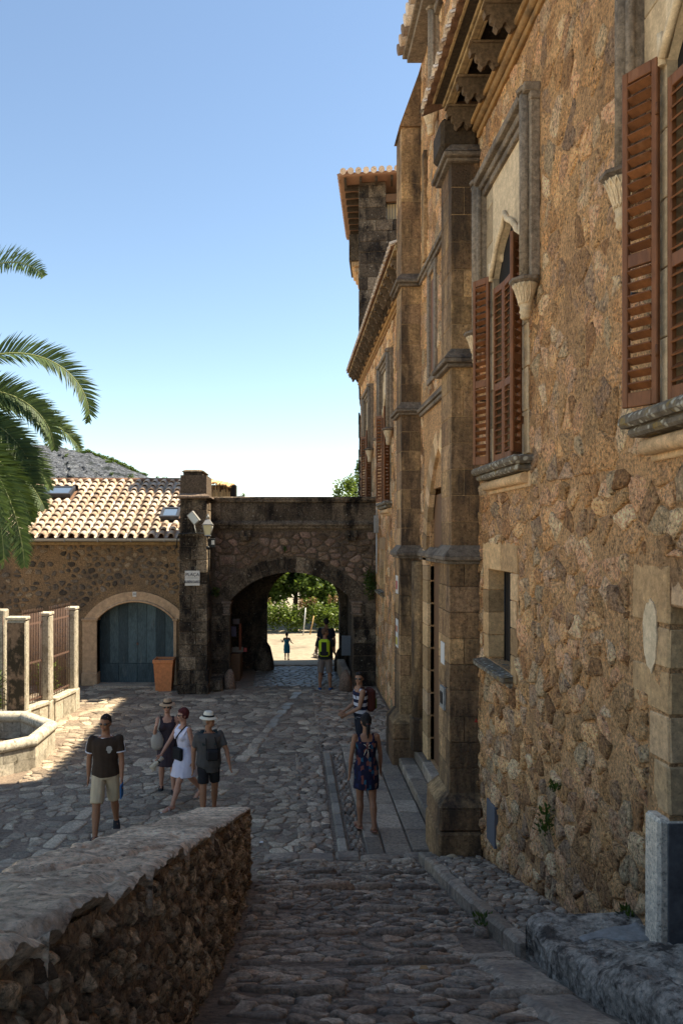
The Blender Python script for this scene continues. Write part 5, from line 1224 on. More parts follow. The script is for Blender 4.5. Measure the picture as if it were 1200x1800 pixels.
for i, (p, w, dd) in enumerate(((FP[0], .21, .13), (FP[1], .12, .16), (FP[2], .12, .16))):
    z0 = .5; a = Vector((w, 0, 0)); b = Vector((0, dd, 0)); 
    m_ = MB(); m_.tone = (.6, .7); m_.obox(p+Vector((0, 0, .26)), a*1.18, b*1.18, Vector((0, 0, .27)), .02); m_.tone = (.5, .6); build('pillar_base', m_, M['white_fence'], fence)
    m_ = MB(); m_.tone = (.5, .6); m_.obox(p+Vector((0, 0, 1.52)), a, b, Vector((0, 0, 1.0)), .03); build('pillar', m_, M['white_fence'], fence)
    m_ = MB(); m_.tone = (.9, .9); m_.obox(p+Vector((0, 0, 2.56)), a*1.1, b*1.1, Vector((0, 0, .035)), .015); build('pillar_cap', m_, M['white_fence'], fence)
m_ = MB(); m_.tone = (.4, .5); m_.obox(FP[0]+Vector((0, -.137, 1.5)), Vector((.19, 0, 0)), Vector((0, .008, 0)), Vector((0, 0, .97)), .004); build('shaded_face', m_, M['fence_shaded'], fence)  # thin dark sheet paints the shade on the pillar's front side
p = Vector((-7.05, 18.6, 0)); m_ = MB(); m_.tone = (.5, .7); m_.obox(p+Vector((0, 0, 1.3)), Vector((.2, 0, 0)), Vector((0, .15, 0)), Vector((0, 0, 1.3)), .03); build('pillar', m_, M['white_fence'], fence)
m_ = MB(); m_.tone = (.5, .6); m_.box(-8.5, -6.25, 16.9, 17.15, 0, .5, .02); build('wall_block', m_, M['white_fence'], fence)
for i in range(8): m_ = MB(); m_.tube([(-6.35-.13*i, 17.0, .5), (-6.35-.13*i, 17.0, 2.6)], .011, 5); build('bar', m_, M['rust'], fence)
# fountain basin
ft = thing('fountain_basin', 'octagonal whitewashed stone basin with a thick rounded rim beside the fence', 'fountain', (-6.15, 15.2, 0))
FC = Vector((-6.28, 15.05, 0)); FR = 1.62; n8 = 8; A0 = pi/8
def oc(k, r, z): a = A0+2*pi*k/n8; return FC+Vector((r*cos(a), r*sin(a), z))
for k in range(n8):
    for j in range(2):
        z0, z1 = j*.21, (j+1)*.21; nb = 2 if (j+k) % 2 else 3
        for q in range(nb):
            t0, t1 = q/nb, (q+1)/nb; o0 = oc(k, FR, z0).lerp(oc(k+1, FR, z0), t0); o1 = oc(k, FR, z0).lerp(oc(k+1, FR, z0), t1); i0 = oc(k, FR-.2, z0).lerp(oc(k+1, FR-.2, z0), t0); i1 = oc(k, FR-.2, z0).lerp(oc(k+1, FR-.2, z0), t1)
            g0 = (o1-o0)*.008
            m_ = MB(); m_.tone = (Rf.random(), Rf.random()); m_.prism([o0+g0, o1-g0, i1-g0, i0+g0], (0, 0, .205)); build('basin_block', m_, M['white_fence'], ft)
    m_ = MB(); m_.tone = (.8, .8); a, b = oc(k, FR-.06, .50), oc(k+1, FR-.06, .50); ai, bi = (a-FC), (b-FC)
    prof = [(-.17, -.08), (-.17, .05), (-.11, .10), (.03, .11), (.09, .07), (.11, 0), (.09, -.06), (.02, -.085)]
    va = []; 
    for (P_, kk) in ((a, k), (b, k+1)):
        dirv = Vector((cos(A0+2*pi*kk/n8), sin(A0+2*pi*kk/n8), 0)); va.append([m_.vert(P_+dirv*pr+Vector((0, 0, pz_))) for pr, pz_ in prof])
    for j in range(8): m_.face([va[0][j], va[0][(j+1) % 8], va[1][(j+1) % 8], va[1][j]], True)
    build('rim_stone', m_, M['white_fence'], ft)
m_ = MB(); m_.tone = (.3, .3); m_.poly([oc(k, FR-.18, .06) for k in range(8)]); build('basin_floor', m_, M['dark_stone'], ft)

# ------------------------------------------------------------------ sloping parapet wall in the foreground
Rp = random.Random(51)
PX0, PX1 = -1.01, -.46
def ptop(y): return 1.25+.322*(8.86-y)+.02*nz(y, 0, 5, 1.3)
def px_right(y): return PX1-.045*(8.86-y)/8.0
pw = MB(); pw.tone = (.5, .5)
def fside(s, t):
    y = .3+8.56*s; z0 = ramp_z(y)-.1; z1 = ptop(y)-.05; x = px_right(y)-.03
    z = z0+(z1-z0)*t; d = .022*noise.fractal(Vector((y*4, z*4, 0)), .8, 2.1, 4)+.012*noise.noise(Vector((y*22, z*16, 3)))
    return (x+d, y, z)
pw.grid(420, 50, fside)
pw.poly([(PX0, .3, -.1), (PX0, 8.86, -.1), (PX0, 8.86, 1.2), (PX0, .3, 3.9)])
pw.grid(14, 20, lambda s, t: (PX0+(px_right(8.86)-PX0)*s, 8.86+.03*noise.noise(Vector((s*4, t*6, 1))), -.1+1.34*t))
pwall = build('parapet_wall', pw, M['parapet_mortar']); tag(pwall, 'rough rubble parapet wall sloping down along the cobbled ramp', 'wall')
sfn = lambda u, v, w: (px_right(u)-.03+w, u, v)
polys = []
y = .6
Lc = cells(.6, 2.6, 0, 1, .05, .07, .48, Rp, drop=.2)+cells(2.6, 4.6, 0, 1, .075, .09, .48, Rp, drop=.2)+cells(4.6, 8.8, 0, 1, .12, .12, .48, Rp, drop=.2)
for p in Lc:
    q = []
    for (u, v) in p: z0 = ramp_z(u)-.02; z1 = ptop(u)-.07; q.append((u, z0+(z1-z0)*v))
    polys.append(q)
polys = [p for p in polys if Rp.random() > .15]
Pn = [q for q in polys if centroid(q)[0] < 4.6]; Pf = [q for q in polys if centroid(q)[0] >= 4.6]
lay(Pn, sfn, pwall, M['parapet_stone'], 'stone', 200, pxkey(sfn), .006, .020, 'small_rubble', rng=Rp, base=-.04, dome=.7, k=.14, tilt=1.3, rough=.16)
lay(Pf, sfn, pwall, M['parapet_stone'], 'stone', 100, pxkey(sfn), .010, .034, 'far_rubble', rng=Rp, base=-.05, dome=.7, k=.14, tilt=1.3, rough=.16)
# end face quoins
for k in range(4):
    mb = MB(); mb.tone = (Rp.random(), .6); mb.box(PX0, PX1+.0, 8.80, 8.90, .02+k*.29, .30+k*.29, .02, .01); build('end_stone', mb, M['parapet_stone'], pwall)
# coping slabs, rough
ys = [.3, 1.6, 2.75, 3.75, 4.9, 6.3, 7.6, 8.93]
for i in range(len(ys)-1):
    ya, yb = ys[i]+.004, ys[i+1]-.004; mb = MB(); mb.tone = (Rp.random(), Rp.uniform(.4, 1)); so = Rp.uniform(0, 40)
    nu, nv = 80, 36
    def ftop(s, t):
        y = ya+(yb-ya)*s; xr = px_right(y)+.0+.018*noise.noise(Vector((y*4, 2, 5)))+.010*noise.noise(Vector((y*15, 2, 5))); x = PX0-.03+(xr-PX0+.03)*t
        e = min(t, 1-t)*8; ez = 0 if e >= .6 else -(1-e/.6)**2*(.012+.035*abs(noise.noise(Vector((y*9, t, 3))))); ee = min(s*(yb-ya), (1-s)*(yb-ya))*22; ez += 0 if ee > 1 else -(1-ee)**2*.02
        cr = abs(noise.noise(Vector((x*2.2, y*1.1, 4)))); ck = -.03*max(0, 1-cr*14) if y < 5.2 else 0
        d = .011*noise.fractal(Vector((x*6, y*6, so)), .7, 2.2, 5)*(1.2 if y < 4.5 else .7)-.03*max(0, noise.noise(Vector((x*5, y*3, so+9)))-.2)+.005*noise.noise(Vector((x*22, y*22, so)))
        return (x, y, ptop(y)+ez+d+ck)
    mb.grid(nu, nv, ftop)
    for t_, inv in ((0, 1), (1, 0)):        # side skirts
        def fs(s, q): 
            x, y, z = ftop(s, t_); return (x-(.05*q if t_ else -.02*q)+.008*noise.noise(Vector((y*12, q*4, 2)))*q, y, z-.05*q)
        mb.grid(nu, 3, fs)
    for s_ in (0, 1):
        def fe(t, q): 
            x, y, z = ftop(s_, t); return (x, y, z-.11*q)
        mb.grid(nv, 1, fe)
    build('coping_stone', mb, M['coping'], pwall)

# ------------------------------------------------------------------ rough rock steps bottom right
def rockblock(name, label, x0, x1, y0, y1, z0, zt, seed, mat, amp=.03, sk=0.0, n=40):
    """zt(x,y): top height"""
    mb = MB(); mb.tone = (.5, .5)
    def top(s, t):
        y = y0+(y1-y0)*t; xl = x0+sk*(1-t)+.04*noise.noise(Vector((seed, y*2.5, 0)))+.015*noise.noise(Vector((seed, y*9, 0))); x = xl+(x1-xl)*s
        e = min(s, .999)*((x1-x0)); edge = -max(0, 1-e/.07)**2*.05 - max(0, 1-(1-t)*(y1-y0)/.06)**2*.04
        return (x, y+.03*noise.noise(Vector((x*4, seed, 0)))*(1 if t > .5 else 0), zt(x, y)+edge+amp*noise.fractal(Vector((x*3.3, y*3.3, seed)), .8, 2.1, 5)+.6*amp*noise.noise(Vector((x*1.7, y*1.7, seed+3))))
    mb.grid(n, n, top)
    mb.grid(n, 8, lambda s, t: (lambda p: (p[0]+(.05*noise.noise(Vector((p[1]*5, t*3, seed)))+.02)*min(1, t*3), p[1], p[2]+(z0-p[2])*t))(top(0, s)))
    mb.grid(n, 8, lambda s, t: (lambda p: (p[0], p[1]+.03*noise.noise(Vector((p[0]*5, t*3, seed)))*min(1, t*3), p[2]+(z0-p[2])*t))(top(s, 1)))
    o = build(name, mb, mat); return tag(o, label, 'rock')
rockblock('rock_slab', 'pale pitted rock slab with a cement patch at the foot of the rubble wall', 1.72, 2.52, 4.95, 5.62, .9, lambda x, y: 1.63+.03*(x-1.7)+.05*(5.6-y), 3, M['rock'], .022)
rockblock('rock_slab', 'dark craggy rock slab filling the bottom right corner', 1.66, 2.62, 3.3, 4.93, .9, lambda x, y: 1.76+.34*(4.95-y)+.06*(x-1.7), 9, M['rock'], .06, .12, 56)
rockblock('rock_slab', 'flat brownish stone slab edging the cobbled ramp at the bottom', 1.30, 1.62, 3.3, 5.75, .9, lambda x, y: ramp_z(y)+.05, 17, M['slab'], .014)
mb = MB(); mb.tone = (.4, .5); mb.grid(16, 10, lambda s, t: (1.95+.52*s, 5.16+.30*t*(.35+.65*s)+.05*sin(s*7)*(1-t), 0) if False else (lambda x, y: (x, y, 1.63+.03*(x-1.7)+.05*(5.6-y)+.022*noise.fractal(Vector((x*3.3, y*3.3, 3)), .8, 2.1, 5)+.6*.022*noise.noise(Vector((x*1.7, y*1.7, 6)))+(.005 if 0 < s < 1 and 0 < t < 1 else -.02)))(1.95+.52*s, 5.16+.30*t*(.35+.65*s)+.05*sin(s*7)*(1-t))); tag(build('cement_patch', mb, M['concrete']), 'smooth grey cement patch smeared over the pale rock slab', 'cement')
# small loose stone, sprigs of weed
boulder('loose_stone', 'small pale loose stone lying at the foot of the nearer buttress', (2.07, 9.86, .22), (.09, .07, .08), M['pale_stone'], 8)
for (x, y, z, r, n, lab, L0) in ((PW-.05, 7.32, 1.53, .10, 140, 'dark green weed growing low in the rubble wall', .06), (PW-.05, 7.1, 2.03, .06, 60, 'small green sprig growing in the rubble wall above the larger weed', .05), (2.44, 5.55, 1.62, .05, 60, 'small bright weed between the rock slab and the marble plinth', .06),
                         (1.66, 6.6, 1.02, .09, 70, 'short grass tuft in the gap of the pavement kerb', .05), (2.0, 10.3, .06, .05, 40, 'tiny weed at the corner of the nearer buttress plinth', .05)):
    mb = weed(x, y, z, r, n, None, L0=L0, seed=int(x*100+y*7), up=2.6 if 'larger' not in lab and 'low' in lab else 1); tag(build('weed', mb, M['leaf']), lab, 'weed')

for (x, y, col, lab, s) in ((-.82*.5, 10.9, (.6, .6, .58), 'small white scrap of paper on the cobbles near the channel', .03), (1.85, 10.9, (.65, .65, .63), 'tiny white scrap on the paving slabs by the nearer buttress', .02), (.1, 6.2, (.5, .25, .12), 'small orange cigarette end on the cobbled ramp', .015), (.9, 5.2, (.35, .2, .08), 'dry brown leaf lying on the ramp near the kerb', .03)):
    mb = MB(); z_ = gz(x, y)+.035; mb.tone = (.5, .5); mb.poly([(x-s, y-s*.5, z_), (x+s, y-s*.7, z_+.006), (x+s*.8, y+s*.6, z_+.01), (x-s*.5, y+s*.8, z_+.004)])
    mb.poly([(x-s*.5, y+s*.8, z_+.0035), (x+s*.8, y+s*.6, z_+.0095), (x+s, y-s*.7, z_+.0055), (x-s, y-s*.5, z_-.0005)]); tag(build('litter', mb, plain('litter_%d' % int(x*100+y*10), col)), lab, 'litter')
# ------------------------------------------------------------------ vegetation
def leaves(mb, c, r, n, size, rg, shell=.55, flat=1.0):
    for i in range(n):
        while True:
            v = Vector((rg.uniform(-1, 1), rg.uniform(-1, 1), rg.uniform(-1, 1)))
            if .05 < v.length < 1: break
        d = v.normalized(); v = d*(shell+(1-shell)*rg.random()) if rg.random() < .8 else v
        p = Vector((c[0]+v.x*r[0], c[1]+v.y*r[1], c[2]+v.z*r[2])); s = size*rg.uniform(.6, 1.3)
        a = Vector((rg.uniform(-1, 1), rg.uniform(-1, 1), rg.uniform(-.6, .6))).normalized(); b = a.cross(d+Vector((rg.uniform(-.6, .6), rg.uniform(-.6, .6), rg.uniform(-.3, .6)))).normalized()
        mb.tone = (min(1, max(0, rg.gauss(.45, .25))), .5)
        mb.poly([p-a*s, p+b*s*.45, p+a*s, p-b*s*.45])
def tree(name, label, base, h, crown, mat, seed, leaf=.12, n=900, clumps=14, group=None):
    rg = random.Random(seed); t = thing(name, label, 'tree', base, group); B = Vector(base)
    mb = MB(); mb.tone = (.5, .5); top = B+Vector((rg.uniform(-.2, .2), 0, h*.55)); mb.tube([B, B+(top-B)*.5+Vector((.08, 0, 0)), top], [.16, .12, .08], 7)
    for k in range(5):
        e = top+Vector((rg.uniform(-1, 1)*crown[0]*.6, rg.uniform(-1, 1)*crown[1]*.6, rg.uniform(.1, .6)*h*.4)); mb.tube([top-Vector((0, 0, .3)), (top+e)/2+Vector((0, 0, .1)), e], [.06, .04, .015], 5)
    build('trunk', mb, M['bark'], t)
    mb = MB(); cc = B+Vector((0, 0, h-crown[2]))
    for k in range(clumps):
        a = rg.uniform(0, 2*pi); el = rg.uniform(-.7, 1.0); q = Vector((cos(a)*crown[0]*sqrt(max(0, 1-el*el*.8))*rg.uniform(.3, .8), sin(a)*crown[1]*rg.uniform(.3, .8), el*crown[2]*.75)); f = rg.uniform(.28, .5)
        leaves(mb, cc+q, (crown[0]*f, crown[1]*f, crown[2]*f), n//clumps, leaf, rg, .4)
    build('crown', mb, mat, t); return t
TR = [((-3.2, 47, -1), 6.4, (3.0, 2.6, 2.9), 1), ((.2, 49, -1), 6.6, (2.8, 2.4, 3.0), 2), ((3.0, 47.5, -1), 6.4, (2.6, 2.4, 2.9), 3), ((5.6, 46, -1), 6.2, (2.5, 2, 2.8), 4), ((-1.5, 44.6, -1), 5.0, (1.9, 1.4, 2.3), 5), ((1.8, 44.8, -1), 4.7, (1.8, 1.4, 2.2), 6), ((.3, 46.5, -1), 5.8, (1.9, 1.4, 2.6), 16)]
LB = ['tall green tree seen through the left part of the archway', 'tallest tree in the middle of the view through the archway', 'green tree behind the backpacker seen through the archway', 'tree seen through the right edge of the archway', 'lower leafy tree left of the child behind the hedge', 'bright leafy tree in front of the tall trees, right of the child', 'mid height tree at the centre of the thicket beyond the archway']
for (b, h, cr, sd_), lab in zip(TR, LB): tree('tree', lab, b, h, cr, M['leaf_bright'] if sd_ in (2, 5, 6) else M['leaf'], sd_, .17, 4200, 26, 'trees beyond the archway')
hedge = thing('hedge', 'bushy green hedge with dry brown flower heads beyond the sandy ground', 'hedge', (.5, 42.5, -1))
rg = random.Random(77); mb = MB(); m2 = MB()
for k in range(30): leaves(mb, (-4+9.5*k/29, 42.6+rg.uniform(-.4, .4), -.3+rg.uniform(-.2, .5)), (.55, .5, .8), 330, .10, rg, .3)
for k in range(16): leaves(m2, (rg.uniform(-3, 2.8), 42.2, .55+rg.uniform(0, .35)), (.16, .15, .3), 60, .07, rg, .2)
build('foliage', mb, M['leaf_bright'], hedge); build('dry_flowers', m2, M['leaf_dry'], hedge)
for (x, lean, lab, mt) in ((.62, .12, 'thin white leaning post in front of the hedge', 'white_metal'), (4.1, .2, 'thin brown leaning wooden post in front of the hedge', 'reed')):
    px_ = {0.62: (533, 560), 4.1: (548, 575)}
    b = {0.62: Vector(((533-510)/1350*41, 41, -.95)), 4.1: Vector(((545-510)/1350*41+.0, 41.2, -.95))}[x]
    mb = MB(); mb.tube([b if x < 1 else b+Vector((.0, 0, 0)), b+Vector((lean, 0, 1.45 if x < 1 else 1.0))], .03, 6)
    if x > 1: b2 = Vector(((544-510)/1350*41, 41, -.95))
    tag(build('post', mb, M[mt]), lab, 'post')
mb = MB(); mb.tone = (.5, .5); pts = [(Vector(((560-510)/1350*33+.5*cos(a)*1.1+.5, 34+1.2*sin(a), -.93))) for a in [pi*.5+pi*k/12 for k in range(13)]]
rb = thing('stone_border', 'curved border of rough stones on the sandy ground beyond the archway', 'border', (1.6, 34, -.95))
for i, p in enumerate(pts):
    for j in range(2):
        mb = MB(); mb.tone = (rg.random(), rg.random()*.5); mb.ball(p+Vector((rg.uniform(-.08, .08), rg.uniform(-.1, .1), .08*j+.03)), (.14, .14, .1), 7, 5, False); build('stone', mb, M['rock'], rb)
# trees behind the bridge on the right and behind the roof
tree('tree', 'green tree top showing above the bridge parapet beside the palace', ((600-510)/1350*46+.2, 46, -1), 6+3.0-.3+.2, (.9, .9, 1.2), M['leaf_bright'], 40, .10, 1400, 14)
tree('tree', 'narrow dark tree against the palace corner above the bridge', ((627-510)/1350*48, 48, -1), 10.0, (.55, .7, 2.0), M['leaf'], 41, .10, 1600, 16)
tree('tree', 'small green sprig of a tree above the ridge beside the pier', ((294-510)/1350*34, 34, 0), 6.95, (.4, .4, .5), M['leaf_bright'], 42, .07, 200, 6)
# bushes behind the fence
for (x, y, h, r, n, s, lab) in ((-5.95, 18.9, 1.5, .45, 320, 7, 'leafy green bush behind the right panel of the iron fence'), (-6.35, 17.9, 1.75, .4, 300, 8, 'leafy green bush behind the left panel of the iron fence'), (-6.9, 17.6, 1.4, .5, 400, 9, 'green bush beyond the large fence pillar at the left edge')):
    rgx = random.Random(s); bsh = MB()
    for k in range(n):
        a = rgx.uniform(0, 2*pi); el = rgx.uniform(.1, 1); b0 = Vector((x+rgx.uniform(-.2, .2), y+rgx.uniform(-.2, .2), h*.25+rgx.uniform(0, h*.55))); d = Vector((cos(a), sin(a), el)).normalized()*rgx.uniform(.15, .36)*r/.45; q = Vector((-d.y, d.x, 0)).normalized()*.022
        bsh.tone = (rgx.random(), .5); bsh.poly([b0, b0+d*.5+q, b0+d-Vector((0, 0, .05)), b0+d*.5-q])
    bsh.tone = (.5, .5)
    for k in range(5): a = k*1.3; bsh.tube([(x, y, 0), (x+.15*cos(a), y+.15*sin(a), h*.8)], [.015, .006], 5)
    tag(build('bush', bsh, M['leaf_bright']), lab, 'bush')
# climbing weed on the palace-bridge corner
for (x, y, z, n, lab) in ((2.3, 22.22, 3.0, 500, 'dark creeper hanging on the right end of the bridge'), (-2.15, 22.22, 2.75, 160, 'dark creeper at the left springing of the arch'), (-.15, 22.2, 4.02, 60, 'small plant growing out of the wall above the keystone')):
    rgx = random.Random(n); mb = MB(); rr = .35 if n > 400 else (.2 if n > 100 else .1)
    leaves(mb, (x, y-.05, z), (rr*.6, .09, rr*1.5 if n > 400 else rr), n, .045, rgx, .1); tag(build('creeper', mb, M['leaf']), lab, 'creeper')

# palm
palm = thing('palm_tree', 'date palm with long arching green fronds reaching in from the left edge', 'palm', (-7.7, 15.8, 0))
PC = Vector((-7.75, 15.8, 7.15)); rg = random.Random(99)
mb = MB(); mb.tone = (.5, .5); mb.tube([(-7.7, 15.8, 0), (-7.8, 15.8, 3), PC+Vector((0, 0, -.2))], [.32, .27, .3], 12); build('trunk', mb, M['bark'], palm)
def frond(az, el, L_, droop, n=70, leafL=.42, seed=0, roll=0.0):
    rg = random.Random(seed); pts = []; p = PC+Vector((cos(az)*.2, sin(az)*.2, 0)); e = el; st = L_/24
    for i in range(25):
        pts.append(p.copy()); p = p+Vector((cos(az)*cos(e), sin(az)*cos(e), sin(e)))*st; e -= droop/24*(.5+1.2*i/24)
    mb = MB(); mb.tone = (.6, .5); mb.tube(pts, [(.028*(1-i/26)+.004) for i in range(25)], 5); st_ = mb
    lf = MB()
    for i in range(n):
        t = .12+.88*i/n; fi = t*24; k = min(23, int(fi)); q = pts[k].lerp(pts[k+1], fi-k); T = (pts[k+1]-pts[k]).normalized(); side = Vector((-sin(az), cos(az), 0)); up_ = side.cross(T)
        if up_.z < 0: up_ = -up_
        side, up_ = side*cos(roll)+up_*sin(roll), up_*cos(roll)-side*sin(roll)
        ll = leafL*(sin(pi*min(1, (t*.86+.13)))**.6)*rg.uniform(.85, 1.1)
        for sg in (-1, 1):
            d = (side*sg*.78+T*.62+up_*rg.uniform(.10, .5)).normalized(); m1 = q+d*ll*.5; tip = q+d*ll+Vector((0, 0, -.10*ll)); w = up_.cross(d).normalized()*.013 if rg.random() < .5 else (T.cross(d)).normalized()*.013
            w = T*.022
            lf.tone = (rg.uniform(.1, .9), .5); lf.poly([q-w*.6, m1-w, tip, m1+w, q+w*.6])
    return st_, lf
fr = []
FX = [(.0, -.65, 3.1, .5), (.4, -.5, 3.3, .8)]
for (az, el, L_, dr_) in ((-0.50, 1.32, 4.9, 2.0), (0.14, 0.88, 4.52, 2.47), (0.19, 0.43, 3.30, 1.92), (0.52, 0.22, 3.54, 1.13), (0.32, -0.24, 3.18, 0.92), (-0.27, -0.45, 3.71, 0.77), (-0.47, -0.43, 4.68, 1.03), (-0.53, -0.45, 4.5, 1.14), (0.04, -0.46, 3.40, 0.65), (.1, -.1, 3.0, 1.3)): fr.append((az, el, L_, dr_))
fr += FX
for k in range(20): fr.append((rg.uniform(1.7, 4.6), rg.uniform(-.8, 1.3), rg.uniform(3.1, 3.9), rg.uniform(1.2, 2.1)))
for i, f in enumerate(fr):
    s_, l_ = frond(*f, n=140 if i < 12 else 40, leafL=.62 if i < 12 else .45, seed=i, roll=(1.05, .95, 1.15, 1.0, .9, 1.1, 1.0, 1.2, .9, 1.0)[i % 10] if i < 12 else 0); fo = build('frond', s_, M['palm_stem'], palm); build('leaflets', l_, M['palm_leaf'], fo)

# mountain
mb = MB(); D = 420.0
def hill(px_):      # skyline in pixels of the photograph -> height
    k = [(-200, 830), (-60, 800), (20, 792), (62, 784), (100, 788), (160, 800), (200, 812), (240, 832), (265, 842), (300, 850), (420, 872), (600, 900)]
    for (a, b), (c, d) in zip(k, k[1:]):
        if a <= px_ <= c: return b+(d-b)*(px_-a)/(c-a)
    return 900
def mfn(s, t):
    px_ = -200+750*s; X = (px_-510)/1350*D; H = 4.4+(940-hill(px_))/1350*D
    yy = D-120*(1-t)+40*t*0; zz = -8+(H+8)*(sin(t*pi/2)**1.3)*(1 if t <= 1 else 1)
    dsp = noise.fractal(Vector((X*.05, t*6, 1)), .8, 2.1, 6)*7*sin(pi*min(1, t)) + noise.noise(Vector((X*.2, t*20, 1)))*1.3*sin(pi*t)
    return (X*(1-.28*(1-t))+dsp*.4, yy+dsp*2, zz+dsp*.8+noise.noise(Vector((X*.25, 0, 1)))*.8)
mb.tone = (.5, .5); mb.grid(220, 70, mfn); 
mb.poly([(-400, D+5, -8), (60, D+5, -8), (60, D+5, 0), (-400, D+5, 0)])
M['mountain'] = surf('mountain', [(.11,.12,.14), (.22,.23,.25)], 1, .16, .9, .4, 1.0, 8, stain=[((.04,.05,.045), .18, .54, .6, 1), ((.40,.41,.42), .35, .56, .66, .5)])
mount = build('mountain', mb, M['mountain'], None, 'structure')
mb = MB(); rg = random.Random(5)
for i in range(200):
    s = rg.random(); t = rg.choice([1, .98, .9, .8, .7, .6])*rg.uniform(.93, 1); 
    if i < 120: s = .45+.16*rg.random(); t = rg.uniform(.93, 1)
    p = mfn(s, t); r = rg.uniform(.8, 2.0); mb.tone = (rg.random(), .5); leaves(mb, (p[0], p[1]-1, p[2]+r*.3), (r, r, r*.9), 22, .8, rg, .3)
build('mountain_bushes', mb, M['leaf'], mount, 'stuff')
# ------------------------------------------------------------------ people
def fuse(mb, voxel=.011, it=4):
    me = bpy.data.meshes.new('tmp'); me.from_pydata(mb.v, [], mb.f); o = bpy.data.objects.new('tmp_fuse', me); COL.objects.link(o)
    a = o.modifiers.new('r', 'REMESH'); a.mode = 'VOXEL'; a.voxel_size = voxel; a.use_smooth_shade = True
    b = o.modifiers.new('s', 'SMOOTH'); b.factor = .5; b.iterations = it
    dg = bpy.context.evaluated_depsgraph_get(); dg.update(); r = bpy.data.meshes.new_from_object(o.evaluated_get(dg)); bpy.data.objects.remove(o); bpy.data.meshes.remove(me); return r
def build_f(name, mb, mat, parent, voxel=.011, it=4, fold=0.0):
    if not mb.v: return None
    me = fuse(mb, voxel, it); me.name = name; c = Vector([(min(v[k] for v in mb.v)+max(v[k] for v in mb.v))/2 for k in range(3)])
    if name in ('shirt', 'shorts', 'dress', 'tank_top'):
        nn_ = [v.normal.copy() for v in me.vertices]
        for v, vn in zip(me.vertices, nn_):
            q = v.co.copy(); w_ = noise.noise(Vector((q.x*16, q.y*16, q.z*5.5)))+.6*noise.noise(Vector((q.x*9+q.z*14, q.y*9, q.z*9))); v.co = q+vn*(.0085*w_+.002)
    if name == 'hair':
        nn_ = [v.normal.copy() for v in me.vertices]
        for v, vn in zip(me.vertices, nn_): q = v.co.copy(); v.co = q+vn*(.006*noise.noise(Vector((q.x*70, q.y*70, q.z*22)))+.004*noise.noise(q*30)-.002)
    me.transform(Matrix.Translation(-c)); n = len(me.vertices)
    at = me.attributes.new('tone', 'FLOAT_COLOR', 'POINT'); at.data.foreach_set('color', [.5, .5, 0, 1]*n)
    me.materials.clear(); me.materials.append(mat); me.polygons.foreach_set('use_smooth', [True]*len(me.polygons))
    return link(name, me, c, parent)
def cloth(name, col, rough=.9, var=.08): return plain('cloth_'+name, col, rough, 0, var, 30, .25)
SKIN = [surf('skin_tan', [(.30, .15, .085), (.36, .19, .115)], .55, 9, .08, 60, .08, .002), surf('skin_dark_tan', [(.24, .115, .065), (.29, .145, .085)], .55, 9, .08, 60, .08, .002), surf('skin_pink', [(.38, .19, .13), (.44, .24, .165)], .55, 9, .08, 60, .08, .002)]
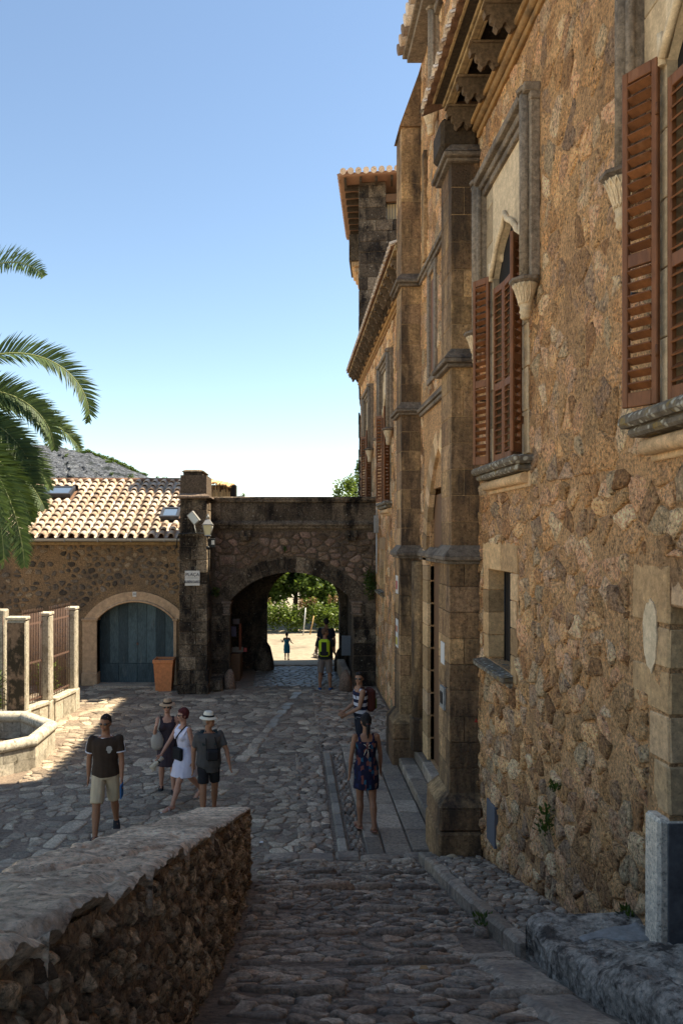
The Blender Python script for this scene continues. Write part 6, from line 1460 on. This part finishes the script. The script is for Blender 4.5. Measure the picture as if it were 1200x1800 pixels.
def person(label, x, y, z, H, heading, skin=0, sex='m', legs=((12, 10, 2), (-14, 8, 2)), arms=((5, 8, 12), (-8, 8, 12)), lean=2, head_turn=0, head_tilt=0,
           wear=(), hair=('short', (.03, .02, .015)), hat=None, glasses=False, group=None, build_=1.0, feet='shoe', shoe=(.03, .03, .03)):
    P = thing('person', label, 'person', (x, y, z), group); h = H; f = 1 if sex == 'm' else .88
    ch, sh_ = cos(radians(heading)), sin(radians(heading))
    def dir_(a, ab=0): a = radians(a); return Vector((sin(radians(ab)), -sin(a)*cos(radians(ab)), -cos(a)*cos(radians(ab))))
    hw = .052*h*(1 if sex == 'm' else 1.0); J = {}
    J['hip'] = Vector((0, 0, .53*h))
    for s, (a, b, ab), k in ((1, legs[0], 'L'), (-1, legs[1], 'R')):
        hp = J['hip']+Vector((s*hw, 0, -.02*h)); kn = hp+dir_(a, s*ab)*.235*h; an = kn+dir_(a-b, s*ab*.5)*.235*h
        J['hip'+k] = hp; J['knee'+k] = kn; J['ank'+k] = an
    low = min(J['ankL'].z, J['ankR'].z); dz = .042*h-low
    for k in list(J): J[k] = J[k]+Vector((0, 0, dz))
    hz = J['hip'].z; ln = math.tan(radians(lean))
    def tz(fr):  # torso point at body fraction fr
        zz = hz+(fr-.53)*h; return Vector((0, -(zz-hz)*ln, zz))
    sw = (.106 if sex == 'm' else .096)*h
    for s, (fa, ab, bend), k in ((1, arms[0], 'L'), (-1, arms[1], 'R')):
        s0 = tz(.805)+Vector((s*sw, 0, 0)); el = s0+dir_(fa, s*ab)*.17*h
        inw = 0
        if isinstance(bend, (tuple, list)): bend, inw = bend
        wr = el+dir_(fa+bend, s*(ab*.3)-s*inw)*.145*h; J['sh'+k] = s0; J['el'+k] = el; J['wr'+k] = wr
    def W(p): p = Vector(p); return Vector((x+p.x*ch-p.y*sh_, y+p.x*sh_+p.y*ch, z+p.z))
    class B(MB):
        def vert(s, p): return MB.vert(s, W(p))
    X = Vector((1, 0, 0))
    def T(mb, pts, rad, n=12, side=(1, 0, 0)): mb.tube(pts, rad, n, side, True)
    # ---- body
    b = B(); bf = build_
    if sex == 'm': tors = [(.485, .080, .056), (.52, .096, .066), (.57, .092, .064), (.63, .086, .060), (.70, .095, .064), (.76, .106, .064), (.795, .108, .054), (.818, .075, .042), (.835, .036, .036)]
    else: tors = [(.485, .088, .062), (.52, .100, .068), (.57, .088, .060), (.63, .072, .052), (.70, .083, .062), (.735, .086, .066), (.78, .088, .052), (.812, .066, .040), (.832, .030, .032)]
    T(b, [tz(a) for a, _, _ in tors], [(rx*h*bf, ry*h*bf) for _, rx, ry in tors], 16)
    if sex == 'f':
        for s in (-1, 1): b.ball(tz(.725)+Vector((s*.042*h, -.045*h, 0)), (.036*h, .03*h, .036*h), 10, 7)
    for s, k in ((1, 'L'), (-1, 'R')):
        hp, kn, an = J['hip'+k], J['knee'+k], J['ank'+k]
        lf = f if sex == 'm' else .95
        T(b, [hp+Vector((0, 0, .03*h)), hp.lerp(kn, .25), hp.lerp(kn, .7), kn, kn+(an-kn)*.12, kn.lerp(an, .33)+Vector((0, .008*h, 0)), kn.lerp(an, .75), an], [r*h*lf for r in (.050, .050, .038, .0335, .031, .035, .024, .0215)], 12)
        # foot
        fd = Vector((s*.12, -1, 0)).normalized(); lift = 0
        a, bb, ab = legs[0] if s > 0 else legs[1]; pitch = radians(max(0, min(55, (bb-a)*1.0))) if (a-bb) < -12 else 0
        fv = Vector((fd.x, fd.y*cos(pitch), -sin(pitch))).normalized()
        heel = an+Vector((0, .022*h, -.022*h)); toe = an+fv*.105*h+Vector((0, 0, -.028*h))
        J['heel'+k] = heel; J['toe'+k] = toe
        T(b, [heel, an+Vector((0, 0, -.015*h)), an.lerp(toe, .5)+Vector((0, 0, .002*h)), toe, toe+fv*.018*h], [(.020*h, .020*h), (.023*h, .026*h), (.027*h, .018*h), (.027*h, .013*h), (.018*h, .009*h)], 10)
        s0, el, wr = J['sh'+k], J['el'+k], J['wr'+k]
        b.ball(s0, .030*h*f, 10, 8)
        T(b, [s0, s0.lerp(el, .35), s0.lerp(el, .8), el, el.lerp(wr, .3), el.lerp(wr, .8), wr], [r*h*f for r in (.030, .0285, .024, .022, .023, .0165, .0145)], 10)
        hd = (wr-el).normalized(); side = Vector((0, -1, 0)); side = (side-hd*side.dot(hd)).normalized()
        if side.length < .5: side = Vector((0, 0, 1))
        pn = hd.cross(side)*s
        palm_c = wr+hd*.028*h; T(b, [wr, palm_c, wr+hd*.055*h], [(.014*h, .011*h), (.023*h, .012*h), (.022*h, .010*h)], 8, side)
        J['hand'+k] = wr+hd*.06*h
        for q in range(4):
            o_ = side*((1.5-q)*.0115*h); L4 = (.040, .045, .042, .033)[q]*h; st = wr+hd*.048*h+o_; T(b, [st, st+hd*L4*.55-pn*.002*h, st+hd*L4*.9-pn*.012*h], [.0062*h, .0058*h, .0045*h], 6)
        st = wr+hd*.018*h+side*.018*h; T(b, [st, st+(hd*.6+side*.8).normalized()*.022*h, st+(hd*.9+side*.5).normalized()*.042*h], [.0075*h, .0068*h, .0052*h], 6)
    # head
    hc = tz(.935); nk = tz(.828); ht = radians(head_turn); ti = radians(head_tilt)
    Rm = Matrix.Rotation(ht, 3, 'Z') @ Matrix.Rotation(ti, 3, 'X')
    def HD(p): return hc+Rm @ (Vector(p)*h)
    class HB(B):
        pass
    def hball(mb, p, r, n=14, m=10):
        t_ = MB(); t_.ball((0, 0, 0), 1, n, m); i0 = len(mb.v)
        for v in t_.v: mb.vert(HD((p[0]+v[0]*r[0], p[1]+v[1]*r[1], p[2]+v[2]*r[2])))
        for f_ in t_.f: mb.face([i0+q for q in f_], True)
    T(b, [nk-Vector((0, 0, .015*h)), HD((0, .004, -.045))], [.034*h*f, .031*h*f], 12)
    hball(b, (0, .002, .010), (.0425, .054, .056)); hball(b, (0, -.014, -.032), (.031, .037, .034)); hball(b, (0, -.046, -.004), (.0075, .014, .015), 8, 6)
    hball(b, (0, -.047, -.040), (.013, .012, .012), 8, 6); hball(b, (0, -.044, .012), (.028, .010, .006), 8, 6)
    for s in (-1, 1): hball(b, (s*.043, .004, -.006), (.006, .012, .017), 8, 6); hball(b, (s*.02, -.040, -.014), (.014, .014, .012), 8, 6)
    body = build_f('body', b, SKIN[skin], P, .0085, 3)
    # face details
    e = B()
    for s in (-1, 1): hball(e, (s*.0165, -.0475, .004), (.0075, .004, .0035), 8, 6)
    build('eyes', e, cloth('eye', (.03, .02, .015), .3), P)
    e = B(); hball(e, (0, -.0525, -.0275), (.012, .004, .0028), 8, 6); build('mouth', e, cloth('mouth', (.25, .07, .06), .6), P)
    if glasses:
        e = B()
        for s in (-1, 1): hball(e, (s*.018, -.052, .004), (.0145, .006, .0095), 12, 8)
        T(e, [HD((-.04, -.048, .008)), HD((.04, -.048, .008))], .0025*h, 5)
        for s in (-1, 1): T(e, [HD((s*.036, -.046, .007)), HD((s*.045, .0, .004))], .0022*h, 5)
        build('sunglasses', e, plain('lens_black', (.008, .008, .008), .15, 0, .02, spec=.7) if 'lens_black' not in bpy.data.materials else bpy.data.materials['lens_black'], P)
    hm = cloth('hair', hair[1], .8)
    e = B()
    if hair[0] in ('short', 'bob', 'pony', 'curly'):
        up = .002 if hair[0] == 'short' else .010
        hball(e, (0, .012, .018), (.0455+up*.2, .052+up*.3, .052+up), 16, 12)
        hball(e, (0, .022, -.004), (.044, .038, .042), 14, 10)
    if hair[0] == 'short': hball(e, (0, -.018, .044), (.034, .026, .018), 12, 8)
    if hair[0] == 'bob':
        hball(e, (0, -.016, .044), (.038, .034, .024), 12, 8)
        for s in (-1, 1): hball(e, (s*.036, .004, .004), (.013, .028, .036), 10, 8)
    if hair[0] == 'curly':
        for k in range(34):
            a = k*2.4; el_ = -1+1.9*k/34; hball(e, (.047*cos(a)*sqrt(1-el_*el_*.6), .02+.045*sin(a)*sqrt(1-el_*el_*.6)*(1 if sin(a) > 0 else .6), .012-.07*el_*.0+.062*(-el_)*.9), (.018, .018, .018), 7, 5)
    if hair[0] == 'pony':
        hball(e, (0, .058, .0), (.02, .02, .02), 8, 6)
        T(e, [HD((0, .06, .0)), HD((.002, .075, -.03)), HD((.0, .062, -.09)), HD((0, .05, -.14))], [.016*h, .02*h, .017*h, .005*h], 8)
    if e.v: build_f('hair', e, hm, P, .008, 2)
    if hair[0] == 'pony':
        e = B(); hball(e, (0, .066, -.012), (.017, .016, .008), 8, 6); build('hair_tie', e, cloth('tie', (.6, .2, .15)), P)
    if hat:
        e = B(); kind, hcx, band = hat; rw = .078 if kind == 'straw' else .092
        prof = [(.0, .082), (.028, .080), (.040, .070), (.047, .040), (.052, .026), (.06, .022), (rw, .014), (rw+.002, .010), (.05, .016), (.0, .018)]
        rings = []
        for r, zz in prof[:-1]:
            rings.append([e.vert(HD((r*cos(2*pi*k/20)*.95, .004+r*1.12*sin(2*pi*k/20), zz+.016-(.02*(r-.05)*abs(cos(2*pi*k/20))*8 if r > .055 and kind == 'straw' else 0)+(.010*(1-abs(cos(2*pi*k/20))*1.0) if False else 0)-(.008*max(0, 1-r/.04) if zz > .07 else 0)))) for k in range(20)])
        for i in range(len(rings)-1):
            for k in range(20): e.face([rings[i][k], rings[i][(k+1) % 20], rings[i+1][(k+1) % 20], rings[i+1][k]], True)
        e.face(rings[0]); ho = build('hat', e, cloth('hat_'+kind, hcx), P)
        e = B(); rings = []
        for r, zz in ((.0525, .027), (.0505, .044)): rings.append([e.vert(HD((r*1.03*cos(2*pi*k/20)*.95, .004+r*1.15*sin(2*pi*k/20), zz+.016))) for k in range(20)])
        for k in range(20): e.face([rings[0][k], rings[0][(k+1) % 20], rings[1][(k+1) % 20], rings[1][k]], True)
        build('hat_band', e, cloth('band_'+kind, band), P)
    # ---- clothes
    def torso_shell(mb, z0, z1, infl=1.10, add=.006, flare=0, hemz=None):
        zs = [z0]+[a for a, _, _ in tors if z0+.01 < a < z1-.005]+[z1]; pts = []; rr = []
        for a in zs:
            for (p, q) in zip(tors, tors[1:]):
                if p[0] <= a <= q[0]: t = (a-p[0])/(q[0]-p[0]); rx = p[1]+(q[1]-p[1])*t; ry = p[2]+(q[2]-p[2])*t; break
            else: rx, ry = (tors[0][1], tors[0][2]) if a < tors[0][0] else (tors[-1][1], tors[-1][2])
            pts.append(tz(a)); rr.append((rx*h*bf*infl+add*h, ry*h*bf*infl+add*h))
        T(mb, pts, rr, 18)
    for w in wear:
        kind = w[0]; mat = w[1]
        e = B()
        if kind == 'tshirt':
            slv = w[2]; torso_shell(e, w[3] if len(w) > 3 else .50, .822, 1.07, .008)
            for k in ('L', 'R'):
                s0, el, wr = J['sh'+k], J['el'+k], J['wr'+k]; q = s0.lerp(el, min(1, slv)); e.ball(s0+Vector((0, 0, -.004*h)), .035*h*f, 12, 8); T(e, [s0, s0.lerp(q, .5), q], [.034*h*f, .036*h*f, .037*h*f], 12)
            o = build_f('shirt', e, mat, P, .010, 9)
        if kind == 'tank':
            torso_shell(e, .49, .795, 1.07, .006)
            for s in (-1, 1): T(e, [tz(.76)+Vector((s*.06*h, -.045*h, 0)), tz(.828)+Vector((s*.058*h, 0, .004*h)), tz(.76)+Vector((s*.06*h, .045*h, 0))], .018*h, 8)
            build_f('tank_top', e, mat, P, .010, 3)
        if kind == 'shorts':
            torso_shell(e, .49, w[3] if len(w) > 3 else .585, 1.07, .006); L_ = w[2]
            for k in ('L', 'R'):
                hp, kn = J['hip'+k], J['knee'+k]; T(e, [hp+Vector((0, 0, .05*h)), hp, hp.lerp(kn, L_*.5), hp.lerp(kn, L_)], [(.050*h, .058*h), (.057*h, .06*h), (.056*h, .058*h), (.053*h, .054*h)], 12)
            build_f('shorts', e, mat, P, .010, 3)
        if kind == 'dress':
            topz, hem, fl = w[2], w[3], w[4]; torso_shell(e, .52, topz, 1.06, .006)
            for s in (-1, 1): e.ball(tz(.725)+Vector((s*.042*h, -.047*h, 0)), (.042*h, .036*h, .042*h), 10, 7)
            kL, kR = J['kneeL'], J['kneeR']; base = tz(.53); mid = (kL+kR)/2; hz_ = hz+(hem-.53)*h; c = Vector((mid.x*.5, mid.y*.6, hz_))
            sp_w = max(.0, abs(kL.y-kR.y)*.30)
            T(e, [tz(.60), tz(.55), base, base.lerp(c, .5), c], [(.085*h, .065*h), (.10*h, .076*h), (.108*h, .082*h), ((.108+fl*.5)*h, .084*h+sp_w*.5), ((.106+fl)*h, .082*h+sp_w)], 18)
            for s in (-1, 1): T(e, [tz(topz-.03)+Vector((s*.058*h, -.05*h, 0)), tz(.775)+Vector((s*.062*h, -.048*h, 0)), tz(.826)+Vector((s*.060*h, 0, .003*h)), tz(.775)+Vector((s*.060*h, .040*h, 0)), tz(topz-.03)+Vector((s*.05*h, .045*h, 0))], [(w[5]*h, .006*h)]*5, 8)
            build_f('dress', e, mat, P, .009, 3)
    if feet:
        for k in ('L', 'R'):
            e = B(); an, heel, toe = J['ank'+k], J['heel'+k], J['toe'+k]; fv = (toe-heel).normalized()
            if feet == 'shoe':
                T(e, [heel-fv*.014*h, an+Vector((0, 0, -.016*h)), an.lerp(toe, .5)+Vector((0, 0, -.002*h)), toe-Vector((0, 0, .002*h)), toe+fv*.026*h], [(.02*h, .022*h), (.027*h, .027*h), (.031*h, .021*h), (.031*h, .017*h), (.018*h, .010*h)], 12)
                build_f('shoe', e, cloth('shoe', shoe), P, .008, 2)
            else:
                dn = Vector((0, 0, -.019*h)); up = Vector((1, 0, 0)).cross(fv); dn = -up.normalized()*.016*h if up.z > 0 else up.normalized()*.016*h
                e.tube([heel+dn*.6-fv*.012*h, heel.lerp(toe, .5)+dn*1.1, toe+dn*.5+fv*.024*h], [(.020*h, .005*h), (.026*h, .005*h), (.026*h, .005*h)], 10, (1, 0, 0))
                m_ = heel.lerp(toe, .62)
                for q in ((.0,) if feet == 'sandal1' else (.0, -.05)):
                    c = m_+fv*q*h; e.tube([c+Vector((-.028*h, 0, -.012*h)), c+Vector((-.02*h, 0, .018*h)), c+Vector((.02*h, 0, .018*h)), c+Vector((.028*h, 0, -.012*h))], .006*h, 6)
                build('sandal', e, cloth('sandal', shoe), P)
    return P, J, W, B, tz, h, T
def adult_mat(name, fnn):
    m, N, L, P_ = nodes_of(name); P_.inputs['Roughness'].default_value = .9; P_.inputs['Specular IOR Level'].default_value = .2; fnn(N, L, P_); return m
# 1 man in brown t-shirt
brown = cloth('brown', (.035, .022, .014)); khaki = cloth('khaki', (.42, .34, .23)); white = cloth('white', (.62, .62, .66))
r = person('man in dark brown t-shirt with white trim and beige shorts carrying a blue booklet', -2.70, 11.25, .0, 1.80, 8, 1, 'm', ((-16, 14, 3), (22, 12, 3)), ((10, 8, 14), (-12, 9, 10)), 1, -18, 6,
           (('shorts', khaki, .93), ('tshirt', brown, .62, .505)), ('short', (.02, .014, .010)), None, True, shoe=(.02, .02, .022))
P, J, W, B, tz, h, T = r
e = B(); 
for k in ('L', 'R'):
    s0, el = J['sh'+k], J['el'+k]; q = s0.lerp(el, .60); e.tube([q, s0.lerp(el, .65)], [.0405*h, .0405*h], 14, (1, 0, 0))
ring = [tz(.826)+Vector((.043*h*cos(a), .038*h*sin(a)-.004, -.012*h*(1 if sin(a) < 0 else 0)*abs(sin(a)))) for a in [2*pi*k/16 for k in range(17)]]; e.tube(ring, .008*h, 6)
for k, s in (('L', 1), ('R', -1)): s0, el = J['sh'+k], J['el'+k]; e.tube([s0+Vector((s*.022*h, 0, .022*h)), s0.lerp(el, .3)+Vector((s*.037*h, 0, .008*h)), s0.lerp(el, .62)+Vector((s*.039*h, 0, 0))], [(.006*h, .003*h)]*3, 6, (0, 1, 0))
build('white_trim', e, white, P)
e = B()
cen = tz(.735)+Vector((.035*h, -.075*h, 0))
for (dx, dz_, r_) in ((0, .012, .022), (-.012, .0, .012), (.014, .002, .012), (0, -.018, .014), (-.006, -.008, .01), (.008, -.01, .01)):
    e.tube([cen+Vector((dx*h, .0, dz_*h)), cen+Vector((dx*h, -.004, dz_*h))], [(r_*h, r_*h*.8)]*2, 10, (1, 0, 0))
build('shirt_print', e, cloth('print_grey', (.33, .32, .30)), P)
e = B(); hp = J['handL']+Vector((.0, -.02*h, -.03*h)); e.obox(hp, Vector((0.012, .07, .01)), Vector((.008, 0, 0)), Vector((0, -.02, .10))); bk = build('booklet', e, cloth('book_blue', (.03, .13, .33))); tag(bk, 'blue and black booklet held by the man in the brown t-shirt', 'booklet')
# 2 woman in sun hat
purple = cloth('purple', (.04, .028, .035))
P2 = person('woman in a brown brimmed sun hat, sunglasses and dark purplish dress', -2.10, 13.15, 0, 1.56, 10, 2, 'f', ((10, 6, 2), (-6, 8, 2)), ((4, 10, 10), (15, 14, (118, 8))), 0, -12, 2, (('dress', purple, .77, .30, .010, .02),), ('bob', (.12, .05, .03)), ('sun', (.42, .27, .16), (.02, .015, .015)), True, feet='shoe', shoe=(.02, .02, .02))
P, J, W, B, tz, h, T = P2
e = B(); c0 = J['shR']+Vector((-.02, -.09, -.33)); e.tube([c0+Vector((0, 0, .14)), c0+Vector((0, 0, .08)), c0, c0-Vector((0, 0, .12)), c0-Vector((0, 0, .17))], [(.04, .03), (.08, .05), (.11, .065), (.10, .06), (.05, .03)], 12, (1, 0, 0)); e.tube([c0+Vector((0, 0, .13)), J['shR']+Vector((.02, -.07, -.05)), J['shR']+Vector((.03, 0, .05)), J['shR']+Vector((.02, .07, -.06)), c0+Vector((0, .03, .13))], .014, 6)
bg2 = build('shoulder_bag', e, cloth('canvas', (.33, .30, .26))); tag(bg2, 'slouchy beige canvas shoulder bag of the woman in the sun hat', 'bag')
# 3 woman in white dress
wd = cloth('white_dress', (.60, .58, .68))
P3 = person('woman with short dark red hair in a white sleeveless dress striding left', -1.72, 12.55, 0, 1.63, -48, 2, 'f', ((28, 8, 2), (-22, 20, 2)), ((-8, 12, 10), (34, 6, 4)), 3, -15, 3, (('dress', wd, .80, .335, .022, .034),), ('bob', (.07, .012, .012)), None, True, feet='sandal1', shoe=(.55, .5, .52))
P, J, W, B, tz, h, T = P3
e = B(); c0 = tz(.56)+Vector((.0, -.135, .0)); e.obox(c0, Vector((.12, 0, 0)), Vector((0, .035, 0)), Vector((0, 0, .10)), .03); e.tube([c0+Vector((-.10, 0, .07)), tz(.72)+Vector((-.02, -.135, 0)), tz(.80)+Vector((.07, -.08, 0)), tz(.835)+Vector((.08, 0, 0)), tz(.72)+Vector((.02, .12, 0)), c0+Vector((-.10, .05, .07))], .013, 6)
tag(build('shoulder_bag', e, cloth('bag_black', (.012, .012, .014))), 'black crossbody bag of the woman in the white dress', 'bag')
e = B(); hd = J['handR']; e.tube([hd+Vector((0, .07, .03)), hd+Vector((0, 0, -.03)), hd+Vector((0, -.12, -.12))], [.05, .03, .055], 10, (1, 0, 0)); hh = build('rolled_hat', e, cloth('straw_roll', (.48, .42, .32))); tag(hh, 'rolled pale straw hat held by the woman in white', 'hat')
e = B(); e.tube([hd+Vector((0, .012, -.02)), hd+Vector((0, -.012, -.05))], [.034, .034], 10, (1, 0, 0)); build('hat_band', e, cloth('bag_black2', (.012, .012, .014)), hh)
# 4 man in white straw hat
grey = cloth('grey_shirt', (.06, .057, .055)); blk = cloth('black_shorts', (.012, .012, .014))
P4 = person('man in a white straw hat, grey shirt and black shorts looking right', -1.27, 12.0, 0, 1.62, 14, 1, 'm', ((-10, 12, 3), (18, 10, 3)), ((18, 20, 20), (-8, 12, 14)), 0, 62, 2, (('shorts', blk, .72), ('tshirt', grey, .72, .45)), ('short', (.22, .2, .18)), ('straw', (.66, .60, .48), (.02, .02, .02)), False, build_=1.12, feet='sandal', shoe=(.02, .015, .012))
P, J, W, B, tz, h, T = P4
e = B()
for s in (-1, 1): e.tube([tz(.72)+Vector((s*.085, -.13, 0)), tz(.80)+Vector((s*.10, -.07, .0)), tz(.838)+Vector((s*.10, 0, .012)), tz(.76)+Vector((s*.10, .12, 0)), tz(.62)+Vector((s*.10, .14, 0))], [(.03, .008)]*5, 6, (1, 0, 0))
e.obox(tz(.68)+Vector((0, .20, 0)), Vector((.14, 0, 0)), Vector((0, .07, 0)), Vector((0, 0, .2)), .04); tag(build('backpack', e, cloth('pack_dark', (.015, .03, .035))), 'dark backpack with teal edged straps worn by the man in the white hat', 'backpack')
e = B(); c0 = tz(.635)+Vector((.03, -.19, 0)); e.obox(c0, Vector((.10, 0, 0)), Vector((0, .055, 0)), Vector((0, 0, .085)), .03); e.tube([c0+Vector((-.09, 0, .07)), tz(.78)+Vector((-.06, -.12, 0)), tz(.835)+Vector((-.05, -.02, .01)), tz(.85)+Vector((0, .06, 0)), tz(.835)+Vector((.05, -.02, .01)), tz(.78)+Vector((.08, -.12, 0)), c0+Vector((.09, 0, .07))], .010, 6)
tag(build('camera_bag', e, blk), 'black camera case hanging on the chest of the man in the white hat', 'camera bag')
# 5 backpacker
P5 = person('man with a yellow green backpack in grey shorts and blue trainers walking through the archway', .98, 21.7, 0, 1.76, 172, 1, 'm', ((2, 2, 5), (6, 8, 5)), ((0, 12, 62), (0, 12, 62)), 2, -60, 0, (('shorts', cloth('greyshorts', (.16, .13, .115)), .93), ('tshirt', cloth('dark_tee', (.012, .016, .016)), .6)), ('short', (.10, .05, .03)), None, False, shoe=(.02, .08, .22))
P, J, W, B, tz, h, T = P5
e = B(); e.obox(tz(.70)+Vector((0, .20, 0)), Vector((.15, 0, 0)), Vector((0, .09, 0)), Vector((0, 0, .24)), .06); bp = build('backpack', e, cloth('lime', (.42, .55, .03))); tag(bp, 'lime green and black backpack worn by the man in grey shorts', 'backpack')
e = B(); e.obox(tz(.69)+Vector((0, .30, 0)), Vector((.07, 0, 0)), Vector((0, .02, 0)), Vector((0, 0, .19)), .02); e.obox(tz(.62)+Vector((0, .296, 0)), Vector((.12, 0, 0)), Vector((0, .02, 0)), Vector((0, 0, .05)), .02)
for s in (-1, 1): e.tube([tz(.80)+Vector((s*.09, .12, .03)), tz(.835)+Vector((s*.09, 0, .015)), tz(.76)+Vector((s*.09, -.12, 0)), tz(.66)+Vector((s*.12, -.1, 0))], [(.025, .008)]*4, 6, (1, 0, 0))
build('black_panel', e, blk, bp)
# 6 dark figure
P6 = person('man in dark clothes in the shade beyond the backpacker', 1.12, 23.9, 0, 1.80, 180, 1, 'm', ((6, 4, 2), (-6, 6, 2)), ((4, 12, 20), (0, 12, 20)), 1, 0, 4, (('shorts', blk, 1.0), ('tshirt', cloth('navy', (.014, .018, .026)), .7)), ('short', (.012, .01, .01)), None, False, build_=1.1)
# 7 man with sunglasses and tank top
def stripes(N, L, P_):
    g_ = N.new('ShaderNodeNewGeometry'); s = N.new('ShaderNodeSeparateXYZ'); L.new(g_.outputs['Position'], s.inputs[0])
    m1 = N.new('ShaderNodeMath'); m1.operation = 'MULTIPLY'; m1.inputs[1].default_value = 7.5; L.new(s.outputs[2], m1.inputs[0]); m2 = N.new('ShaderNodeMath'); m2.operation = 'FRACT'; L.new(m1.outputs[0], m2.inputs[0])
    r_ = ramp_node(N, [(0, (.012, .016, .04)), (.5, (.5, .5, .55))], 'CONSTANT'); L.new(m2.outputs[0], r_.inputs[0]); L.new(r_.outputs[0], P_.inputs['Base Color'])
P7 = person('young man in sunglasses and striped tank top with hands clasped, looking back', 1.36, 14.75, 0, 1.76, -78, 0, 'm', ((6, 6, 2), (-4, 4, 2)), ((14, 4, (46, 16)), (10, 4, (50, 16))), 3, 56, 4, (('shorts', cloth('navy_shorts', (.012, .014, .022)), .8), ('tank', adult_mat('striped_cloth', stripes))), ('short', (.012, .010, .008)), None, True)
P, J, W, B, tz, h, T = P7
e = B(); e.obox(tz(.70)+Vector((0, .19, 0)), Vector((.14, 0, 0)), Vector((0, .085, 0)), Vector((0, 0, .22)), .06)
for s in (-1, 1): e.tube([tz(.80)+Vector((s*.09, .12, .03)), tz(.84)+Vector((s*.09, 0, .012)), tz(.76)+Vector((s*.09, -.12, 0)), tz(.62)+Vector((s*.11, -.06, 0)), tz(.60)+Vector((s*.12, .1, 0))], [(.022, .008)]*5, 6, (1, 0, 0))
bp = build('backpack', e, cloth('maroon', (.075, .018, .012))); tag(bp, 'dark red and green backpack worn by the young man in the tank top', 'backpack')
e = B(); e.obox(tz(.66)+Vector((0, .285, 0)), Vector((.09, 0, 0)), Vector((0, .02, 0)), Vector((0, 0, .1)), .02); build('backpack_pocket', e, cloth('olive', (.09, .10, .02)), bp)
# 8 woman in patterned dress
def pattern(N, L, P_):
    g_ = N.new('ShaderNodeNewGeometry'); mp = N.new('ShaderNodeMapping'); mp.inputs['Scale'].default_value = (1, 1, .6); L.new(g_.outputs['Position'], mp.inputs[0])
    v = N.new('ShaderNodeTexVoronoi'); v.inputs['Scale'].default_value = 26; v.inputs['Randomness'].default_value = .55; L.new(mp.outputs[0], v.inputs['Vector']); s = N.new('ShaderNodeSeparateColor'); L.new(v.outputs['Color'], s.inputs[0])
    r_ = ramp_node(N, [(0, (.012, .012, .03)), (.46, (.02, .08, .13)), (.58, (.012, .012, .03)), (.74, (.16, .05, .04)), (.84, (.015, .02, .06)), (.95, (.2, .11, .09))], 'CONSTANT'); L.new(s.outputs[0], r_.inputs[0]); L.new(r_.outputs[0], P_.inputs['Base Color'])
P8 = person('woman seen from behind in a short dark patterned sundress, black hair in a ponytail', 1.12, 11.35, .055, 1.69, 184, 1, 'f', ((4, 4, 0), (-8, 10, 0)), ((-6, 12, 16), (8, 12, 10)), 2, 8, 4, (('dress', adult_mat('patterned_cloth', pattern), .765, .36, .004, .012),), ('pony', (.010, .008, .008)), None, False, feet='sandal1', shoe=(.35, .16, .11))
P, J, W, B, tz, h, T = P8
e = B(); c0 = tz(.725)+Vector((0, .115, 0))
for (dx, dz_) in ((-.05, .05), (.05, .05), (-.02, -.14), (.05, -.11), (-.045, -.02)): e.tube([c0, c0+Vector((dx*.6, .01, dz_*.6+.01)), c0+Vector((dx, .0, dz_))], [.007, .006, .003], 5)
build('ribbon_bow', e, cloth('cream', (.5, .45, .35)), P)
# 9 child beyond the arch
P9 = person('child with curly hair in a turquoise dress standing in the sun beyond the archway', -.14, 31.6, gz(0, 31.6), 1.12, 176, 1, 'f', ((6, 4, 1), (-2, 4, 1)), ((10, 22, (100, -12)), (10, 22, (60, -8))), 0, 0, 0, (('dress', cloth('turquoise', (.03, .22, .28)), .76, .26, .01, .012),), ('curly', (.04, .02, .012)), None, False)
